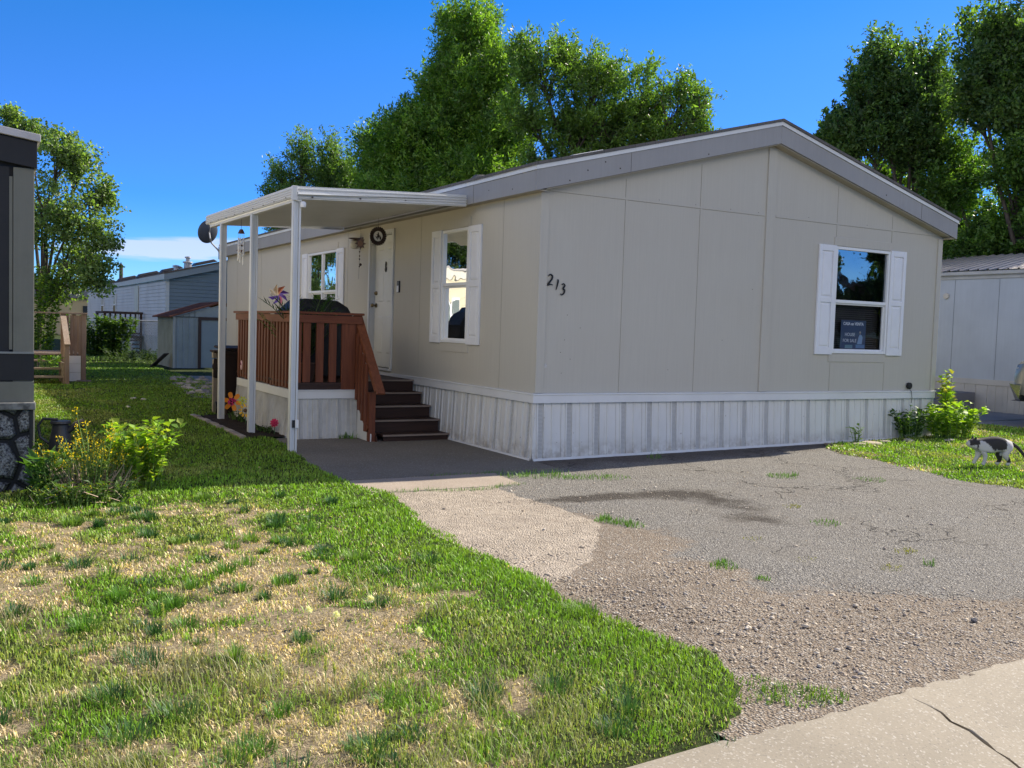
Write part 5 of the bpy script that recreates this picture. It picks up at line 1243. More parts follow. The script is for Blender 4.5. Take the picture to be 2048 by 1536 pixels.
# pinwheel
pw = thing('pinwheel', (-2.02, 3.62, 1.70), 'purple, pink and orange garden pinwheel above the deck railing', 'pinwheel')
MB().tube([(-2.02, 3.62, 1.40), (-2.02, 3.62, 1.90)], .006, 6).build('stake', paint('pin_stake', (.25, .25, .25), .5), pw)
pc = [(.16, .06, .40), (.75, .22, .10), (.85, .62, .35), (.85, .70, .5), (.12, .05, .36), (.13, .05, .38), (.55, .10, .25), (.14, .05, .40)]
for k in range(8):
    a = 2*pi*k/8+.2; c_ = Vector((-2.04, 3.60, 1.93)); u_ = Vector((.86, -.5, 0)); v_ = Vector((0, 0, 1))
    e1 = c_+(u_*cos(a)+v_*sin(a))*.155; e2 = c_+(u_*cos(a+.55)+v_*sin(a+.55))*.10+Vector((-.03, -.05, 0)); e0 = c_+(u_*cos(a+.9)+v_*sin(a+.9))*.035
    mb = MB(); mb.quad(c_, e1, e2, e0); o = mb.build('vane', paint('foil_%d' % k, pc[k], .3, .05, spec=.7), pw, fixn=False)
    md = o.modifiers.new('t', 'SOLIDIFY'); md.thickness = .002
# small ornaments standing along the deck foot
def fake_flower(cx, cy, z, r, npet, col, ccol, label, seed, yaw=-.52, pr_=.5, cr=.32, group='bright fake flowers in the bed by the deck', z0=.0):
    t = thing('fake_flower', (cx, cy, z0), label, 'garden flower', group); nrm = Vector((-.45, -.86, .15)).normalized(); u_ = nrm.cross(Vector((0, 0, 1))).normalized(); v_ = u_.cross(nrm)
    c_ = Vector((cx, cy, z))
    MB().tube([(cx, cy+.01, z0-.02), (cx+.01, cy+.012, z)], .005, 6).build('stake', paint('green_wire', (.04, .12, .04), .6), t)
    for k in range(npet):
        a = 2*pi*k/npet+seed; mb = MB(); q = []
        cc_ = c_+(u_*cos(a)+v_*sin(a))*r*(1-pr_*.55)
        for j in range(12):
            b2 = 2*pi*j/12; d = u_*cos(b2)+v_*sin(b2); ra = (u_*cos(a)+v_*sin(a)); k_ = abs(d.dot(ra))
            q.append(cc_+d*r*(pr_*.42+.16*k_)+nrm*(.012*k_ if j % 2 else .008))
        mb.prism(q, nrm*-.006); mb.build('petal', paint('petal_'+str(col), col, .45, .1), t, bevel=.002)
    mb = MB()
    if ccol[1] == 'disc': mb.lathe((0, 0, 0), [(r*cr, 0), (r*cr, .01), (r*cr*.5, .02)], 14, 'y')
    else:
        for j in range(40):
            a = random.uniform(0, 2*pi); q = r*cr*sqrt(random.random()); p = Vector((q*cos(a), 0, q*sin(a))); s_ = .012
            mb.lathe((p.x, -.0, p.z), [(s_*.4, 0), (s_, .010), (s_*.3, .022+random.uniform(0, .012))], 6, 'y')
    o = mb.build('flower_centre', paint('centre_'+str(ccol[0]), ccol[0], .5), t, loc=None)
    o.data.transform(Matrix.Translation(Vector((cx, cy, z0))))
    R_ = Matrix((u_, -nrm*-1, v_)).transposed().to_4x4()
    o.data.transform(Matrix.Translation(c_-Vector((cx, cy, z0))+nrm*.012) @ Matrix((u_, nrm, v_)).transposed().to_4x4())
    return t
fake_flower(-2.25, 5.30, .30, .14, 6, (.90, .30, .01), ((.75, .04, .22), 'ball'), 'orange six petalled fake flower with a magenta pompom centre', .2, cr=.45)
fake_flower(-2.27, 4.42, .24, .09, 10, (.85, .50, .03), ((.10, .05, .02), 'disc'), 'yellow fake sunflower half hidden by the middle post', .1, pr_=.3)
fake_flower(-2.20, 3.15, .185, .055, 9, (.70, .03, .13), ((.60, .03, .12), 'ball'), 'small magenta fake flower near the front end of the bed', .4, pr_=.5, cr=.7)
fake_flower(-2.23, 4.75, .36, .06, 8, (.62, .70, .03), ((.4, .5, .03), 'disc'), 'lime green fake flower beside the yellow one', .4, pr_=.4)
for k, (y, z, c_, lb) in enumerate([(5.45, .86, (.85, .55, .58), 'pink and white flip flop ornament hung on the deck slats'), (4.98, .80, (.70, .66, .68), 'white flip flop ornament on the deck slats behind the middle post')]):
    t = thing('hanging_ornament', (-2.09, y, z), lb, 'ornament', 'ornaments hung on the deck slats')
    q = [Vector((-2.088, y+.045*cos(a)*(1-.25*sin(a)**2), z+.075*sin(a))) for a in np.linspace(0, 2*pi, 16)[:-1]]
    MB().prism(q, (.012, 0, 0)).build('sole', paint('orn_%d' % k, c_, .6), t, bevel=.004)
    MB().tube([(-2.095, y-.03, z+.0), (-2.10, y, z+.045), (-2.095, y+.03, z+.0)], .005, 5).build('strap', paint('orn_strap', (.25, .03, .08), .6), t)
# bed: soil and stone edging
b = NB('bed_soil'); n1 = b.noise(b.coord(), 40, 5, .7); b.bsdf(b.ramp(n1, [(.3, (.018, .013, .010)), (.7, (.06, .045, .033))]), .95, 0, b.bump(n1, 1., .02), .1)
xs_ = np.linspace(-2.64, -2.03, 14); ys_ = np.linspace(2.86, 5.85, 60); XX, YY = np.meshgrid(xs_, ys_); ZZ = .012+.05*fbm(XX, YY, 5, 50)*sstep(0, .1, XX+2.64)
V = np.stack([XX.ravel(), YY.ravel(), ZZ.ravel()], 1); ii, jj = np.meshgrid(np.arange(13), np.arange(59)); b0 = (jj*14+ii).ravel(); Lp = np.stack([b0, b0+1, b0+15, b0+14], 1).ravel()
tag(np_mesh('flower_bed', V, Lp, np.arange(0, len(Lp), 4), None, b.m, smooth=True), kind='structure')
plant('bed_plant', (-2.28, 5.0, .02), 'small dark leafy plant in the bed under the orange flower', 'plant', 22, .14, .5, .045, [(.04, .09, .02)], lw=.6, lps=6, lean=.8, seed=21, elong=(.35, 1.2))
plant('bed_plant', (-2.25, 3.5, .02), 'small dark leafy plant at the front of the flower bed', 'plant', 16, .12, .4, .045, [(.04, .09, .02)], lw=.6, lps=6, lean=.8, seed=22, elong=(.35, 1.2))
k = 0; y = 2.95
while y < 5.9:
    L_ = random.uniform(.22, .34); y2 = y+L_
    o = MB().box(-2.72, -2.63, y, y2-.02, -.02, .035+random.uniform(0, .02)).build('edging_block', paint('edging_%d' % (k % 3), ((.34, .29, .23), (.26, .22, .19), (.40, .35, .28))[k % 3], .9, .4, 9, bump=.6), bevel=.012, loc=(-2.67, y+L_/2, 0))
    o.rotation_euler = (0, 0, random.uniform(-.06, .06)); tag(o, 'weathered stone edging block along the flower bed beside the posts', 'edging block', 'stone edging blocks of the flower bed'); y = y2; k += 1
# brown wheeled bin behind the deck
bn = thing('rubbish_bin', (-2.02, 6.15, 0), 'dark brown wheeled bin with white lettering behind the far end of the deck', 'bin')
bm_ = paint('bin_brown', (.030, .020, .017), .7, .2, 4, spec=.15)
mb = MB(); y0, y1 = 5.86, 6.42
sec = [(.04, .78), (.30, .84), (.62, .90), (.98, 1.0), (1.03, 1.04), (1.06, 1.04)]
P8 = []
for z, s_ in sec: P8.append([(-1.98-.27*s_, 6.14-.27*s_, z), (-1.98+.27*s_, 6.14-.27*s_, z), (-1.98+.27*s_, 6.14+.27*s_, z), (-1.98-.27*s_, 6.14+.27*s_, z)])
for a_, c_ in zip(P8[:-1], P8[1:]):
    for j in range(4): mb.quad(a_[j], a_[(j+1) % 4], c_[(j+1) % 4], c_[j])
mb.quad(*P8[0]); mb.quad(*P8[-1])
mb.build('body', bm_, bn, bevel=.015)
MB().prism([(-2.29, 5.84, 1.075), (-1.67, 5.84, 1.075), (-1.67, 6.46, 1.10), (-2.29, 6.46, 1.10)], (0, 0, .04)).build('lid', bm_, bn, bevel=.02)
MB().tube([(-2.26, 6.30, 1.02), (-2.36, 6.34, 1.05), (-2.36, 6.04, 1.05), (-2.26, 6.0, 1.02)], .018, 8).build('handle', bm_, bn)
MB().lathe((-2.24, 6.40, .11), [(.10, -.03), (.10, .03)], 14, 'x').build('wheel', MATS['black_rubber'], bn)
text('lettering', 'SO\nTR', .075, paint('bin_print', (.6, .6, .6), .6), bn, (-1.965, 5.885, .86), ext=.001, align='LEFT')
# tan gear hanging at the far corner post of the cover
t = thing('hose_hanger', (-2.26, 6.62, 1.0), 'tan plastic hose hanger with dark cloth behind the bin', 'hose hanger')
MB().box(-2.27, -2.13, 6.58, 6.68, .92, 1.06).box(-2.26, -2.14, 6.59, 6.67, -.02, .90).build('stand', paint('tan_plastic', (.30, .25, .19), .6, .3), t, bevel=.01)
MB().lathe((-2.20, 6.56, .78), [(.05, -.02), (.09, .0), (.08, .03)], 12, 'y').prism([(-2.27, 6.55, .60), (-2.16, 6.55, .58), (-2.14, 6.55, .90), (-2.26, 6.55, .92)], (0, .03, 0)).build('cloth', paint('dark_cloth', (.03, .022, .02), .9), t, bevel=.01)
# wind chime
wc = thing('wind_chime', (-2.42, 4.22, 2.98), 'silver tubular wind chime hanging from the front edge of the patio cover', 'wind chime')
MB().tube([(-2.42, 4.22, 3.0), (-2.42, 4.22, 2.86)], .003, 4).build('cord', MATS['black_plastic'], wc)
MB().lathe((-2.42, 4.22, 2.80), [(.02, .06), (.03, .045), (.045, .01), (.05, 0)], 12).build('top_cap', paint('chime_dark', (.10, .05, .04), .4), wc, smooth=True)
for k in range(6):
    a = 2*pi*k/6; l_ = .24+.03*k; x, y = -2.42+.042*cos(a), 4.22+.042*sin(a)
    MB().tube([(x, y, 2.80), (x, y, 2.74)], .0015, 3, cap=False).tube([(x, y, 2.74), (x, y, 2.74-l_)], .0065, 7).build('chime_tube', paint('chime_metal', (.62, .62, .62), .22, .05, metal=.9), wc)
MB().lathe((-2.42, 4.22, 2.62), [(.025, 0), (.03, .01), (.025, .02)], 10).build('clapper', MATS['chime_dark'], wc)
MB().prism([(-2.42, 4.22, 2.53), (-2.40, 4.19, 2.56), (-2.45, 4.27, 2.585), (-2.47, 4.30, 2.56)], (0, .003, 0)).build('wind_sail', MATS['chime_dark'], wc)
# metal sun spinner
ss = thing('sun_ornament', (-.40, 4.06, 2.91), 'dark pierced metal sun disc with fluttering cutout, hung in front of the entry door', 'wall ornament')
dirn = Vector((-.36, -.93, 0)).normalized(); u_ = Vector((.93, -.36, 0)); v_ = Vector((0, 0, 1)); c0 = Vector((-.40, 4.06, 2.905)); DKI = paint('rusty_iron', (.035, .018, .016), .6, .3, 20)
mb = MB()
for k in range(24):
    a = 2*pi*k/24; d = u_*cos(a)*.88+v_*sin(a); mb.tube([c0+d*.085, c0+d*.12, c0+d*.145], [.012, .018, .012], 6)
mb.build('scalloped_rim', DKI, ss)
mb = MB(); N_ = 28
for k in range(N_):
    a, c_ = 2*pi*k/N_, 2*pi*(k+1)/N_
    e = [c0+(u_*cos(t_)*.88+v_*sin(t_))*r_ for t_, r_ in ((a, .078), (c_, .078), (c_, .115), (a, .115))]; mb.prism(e, dirn*.004)
mb.build('ring', DKI, ss)
MB().prism([c0+dirn*-.012+(u_*cos(a)*.88+v_*sin(a))*.078 for a in np.linspace(0, 2*pi, 24)[:-1]], dirn*.003).build('pale_disc', paint('pale_disc', (.78, .76, .72), .6), ss)
mb = MB(); rr = random.Random(4)
for k in range(9):
    a = rr.uniform(0, 2*pi); q = rr.uniform(.0, .05); p = c0+(u_*cos(a)*.88+v_*sin(a))*q; a2 = rr.uniform(0, 2*pi); d2 = (u_*cos(a2)*.88+v_*sin(a2))
    mb.tube([p-d2*.03, p+d2*.01+v_*.008, p+d2*.035], [.003, .010, .003], 5)
mb.build('tracery', DKI, ss)
MB().tube([c0+v_*.14, c0+v_*.27], .002, 3, cap=False).build('cord', DKI, ss)
# sun face ornament with hanging string under the wall lamp
sf = thing('sun_face_ornament', (-.26, 5.17, 2.89), 'purple brown sun face ornament with beads on a string, hung before the wall lamp', 'wall ornament')
mb = MB(); c1 = Vector((-.26, 5.17, 2.87)); q = []
for k in range(16):
    a = 2*pi*k/16; r_ = .105 if k % 2 == 0 else .055; q.append(c1+(u_*cos(a)*.9+v_*sin(a))*r_)
mb.prism(q, dirn*.008); mb.build('rays', paint('sun_purple', (.17, .115, .13), .6, .3, 12), sf)
MB().prism([c1+dirn*.009+(u_*cos(a)*.9+v_*sin(a))*.045 for a in np.linspace(0, 2*pi, 17)[:-1]], dirn*.012).build('face', paint('sun_face', (.26, .16, .14), .6), sf, bevel=.005)
mb = MB()
for z in (2.74, 2.67, 2.62, 2.50): mb.lathe((-.26, 5.20, z), [(.004, -.014), (.014, 0), (.004, .014)], 8)
mb.tube([(-.26, 5.20, 2.78), (-.26, 5.22, 2.30)], .002, 3, cap=False); mb.lathe((-.24, 5.2, 2.53), [(.01, -.02), (.025, 0), (.01, .025)], 8)
mb.tube([(-.26, 5.17, 2.96), (-.26, 5.17, 3.15)], .002, 3, cap=False); mb.build('bead_string', DKI, sf)
# satellite dish on the far roof corner
sdh = thing('satellite_dish', (-.17, 15.35, 3.2), 'dark grey satellite dish on a bent arm at the far end of the home', 'satellite dish')
dc = Vector((-.50, 15.3, 3.77)); dn = Vector((-.30, .93, .28)).normalized(); du = dn.cross(Vector((0, 0, 1))).normalized(); dv = du.cross(dn)
mb = MB(); rings = 6; nn_ = 28
for i in range(rings+1):
    r_ = .30*i/rings
    for j in range(nn_): a = 2*pi*j/nn_; mb.v.append(tuple(dc+(du*cos(a)*.92+dv*sin(a))*max(r_, .001)+dn*(.9*r_*r_-.06)))
for i in range(rings):
    for j in range(nn_): a_ = i*nn_+j; b2 = i*nn_+(j+1) % nn_; mb.f.append((a_, b2, b2+nn_, a_+nn_)); mb.mi.append(0)
o = mb.build('reflector', paint('dish_grey', (.045, .055, .075), .5, .1), sdh, smooth='all'); md = o.modifiers.new('s', 'SOLIDIFY'); md.thickness = .012
gm_ = paint('galvanised', (.35, .36, .38), .4, .2, metal=.6)
MB().tube([dc-dn*.05, dc-dn*.10+Vector((0, 0, -.14)), (-.42, 15.3, 3.50), (-.26, 15.3, 3.34), (-.18, 15.3, 3.22)], .02, 8).build('arm', gm_, sdh)
MB().box(-.22, -.155, 15.2, 15.4, 3.10, 3.42).build('bracket', gm_, sdh)
MB().tube([dc-dn*.06+dv*.2, dc-dn*.07-dv*.02], .008, 5).build('rib', gm_, sdh)

# ------------------------------------------------------------------ dark painted home on the left
lh = thing('neighbour_home', (-7.6, 8, 0), 'dark charcoal home with pale trim and painted stone skirting at the left edge', 'mobile home')
chk = paint('charcoal_siding', (.012, .013, .016), .6, .15, 3, grain=(30, 30, 2)); pale = paint('pale_green_trim', (.17, .17, .14), .7, .25, 3, grain=(30, 30, 2))
LX, LY = -5.335, -.40
MB().box(-9.8, LX-.02, LY+.02, 17, .78, 2.95).build('front_wall', chk, lh)
# sunlit cream side wall and its windows
cream = paint('cream_siding', (.52, .47, .34), .7, .12, 1.5); cw_ = MB()
cw_.box(LX-.018, LX, LY+.10, 17, .78, 2.90)
z = .95
while z < 2.85: cw_.box(LX+.0005, LX+.004, LY+.12, 17, z, z+.006); z += .20
cw_.build('side_wall', cream, lh)
for y in (9.2, 13.0): 
    f_ = MB().box(LX+.001, LX+.03, y, y+1.2, 1.35, 2.4).build('side_window', whitev, lh, bevel=.004)
    MB().box(LX+.031, LX+.034, y+.06, y+.57, 1.42, 2.33).box(LX+.031, LX+.034, y+.63, y+1.14, 1.42, 2.33).build('pane', paint('curtained_pane', (.15, .18, .18), .2), f_)
MB().box(LX-.16, LX-.0, LY-.022, LY+.018, .80, 2.80).build('corner_board', pale, lh, bevel=.004)
MB().box(-9.8, LX-.19, LY-.004, LY+.018, .80, 2.80).build('siding_panel', chk, lh)
MB().box(LX-.19, LX-.165, LY-.012, LY+.016, 1.25, 2.72).build('trim_strip', pale, lh)
MB().box(-9.8, LX-.0, LY-.036, LY-.0225, .985, 1.215).build('belt_board', chk, lh); MB().box(-9.8, LX, LY-.046, LY-.004, 1.2155, 1.232).build('belt_trim', paint('grey_strip', (.22, .23, .22), .5), lh)
MB().box(-9.8, LX+.0, LY-.040, LY-.0225, .80, .975).build('base_board', pale, lh)
MB().box(-9.85, LX+.012, LY-.09, LY-.0, .735, .798).build('ledge', paint('chipped_ledge', (.20, .20, .19), .8, .6, 14, dirtcol=(.03, .03, .03)), lh, bevel=.008)
MB().prism([(-9.85, LY-.06, 3.38), (LX+.02, LY-.06, 2.80), (LX+.02, LY-.06, 3.02), (-9.85, LY-.06, 3.60)], (0, .035, 0)).build('fascia', chk, lh, bevel=.004)
MB().prism([(-9.85, LY-.09, 3.60), (LX+.045, LY-.09, 3.02), (LX+.045, LY-.09, 3.085), (-9.85, LY-.09, 3.66)], (0, 17.6, 0)).build('roof', paint('metal_roof_edge', (.50, .47, .45), .4, .4, 6, metal=.3), lh, bevel=.006)
MB().box(LX-.0, LX+.02, LY-.02, 17, 2.80, 3.02).build('side_fascia', paint('worn_white', (.52, .50, .44), .7, .4, 5), lh)
# painted stone facing
b = NB('painted_stone'); v = b.coord((1.0, 1.0, 1.0)); d_ = b.voro(v, 4.2, 'DISTANCE_TO_EDGE', rand=.9); nn_2 = b.noise(v, 55, 5, .7)
c = b.mix(b.ramp(nn_2, [(.40, 0.), (.60, 1.)]), (.02, .022, .028, 1), (.27, .28, .29, 1)); c = b.mix(b.ramp(d_, [(.06, 0.), (.11, 1.)]), (.012, .013, .016, 1), c)
b.bsdf(c, .8, 0, b.bump(b.math('ADD', b.math('MULTIPLY', b.ramp(d_, [(.04, 0.), (.16, 1.)]), 2.0), b.math('MULTIPLY', nn_2, .4)), 1., .03), .3)
MB().box(-9.8, LX-.035, LY-.03, LY+.01, -.1, .734).build('stone_skirting', b.m, lh)
MB().box(LX-.034, LX-.004, LY-.045, LY+.02, -.1, .734).build('skirting_corner', paint('black_trim', (.012, .013, .016), .6), lh, bevel=.003)
MB().box(LX-.003, LX+.008, LY-.02, 17, -.1, .80).build('side_skirting', MATS['cream_siding'], lh)

# grey watering can behind the weeds
wcn = thing('watering_can', (-4.95, 2.0, 0), 'dark grey plastic watering can lying behind the yellow weeds', 'watering can'); cm_ = paint('can_grey', (.045, .048, .055), .4, .2, 6)
MB().lathe((-4.93, 2.0, 0), [(.11, .02), (.12, .10), (.11, .20), (.09, .28), (.085, .34), (.11, .36), (.10, .385), (.02, .39)], 18).build('body', cm_, wcn, smooth=True)
MB().tube([(-4.86, 1.97, .27), (-4.78, 1.94, .345), (-4.70, 1.92, .36)], [.035, .035, .055], 10).build('spout', cm_, wcn, smooth=True)
MB().tube([(-4.96, 2.0, .40), (-5.10, 2.05, .405), (-5.15, 2.06, .33), (-5.13, 2.05, .20), (-5.03, 2.02, .12)], .015, 8).build('handle', cm_, wcn, smooth=True)

# ------------------------------------------------------------------ weathered deck of the left neighbour
gw_ = wood('weathered_wood_z', (.27, .18, .125), (.17, .115, .085), 'z', .85, weather=.35); gwx = wood('weathered_wood_x', (.28, .20, .15), (.19, .14, .105), 'x', .85, weather=.4); gwy = wood('weathered_wood_y', (.30, .22, .16), (.2, .15, .11), 'y', .85, weather=.4)
nd_ = thing('weathered_deck', (-4.4, 15.5, 0), 'weathered grey brown deck with railing and steps beside the dark home', 'deck')
fl = MB()
for k in range(16): fl.box(-5.3, -3.45, 14.60+.145*k, 14.735+.145*k, .63, .665)
fl.build('floor_board', gwx, nd_)
MB().box(-3.50, -3.40, 14.5, 14.6, .0, 1.58).build('post', gw_, nd_, bevel=.004); MB().box(-3.50, -3.40, 16.8, 16.9, 0, 1.58).build('post', gw_, nd_, bevel=.004); MB().box(-3.93, -3.84, 14.5, 14.6, 0, 1.55).build('post', gw_, nd_, bevel=.004); MB().box(-3.93, -3.84, 13.5, 13.59, 0, .90).build('post', gw_, nd_, bevel=.004)
MB().box(-4.42, -4.36, 16.85, 16.92, .66, 1.60).build('post', gw_, nd_)
for k in range(11): MB().box(-3.475, -3.44, 14.75+.19*k, 14.84+.19*k, .60, 1.55).build('baluster', gw_, nd_, bevel=.003)
MB().box(-3.52, -3.38, 14.45, 16.95, 1.585, 1.62).build('rail_cap', gwy, nd_, bevel=.004); MB().box(-5.3, -3.40, 16.84, 16.96, 1.585, 1.62).build('rail_cap', gwx, nd_, bevel=.004)
MB().bar((-3.885, 14.62, 1.60), (-3.885, 13.46, .90), .12, .035).build('stair_rail', gwy, nd_, bevel=.004)
for k in range(6): y = 13.72+.15*k; MB().box(-3.90, -3.868, y, y+.085, .10+.6*(y-13.5), .93+.60*(y-13.5)).build('baluster', gw_, nd_, bevel=.003)
for k in range(3): MB().box(-4.95, -3.95, 13.62+.30*k, 13.92+.30*k, .16+.17*k, .20+.17*k).build('tread', gwx, nd_, bevel=.004)
MB().box(-3.965, -3.935, 13.6, 14.6, .0, .5).build('stringer', gwy, nd_)
MB().box(-3.83, -3.51, 14.52, 14.56, .03, .23).box(-3.83, -3.51, 14.52, 14.56, .235, .43).box(-3.83, -3.51, 14.52, 14.56, .435, .62).build('skirting_board', whitet, nd_, bevel=.003)
for k in range(4): MB().box(-3.825+.088*k, -3.765+.088*k, 14.53, 14.56, .60, 1.55).build('baluster', gw_, nd_, bevel=.003)
MB().box(-3.95, -3.53, 14.49, 14.61, 1.585, 1.62).build('rail_cap', gwx, nd_, bevel=.004)
MB().box(-3.60, -3.30, 14.38, 14.52, -.02, .06).build('foot_block', paint('foot_block', (.2, .16, .13), .9), nd_, bevel=.01)
plant('hosta_plant', (-4.25, 13.72, .38), 'bright green hosta on the steps of the weathered deck', 'plant', 14, .26, .25, .16, [(.10, .22, .03), (.14, .26, .04)], lw=.4, lps=4, lean=.9, seed=31, leafstart=.6)

# ------------------------------------------------------------------ far side: blue and grey home, shed, fence
bh = thing('blue_grey_home', (4.8, 30.4, 0), 'grey lap sided home with a blue end wall and roof vents in the back', 'mobile home')
def lap(name, c1, sc, axis='z'):
    b = NB(name); v = b.coord(); s_ = b.n('ShaderNodeSeparateXYZ'); b.put(s_.inputs[0], v); fr = b.math('FRACT', b.math('MULTIPLY', s_.outputs[2], sc))
    n1 = b.noise(v, .8, 5, .6); cc_ = b.mix(b.math('MULTIPLY', n1, .35), C(c1)+(1,), tuple(x*.65 for x in c1)+(1,)); b.bsdf(cc_, .6, 0, b.bump(fr, 1.0, .03), .3); MATS[name] = b.m; return b.m
def lapwall(mb, p0, p1, z0, z1, outv, st_=.125, d=.018):
    z = z0; outv = Vector(outv)
    while z < z1-.001:
        zz = min(z+st_, z1); a_, c_ = Vector(p0), Vector(p1)
        mb.quad(a_+outv*d+Vector((0, 0, z)), c_+outv*d+Vector((0, 0, z)), c_+outv*.002+Vector((0, 0, zz)), a_+outv*.002+Vector((0, 0, zz)))
        mb.quad(a_+Vector((0, 0, z)), c_+Vector((0, 0, z)), c_+outv*d+Vector((0, 0, z)), a_+outv*d+Vector((0, 0, z))); z = zz
BX, BY = 1.143, 30.35
bw = MB(); lapwall(bw, (BX, BY, 0), (BX, 58.3, 0), .80, 3.10, (-1, 0, 0), .15, .022); bw.box(BX+.001, BX+.1, BY+.001, 58.3, .0, 3.12)
bw.build('side_wall', paint('grey_lap', (.52, .50, .47), .6, .25, .8), bh)
be = MB(); lapwall(be, (BX, BY, 0), (8.5, BY, 0), .80, 3.12, (0, -1, 0), .15, .022)
z = 3.12
while z < 4.1: x0 = BX+(z-3.12)/.26; be.quad((x0, BY-.02, z), (8.5, BY-.02, z), (8.5, BY-.001, z+.15), (x0+.15/.26, BY-.001, z+.15)); z += .15
be.box(BX, 8.5, BY, BY+.1, 0, 3.1); be.build('end_wall', paint('blue_lap', (.115, .165, .215), .6, .12, .8), bh)
MB().box(BX-.04, BX+.10, BY-.045, BY-.02, .0, 3.12).build('corner_board', paint('blue_white_trim', (.42, .46, .50), .6), bh)
MB().prism([(BX-.12, BY-.22, 3.06), (5.2, BY-.22, 4.11), (5.2, BY-.22, 4.36), (BX-.12, BY-.22, 3.31)], (0, .03, 0)).build('fascia', paint('blue_fascia', (.19, .24, .29), .6), bh)
MB().prism([(BX-.14, BY-.25, 3.31), (5.2, BY-.25, 4.365), (5.2, BY-.25, 4.43), (BX-.14, BY-.25, 3.37)], (0, 28.4, 0)).build('roof', paint('brown_shingle', (.11, .085, .075), .9, .3, 3, bump=.6), bh)
MB().box(BX-.13, BX-.1, BY-.2, 58.4, 3.10, 3.31).build('eave_fascia', paint('pale_fascia', (.45, .46, .44), .6), bh)
MB().box(BX-.02, BX-.0, BY, 58.3, 0, .79).build('skirting', paint('pale_skirting', (.45, .45, .42), .7, .4, 2), bh)
dr_ = MB().box(BX-.05, BX-.023, 37.2, 38.3, .78, 3.0).build('door', paint('far_door', (.50, .50, .42), .6), bh); MB().box(BX-.07, BX-.051, 37.3, 37.36, 1.7, 1.85).build('door_handle', brass, dr_)
for y in (44.7, 49.8): w_ = MB().box(BX-.05, BX-.023, y, y+1.05, 1.65, 2.75).build('window', whitev, bh); MB().box(BX-.056, BX-.051, y+.08, y+.97, 1.70, 2.15).build('lower_pane', paint('far_glass_dark', (.03, .035, .04), .2), w_); MB().box(BX-.056, BX-.051, y+.08, y+.97, 2.2, 2.70).build('upper_pane', paint('far_glass_pale', (.45, .43, .36), .3), w_)
def roofz(x): return 3.37+.262*(x-BX+.14)
for x, y, s_ in ((2.06, 30.9, 1.0),):
    MB().lathe((x, y, roofz(x)-.05), [(.16, .0), (.15, .22), (.21, .24), (.20, .28), (.085, .30), (.08, .42), (.13, .44), (.12, .48), (.03, .50)], 14).build('flue', gm_, bh, smooth=True)
MB().lathe((1.60, 30.9, roofz(1.6)-.05), [(.10, .0), (.09, .16), (.15, .17), (.13, .22), (.04, .24)], 14).build('vent_pipe', gm_, bh, smooth=True)
for x, y in ((2.9, 31.5), (1.45, 36.5), (1.45, 43), (1.45, 51), (2.2, 35)): MB().prism([(x-.5, y, roofz(x-.5)), (x+.5, y, roofz(x+.5)), (x+.35, y+.05, roofz(x+.35)+.13), (x-.35, y+.05, roofz(x-.35)+.13)], (0, .7, 0)).build('skylight', paint('dome_dark', (.05, .045, .045), .5), bh, bevel=.03)
# its brown porch
bp_ = thing('brown_porch', (.2, 36.5, 0), 'dark brown porch with steps at the grey home behind the wire fence', 'porch'); bb = wood('dark_brown_wood', (.075, .045, .038), (.045, .03, .027), 'z', .8)
MB().box(-.55, 1.08, 35.6, 38.4, .60, .72).build('floor_board', bb, bp_); MB().box(-.55, -.45, 35.6, 35.7, 0, 1.75).build('post', bb, bp_); MB().box(-.55, -.45, 38.3, 38.4, 0, 1.75).build('post', bb, bp_); MB().box(.95, 1.05, 35.6, 35.7, 0, 1.72).build('post', bb, bp_)
MB().box(-.58, 1.08, 35.57, 35.72, 1.68, 1.78).build('rail_cap', bb, bp_); MB().box(-.58, -.42, 35.6, 38.4, 1.68, 1.78).build('rail_cap', bb, bp_); MB().box(-.5, 1.05, 35.62, 35.68, .78, .86).build('bottom_rail', bb, bp_)
for k in range(6): MB().box(-.32+.21*k, -.25+.21*k, 35.63, 35.67, .8, 1.7).build('baluster', bb, bp_)
for k in range(3): MB().box(-.3, .9, 35.58-.32*(3-k), 35.58-.32*(2-k), .16+.17*k, .22+.17*k).build('tread', bb, bp_)
MB().bar((-.42, 35.6, 1.5), (-.42, 34.4, .85), .08, .06).build('stair_rail', bb, bp_); MB().box(-.46, -.38, 34.4, 34.48, 0, .85).build('post', bb, bp_)
tt_ = MB().box(-.05, .42, 34.1, 34.5, .0, .42).build('storage_tote', paint('pale_tote', (.42, .43, .42), .6), bevel=.03, loc=(.2, 34.3, 0)); tag(tt_, 'pale storage tote standing below the brown porch', 'storage box')
# chain link fence
fe = thing('chain_link_fence', (-.6, 26, 0), 'galvanised chain link fence in front of the grey home', 'fence')
b = NB('chain_link'); v = b.coord((1, 1, 1), rot=(0, 0, 0)); s_ = b.n('ShaderNodeSeparateXYZ'); b.put(s_.inputs[0], v)
def wire(op): 
    t_ = b.math('FRACT', b.math('MULTIPLY', b.math(op, s_.outputs[0], s_.outputs[2]), 11.0)); return b.math('LESS_THAN', b.math('ABSOLUTE', b.math('SUBTRACT', t_, .5)), .075)
al = b.math('MAXIMUM', wire('ADD'), wire('SUBTRACT')); pp_ = b.bsdf((.45, .46, .47, 1), .4, .7); b.put(pp_.inputs['Alpha'], al); wirem = b.m
MB().quad((-1.75, 26, .04), (1.2, 26, .04), (1.2, 26, 1.42), (-1.75, 26, 1.42)).build('mesh', wirem, fe, fixn=False)
MB().tube([(-1.75, 26, 1.44), (1.2, 26, 1.44)], .025, 7).build('top_rail', gm_, fe)
for x in (-1.35, .25): MB().tube([(x, 26.0, 0), (x, 26.0, 1.46)], .03, 7).build('fence_post', gm_, fe)
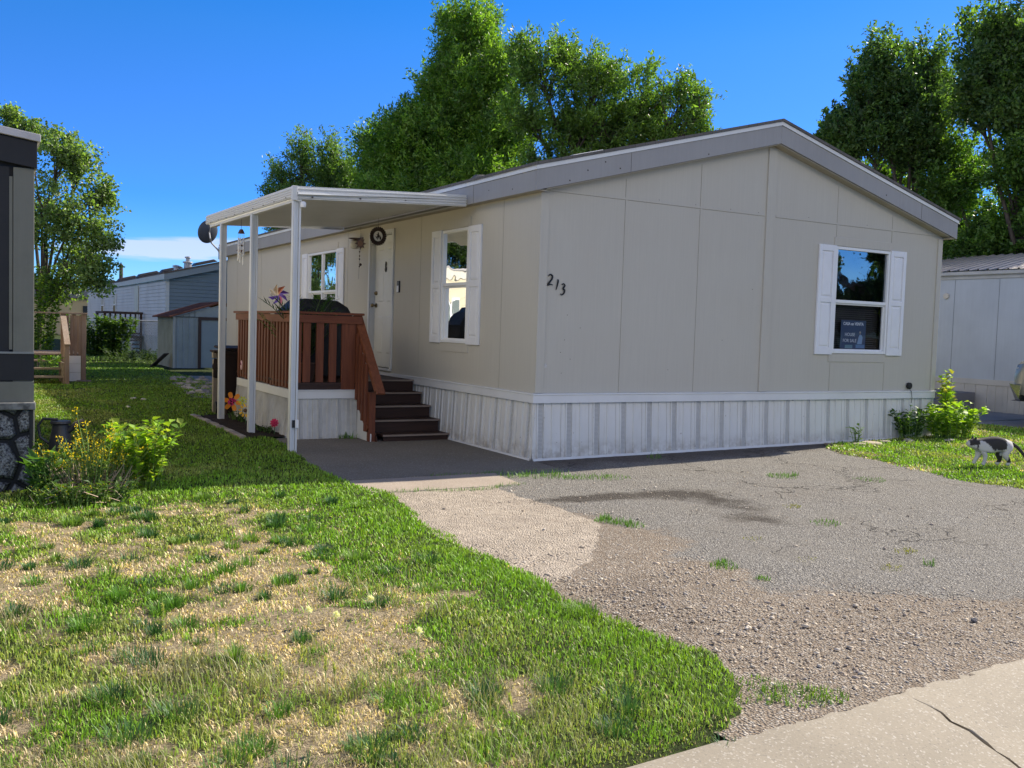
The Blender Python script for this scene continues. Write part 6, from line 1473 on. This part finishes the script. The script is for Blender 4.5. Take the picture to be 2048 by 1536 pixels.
vn = plant('climbing_vine', (-1.75, 25.8, .0), 'dark leafy vine smothering the left end of the wire fence', 'vine', 90, 1.62, 1.5, .14, [(.035, .08, .02), (.05, .11, .025), (.09, .16, .03)], lw=.75, lps=24, lean=.25, seed=33, elong=(1, .35))
vn2 = plant('climbing_vine', (-1.25, 25.75, 1.0), 'brighter vine tips trailing along the fence top rail', 'vine', 40, .55, 1.0, .13, [(.10, .18, .03), (.07, .14, .03)], lw=.75, lps=12, lean=.5, seed=34, elong=(1, .3))
plant('low_weed', (-.7, 24.6, .0), 'dark weeds in the shade below the wire fence', 'plant', 80, .5, 1.5, .12, [(.035, .065, .02), (.05, .09, .025)], lw=.4, lps=9, lean=.5, seed=35, elong=(1.2, .5))
plant('climbing_vine', (-4.3, 18.3, .0), 'bright yellow green vine growing at the back of the weathered deck', 'vine', 60, 2.9, .9, .11, [(.12, .22, .02), (.17, .27, .03), (.08, .16, .02)], lw=.7, lps=34, lean=.15, seed=36)
# metal shed
shd = thing('garden_shed', (.9, 22.6, 0), 'pale blue grey metal shed with a low brown roof in the back yard', 'shed')
def corr(mb, p0, p1, z0, zf, pitch, d, outv):
    p0, p1, outv = Vector(p0), Vector(p1), Vector(outv); L_ = (p1-p0).length; dr__ = (p1-p0)/L_; u = 0; pr = []
    while u < L_: pr += [(u, 0), (u+pitch*.35, 0), (u+pitch*.45, d), (u+pitch*.55, d), (u+pitch*.65, 0)]; u += pitch
    pr = [q_ for q_ in pr if q_[0] < L_]+[(L_, 0)]
    for (a_, oa), (c_, oc) in zip(pr[:-1], pr[1:]):
        A_, B_ = p0+dr__*a_+outv*oa, p0+dr__*c_+outv*oc; mb.quad(A_+Vector((0, 0, z0)), B_+Vector((0, 0, z0)), B_+Vector((0, 0, zf(B_))), A_+Vector((0, 0, zf(A_))))
s1 = MB(); corr(s1, (-.16, 21.5, 0), (.54, 21.5, 0), 0, lambda p: 1.60+.33*(p.x+.16), .175, .02, (0, -1, 0)); s1.quad((.54, 21.5, 0), (.56, 21.5, 0), (.56, 21.5, 1.9), (.54, 21.5, 1.85)); s1.quad((2.1, 21.5, 0), (2.7, 21.5, 0), (2.7, 21.5, 1.6), (2.1, 21.5, 1.7))
s1.build('front_wall', paint('shed_blue_grey', (.27, .34, .40), .5, .25, 2), shd, fixn=False)
s1 = MB().prism([(-.16, 21.48, 1.62), (2.7, 21.48, 1.62), (2.7, 21.48, 1.64), (1.25, 21.48, 2.03), (-.16, 21.48, 1.60)], (0, .02, 0)).build('gable', MATS['shed_blue_grey'], shd)
s1 = MB(); corr(s1, (-.18, 24.3, 0), (-.18, 21.5, 0), 0, lambda p: 1.60, .14, .02, (-1, 0, 0)); s1.build('side_wall', paint('shed_cream', (.42, .40, .31), .6, .35, 2), shd, fixn=False)
MB().box(-.2, -.14, 21.46, 21.52, 0, 1.6).build('corner_trim', paint('shed_trim', (.38, .42, .44), .5), shd)
for sx, x0, x1 in ((1, -.32, 1.25), (-1, 1.25, 2.85)):
    z0_, z1_ = (1.58, 2.09) if sx == 1 else (2.09, 1.58)
    MB().prism([(x0, 21.38, z0_), (x1, 21.38, z1_), (x1, 21.38, z1_+.045), (x0, 21.38, z0_+.045)], (0, 3.2, 0)).build('roof', paint('shed_roof_brown', (.16, .075, .055), .9, .3, 3, spec=.0), shd)
MB().box(.56, .65, 21.45, 21.51, 0, 1.62).box(.651, 2.1, 21.45, 21.51, 1.53, 1.62).build('door_frame', paint('shed_brown_trim', (.05, .035, .035), .6), shd)
MB().box(.655, 2.1, 21.49, 21.51, .02, 1.525).build('door', paint('shed_door', (.24, .32, .40), .5, .2, 1.2), shd)
b_ = MB(); b_.bar((-.75, 21.9, .02), (-.35, 21.7, .45), .5, .03).build('panel', MATS['shed_brown_trim']); 
tag(bpy.data.objects['panel'], 'dark board leaning against the left side of the shed', 'board'); bpy.data.objects['panel'].name = 'leaning_board'
up_ = MB().tube([(4.14, 65.7, 0), (4.14, 65.7, 5.35)], [.16, .13], 9).lathe((4.14, 65.7, 5.3), [(.1, 0), (.1, .08), (.02, .16)], 9).build('utility_pole', paint('pole_dark', (.07, .055, .05), .9)); tag(up_, 'dark pole rising behind the grey home roof', 'pole')
# far homes closing the view on the left
fh_ = thing('distant_home', (-2, 75, 0), 'distant tan home with a dark roof beyond the leaves on the left', 'mobile home')
MB().box(-8, 4.5, 72, 84, 0, 2.9).build('wall', paint('far_tan', (.42, .34, .20), .8), fh_); MB().prism([(-8.4, 71.6, 2.9), (4.9, 71.6, 2.9), (-1.7, 71.6, 4.6)], (0, 12.8, 0)).build('roof', paint('far_roof', (.16, .16, .17), .9), fh_)
MB().box(2.2, 2.9, 71.9, 71.99, 1.2, 2.3).build('window', MATS['far_glass_dark'], fh_)
fh_ = thing('distant_home', (-20, 60, 0), 'distant pale home far behind the aspen', 'mobile home'); MB().box(-28, -9, 60, 66, 0, 3.1).build('wall', paint('far_pale', (.5, .5, .47), .8), fh_); MB().prism([(-28.3, 59.6, 3.1), (-8.7, 59.6, 3.1), (-8.7, 63, 4.3), (-28.3, 63, 4.3)], (0, .2, .1)).build('roof', MATS['far_roof'], fh_)
# rocks strewn where the lawn meets the side of the home
GP = 'rocks bordering the lawn behind the bin'
rp = random.Random(9)
for k in range(46):
    t_ = k/45; y = 10.2+6.4*t_+rp.uniform(-.25, .25); x = -1.55+.7*t_+rp.uniform(-.3, .45)
    o = rock('rock', (x, y, .02), rp.uniform(.06, .14), ((.36, .32, .27), (.28, .25, .22), (.45, .40, .33))[k % 3], 'grey brown rock in the band of rocks beside the back of the home', 'rock', GP, .45, 30+k)
for k, (x, y) in enumerate([(-3.1, 9.4), (-2.95, 9.2), (-3.45, 7.6)]): rock('pebble', (x, y, .03), .06, (.6, .55, .42), 'pale pebble lying in the shaded back lawn', 'rock', 'pale pebbles on the shaded lawn', .4, 90+k)
bed = MB().quad((-1.95, 9.6, .022), (-.05, 9.6, .022), (-.05, 17, .022), (-1.35, 17, .022)); tag(bed.build('gravel_strip', paint('gravel_strip', (.24, .21, .175), .95, .6, 14, bump=1.0), fixn=False), kind='structure')

# ------------------------------------------------------------------ white trailer on the right
tr = thing('white_trailer', (14.6, 2, .13), 'white trailer home with a ribbed metal roof and white skirting at the right edge', 'mobile home')
TX = 13.2
wh = paint('trailer_white', (.50, .55, .60), .5, .15, 1.2, grain=(20, 20, 1.0)); whs = paint('trailer_skirting', (.60, .58, .53), .6, .25, 2)
MB().box(TX, 17.4, -2.5, 6.4, .8, 3.12).build('side_wall', wh, tr)
sm_ = MB()
for y in (-2.0, -.8, .4, 1.6, 2.85, 3.9, 5.2): sm_.box(TX-.004, TX-.0005, y, y+.008, .8, 2.95)
sm_.build('panel_joint', paint('trailer_joint', (.20, .22, .25), .7), tr)
MB().box(TX-.025, TX-.002, -2.5, 6.4, 2.96, 3.06).build('eave_trim', paint('trailer_trim', (.52, .53, .52), .5, .3, 3), tr, bevel=.01)
MB().box(TX-.10, TX-.03, -2.6, 6.5, 3.045, 3.13).build('gutter', MATS['trailer_trim'], tr, bevel=.015)
rf = MB(); y = -2.6; pr = []
while y < 6.5: pr += [(y, 0), (y+.14, 0), (y+.15, .025), (y+.18, .025), (y+.19, 0)]; y += .229
for (a_, oa), (c_, oc) in zip(pr[:-1], pr[1:]):
    rf.quad((TX-.13, a_, 3.14+oa), (TX-.13, c_, 3.14+oc), (15.3, c_, 3.66+oc), (15.3, a_, 3.66+oa)); rf.quad((15.3, a_, 3.66+oa), (15.3, c_, 3.66+oc), (17.6, c_, 3.14+oc), (17.6, a_, 3.14+oa))
rf.build('metal_roof', paint('metal_roofing', (.42, .39, .37), .35, .25, 2, metal=.25), tr, fixn=False)
sk = MB(); y = -2.5; k = 0
while y < 6.4: 
    w_ = (.17, .10, .10, .17, .10)[k % 5]; sk.box(TX-.012-.006*(k % 2), TX+.0, y+.003, y+w_-.003, .10, .68); y += w_; k += 1
sk.build('skirting', whs, tr); MB().box(TX-.03, TX-.0, -2.5, 6.4, .681, .80).build('skirting_trim', whs, tr, bevel=.004)
MB().lathe((TX, 4.10, 2.60), [(.07, -.005), (.065, -.04), (.03, -.05)], 16, 'x').build('wall_vent', paint('round_vent', (.60, .56, .48), .5), tr, smooth=True)
stp = thing('grey_steps', (12.2, 3.9, .2), 'dark grey wooden steps between the home and the white trailer', 'steps'); gs_ = paint('step_grey', (.20, .20, .215), .7, .3, 3)
for k in range(2): MB().box(12.05+.30*k, 13.1, 3.2, 4.6, .15+.18*k, .33+.18*k).build('step', gs_, stp, bevel=.012)
# pickup: only its front corner reaches into the view
tk = thing('pickup_truck', (11.1, -1.6, .14), 'light tan pickup truck parked by the white trailer, nose at the right edge', 'truck')
tpm = paint('truck_paint', (.30, .29, .25), .25, .1, 2, metal=.4); chr_ = paint('chrome', (.62, .60, .54), .15, .1, metal=.9)
def loft(secs, name, mat, parent, bevel=.0):
    mb = MB(); n = len(secs[0])
    for s_ in secs: mb.v += [tuple(p) for p in s_]
    for k in range(len(secs)-1):
        for j in range(n): a_ = k*n+j; b2 = k*n+(j+1) % n; mb.f.append((a_, b2, b2+n, a_+n)); mb.mi.append(0)
    mb.f.append(tuple(range(n-1, -1, -1))); mb.mi.append(0); mb.f.append(tuple(range((len(secs)-1)*n, len(secs)*n))); mb.mi.append(0)
    return mb.build(name, mat, parent, bevel=bevel, smooth=True)
def tsec(y, hw, z0, z1, top): return [(11.1-hw, y, z0), (11.1-hw-.02, y, (z0+z1)/2), (11.1-hw+.02, y, z1-.06), (11.1-hw+.12, y, z1), (11.1-hw*.5, y, z1+top), (11.1+hw*.5, y, z1+top), (11.1+hw-.12, y, z1), (11.1+hw-.02, y, z1-.06), (11.1+hw+.02, y, (z0+z1)/2), (11.1+hw, y, z0)]
loft([tsec(.56, .80, .82, 1.18, .02), tsec(.50, .86, .72, 1.27, .03), tsec(.2, .93, .66, 1.33, .04), tsec(-.9, .95, .62, 1.40, .05), tsec(-1.0, .95, .62, 1.42, .05), tsec(-4.7, .95, .66, 1.42, .0), tsec(-4.8, .92, .70, 1.38, .0)], 'body', tpm, tk)
loft([[(11.1-.80, -1.0, 1.43), (11.1-.62, -1.6, 1.98), (11.1-.62, -2.7, 2.0), (11.1-.80, -3.1, 1.43)], [(11.1+.80, -1.0, 1.43), (11.1+.62, -1.6, 1.98), (11.1+.62, -2.7, 2.0), (11.1+.80, -3.1, 1.43)]], 'cab', tpm, tk, .05)
MB().prism([(11.1-.78, -1.08, 1.47), (11.1-.60, -1.57, 1.90), (11.1+.60, -1.57, 1.90), (11.1+.78, -1.08, 1.47)], (0, .02, .02)).build('windscreen', MATS['far_glass_dark'], tk)
loft([[(x, .60+d+.0, z) for x, d, z in ((11.1-.98, -.25, .62), (11.1-.98, -.25, .86), (11.1-.90, -.0, .88), (11.1-.6, .09, .89), (11.1+.6, .09, .89), (11.1+.9, 0, .88), (11.1+.98, -.25, .86), (11.1+.98, -.25, .62), (11.1+.88, -.02, .58), (11.1+.6, .05, .56), (11.1-.6, .05, .56), (11.1-.88, -.02, .58))], [(x, .40+d, z) for x, d, z in ((11.1-.96, -.05, .62), (11.1-.96, -.05, .86), (11.1-.90, -.0, .88), (11.1-.6, .0, .89), (11.1+.6, .0, .89), (11.1+.9, 0, .88), (11.1+.96, -.05, .86), (11.1+.96, -.05, .62), (11.1+.88, 0, .58), (11.1+.6, 0, .56), (11.1-.6, 0, .56), (11.1-.88, 0, .58))]], 'bumper', chr_, tk, .02)
MB().box(11.1-.52, 11.1+.52, .52, .585, .90, 1.16).build('grille', MATS['black_plastic'], tk, bevel=.01)
for s_ in (-1, 1):
    MB().prism([(11.1+s_*.56, .575, .95), (11.1+s_*.84, .50, .96), (11.1+s_*.86, .50, 1.17), (11.1+s_*.56, .575, 1.17)], (0, -.05, 0)).build('headlight', paint('headlamp', (.45, .46, .45), .1, .1), tk, bevel=.01)
    for y in (-.45, -3.9):
        w_ = MB().lathe((11.1+s_*.86, y, .50), [(.22, -.13), (.36, -.11), (.37, 0), (.36, .11), (.22, .13)], 22, 'x').build('wheel', MATS['black_rubber'], tk, smooth=True)
        MB().lathe((11.1+s_*.99, y, .50), [(.22, -.03), (.20, .0), (.06, .012)], 16, 'x').build('rim', chr_, w_, smooth=True)

# ------------------------------------------------------------------ the cat
def cat():
    K = [  # name, x, y, z, radius(y), radius(z), parent
        ('pelvis', -.150, 0, .235, .052, .062, None), ('loin', -.070, 0, .238, .054, .072, 'pelvis'), ('belly', .015, 0, .232, .056, .078, 'loin'), ('chest', .095, 0, .210, .054, .082, 'belly'),
        ('neck', .160, 0, .220, .044, .056, 'chest'), ('skull', .215, .0, .236, .043, .040, 'neck'), ('brow', .248, 0, .232, .034, .032, 'skull'), ('muzzle', .274, 0, .220, .020, .018, 'brow'),
        ('earL', .200, .026, .275, .016, .014, 'skull'), ('tipL', .196, .036, .312, .005, .004, 'earL'), ('earR', .200, -.026, .275, .016, .014, 'skull'), ('tipR', .196, -.036, .312, .005, .004, 'earR'),
        ('shL', .105, .028, .165, .026, .034, 'chest'), ('elL', .085, .032, .115, 0.0205, 0.0230, 'shL'), ('wrL', .095, .032, .050, 0.0154, 0.0154, 'elL'), ('pawL', .112, .032, .014, 0.0179, 0.0154, 'wrL'),
        ('shR', .115, -.028, .165, .026, .034, 'chest'), ('elR', .130, -.032, .112, 0.0205, 0.0230, 'shR'), ('wrR', .160, -.034, .055, 0.0154, 0.0154, 'elR'), ('pawR', .178, -.034, .016, 0.0179, 0.0154, 'wrR'),
        ('hipL', -.150, .030, .185, .034, .044, 'pelvis'), ('knL', -.105, .036, .125, 0.0307, 0.0358, 'hipL'), ('hkL', -.165, .036, .070, 0.0166, 0.0166, 'knL'), ('ftL', -.145, .036, .014, 0.0192, 0.0141, 'hkL'),
        ('hipR', -.155, -.030, .185, .034, .044, 'pelvis'), ('knR', -.085, -.036, .128, 0.0307, 0.0358, 'hipR'), ('hkR', -.105, -.036, .060, 0.0166, 0.0166, 'knR'), ('ftR', -.060, -.036, .018, 0.0179, 0.0141, 'hkR'),
        ('t1', -.205, 0, .245, .017, .017, 'pelvis'), ('t2', -.262, .0, .210, .015, .015, 't1'), ('t3', -.315, .01, .150, .014, .014, 't2'), ('t4', -.350, .02, .095, .011, .011, 't3')]
    me = bpy.data.meshes.new('cat_cage'); idx = {k[0]: i for i, k in enumerate(K)}
    me.from_pydata([(k[1], k[2], k[3]) for k in K], [(idx[k[6]], i) for i, k in enumerate(K) if k[6]], [])
    o = bpy.data.objects.new('cat_cage', me); COL.objects.link(o)
    sk_ = o.modifiers.new('skin', 'SKIN'); me.skin_vertices or None
    if not me.skin_vertices: bm = bmesh.new(); bm.from_mesh(me); bm.verts.layers.skin.verify(); bm.to_mesh(me); bm.free()
    for i, k in enumerate(K):
        sv = me.skin_vertices[0].data[i]; sv.radius = (k[4]*1.22, k[5]*1.22); sv.use_root = (i == 0)
    sk_.use_smooth_shade = True
    ss_ = o.modifiers.new('sub', 'SUBSURF'); ss_.levels = 3; ss_.render_levels = 3
    dg = bpy.context.evaluated_depsgraph_get(); dg.update()
    m2 = bpy.data.meshes.new_from_object(o.evaluated_get(dg)); COL.objects.unlink(o); bpy.data.objects.remove(o)
    n = len(m2.vertices); co = np.zeros(n*3); m2.vertices.foreach_get('co', co); co = co.reshape(-1, 3)
    x, y, z = co.T; wob = (fbm(x*6+3, z*6+y*4, 3, 70)-.5)*.05
    dark_ = ((z > .185+wob+1.1*np.clip(x-.03, 0, 1)*(x < .17)) & (x < .185) & (x > -.15+wob)) | ((z > .21) & (x > .16) & (z > .226-.2*(x-.2)) & (x < .255)) | (x < -.20) | ((x < -.14) & (y > 0) & (z < .14) & (z > .05)) | ((x > -.13) & (x < -.05) & (z < .15) & (z > .045) & (y < 0)) | (z > .27)
    white_ = ((x < -.12+wob) & (x > -.205) & (z > .11) & ~((x < -.195))) 
    colr = np.where((dark_ & ~white_)[:, None], np.array([[.028, .025, .026]]), np.array([[.55, .53, .51]]))
    at = m2.attributes.new('fur', 'FLOAT_COLOR', 'POINT'); at.data.foreach_set('color', np.concatenate([colr, np.ones((n, 1))], 1).astype(np.float32).ravel())
    b = NB('cat_fur'); nz_ = b.noise(b.coord((60, 200, 200)), 1.0, 4, .7); cc_ = b.mix(b.math('MULTIPLY', nz_, .25), b.attr('fur'), (.10, .09, .085, 1)); pb = b.bsdf(cc_, .85, 0, b.bump(nz_, .6, .004), .25); pb.inputs['Sheen Weight'].default_value = .05
    m2.materials.clear(); m2.materials.append(b.m); m2.polygons.foreach_set('use_smooth', [True]*len(m2.polygons))
    c_ = bpy.data.objects.new('cat', m2); COL.objects.link(c_)
    c_.location = (4.93, -2.60, .082); c_.rotation_euler = (0, 0, radians(151)); c_.scale = (1.16, 1.16, 1.16)
    tag(c_, 'grey and white cat walking left across the sunny grass at the right edge', 'cat')
    for s_ in (-1, 1):
        e = bpy.data.objects.new('eye', MB().lathe((.262, s_*.016, .236), [(.001, -.004), (.005, -.002), (.005, .002), (.001, .004)], 8, 'x').build('eye', paint('cat_eye', (.35, .32, .08), .1)).data)
        for q in [q for q in list(COL.objects) if q.name.startswith('eye') and q.parent is None]: COL.objects.unlink(q); bpy.data.objects.remove(q)
        COL.objects.link(e); e.name = 'eye'; e.parent = c_
cat()

# ------------------------------------------------------------------ small things on the lawn
for k, (x, y, h_) in enumerate([(-4.36, -5.05, .10), (-4.24, -5.12, .08), (-4.02, -5.02, .11), (-3.98, -5.55, .09)]):
    t = thing('dandelion_clock', (x, y, 0), ('white dandelion clock on the left of four in the front lawn', 'low white dandelion clock just right of the leftmost one', 'white dandelion clock standing tallest of four in the lawn', 'white dandelion clock nearest the street')[k], 'dandelion', 'dandelion clocks in the lawn')
    z = h_; MB().tube([(x, y, 0), (x+.005, y, z)], .0018, 4, cap=False).build('stem', paint('dandelion_stem', (.2, .28, .08), .6), t)
    n = 90; u = unit(n); P0 = np.array([[x+.005, y, z+.018]])+u*.004
    leaf_mesh('seed_head', P0, u, unit(n), np.full(n, .019), np.full(n, .006), np.full((n, 3), .78), lm_b, t, loc=(x, y, 0))
SH = 'tall seeding grass stalks in the front lawn'
for k in range(16):
    x = rng.uniform(-5.3, -3.9) if k > 4 else -4.75+.06*k; y = rng.uniform(-6.7, -4.6) if k > 4 else -5.95+.05*(k % 3)
    x, y = float(x), float(y); h_ = float(rng.uniform(.13, .24)); t = thing('seed_grass', (x, y, 0), 'thin upright grass stalk with a bristly seed head in the dry front lawn', 'grass stalk', SH)
    dx_, dy_ = float(rng.uniform(-.03, .03)), float(rng.uniform(-.03, .03)); MB().tube([(x, y, 0), (x+dx_*.5, y+dy_*.5, h_*.6), (x+dx_, y+dy_, h_)], .0016, 4, cap=False).build('stem', paint('seed_stem', (.25, .30, .10), .7), t)
    n = 44; f_ = rng.random(n)*.32; P0 = np.stack([x+dx_*(1-f_), y+dy_*(1-f_), h_*(1-f_)], 1); A_ = unit(n)*.5+np.array([0, 0, 1.0])
    leaf_mesh('seed_head', P0, A_, unit(n), np.full(n, .022), np.full(n, .004), np.array([[.38, .42, .16]])*rng.uniform(.7, 1.2, (n, 1)), lm_b, t, loc=(x, y, 0))

# loose pieces of one mesh become parts of their own
def split(o):
    me = o.data; n = len(me.vertices); par = list(range(n))
    def f(a):
        while par[a] != a: par[a] = par[par[a]]; a = par[a]
        return a
    for e in me.edges:
        a, c_ = f(e.vertices[0]), f(e.vertices[1])
        if a != c_: par[a] = c_
    grp = {}
    for p in me.polygons: grp.setdefault(f(p.vertices[0]), []).append(p)
    if len(grp) < 2: return
    nm = o.name.split('.')[0]
    for i, ps in enumerate(grp.values()):
        idx = {}; fs = []
        for p in ps: fs.append([idx.setdefault(v_, len(idx)) for v_ in p.vertices])
        m2 = bpy.data.meshes.new(nm); m2.from_pydata([tuple(me.vertices[v_].co) for v_ in idx], [], fs)
        for q in me.materials: m2.materials.append(q)
        m2.update()
        if i == 0: first = m2
        else:
            o2 = o.copy(); o2.data = m2; COL.objects.link(o2)
    o.data = first
for o in list(COL.objects):
    if o.type == 'MESH' and o.parent is not None and o.name.split('.')[0] in ('skirting_vent', 'corner_board', 'window_head_board', 'joint_strip', 'siding_joint', 'raised_panel', 'pane', 'wheel', 'skirting_trim', 'drip_edge', 'gable_fascia', 'panel_joint', 'rim_board', 'front_wall', 'roof', 'soffit'):
        split(o)
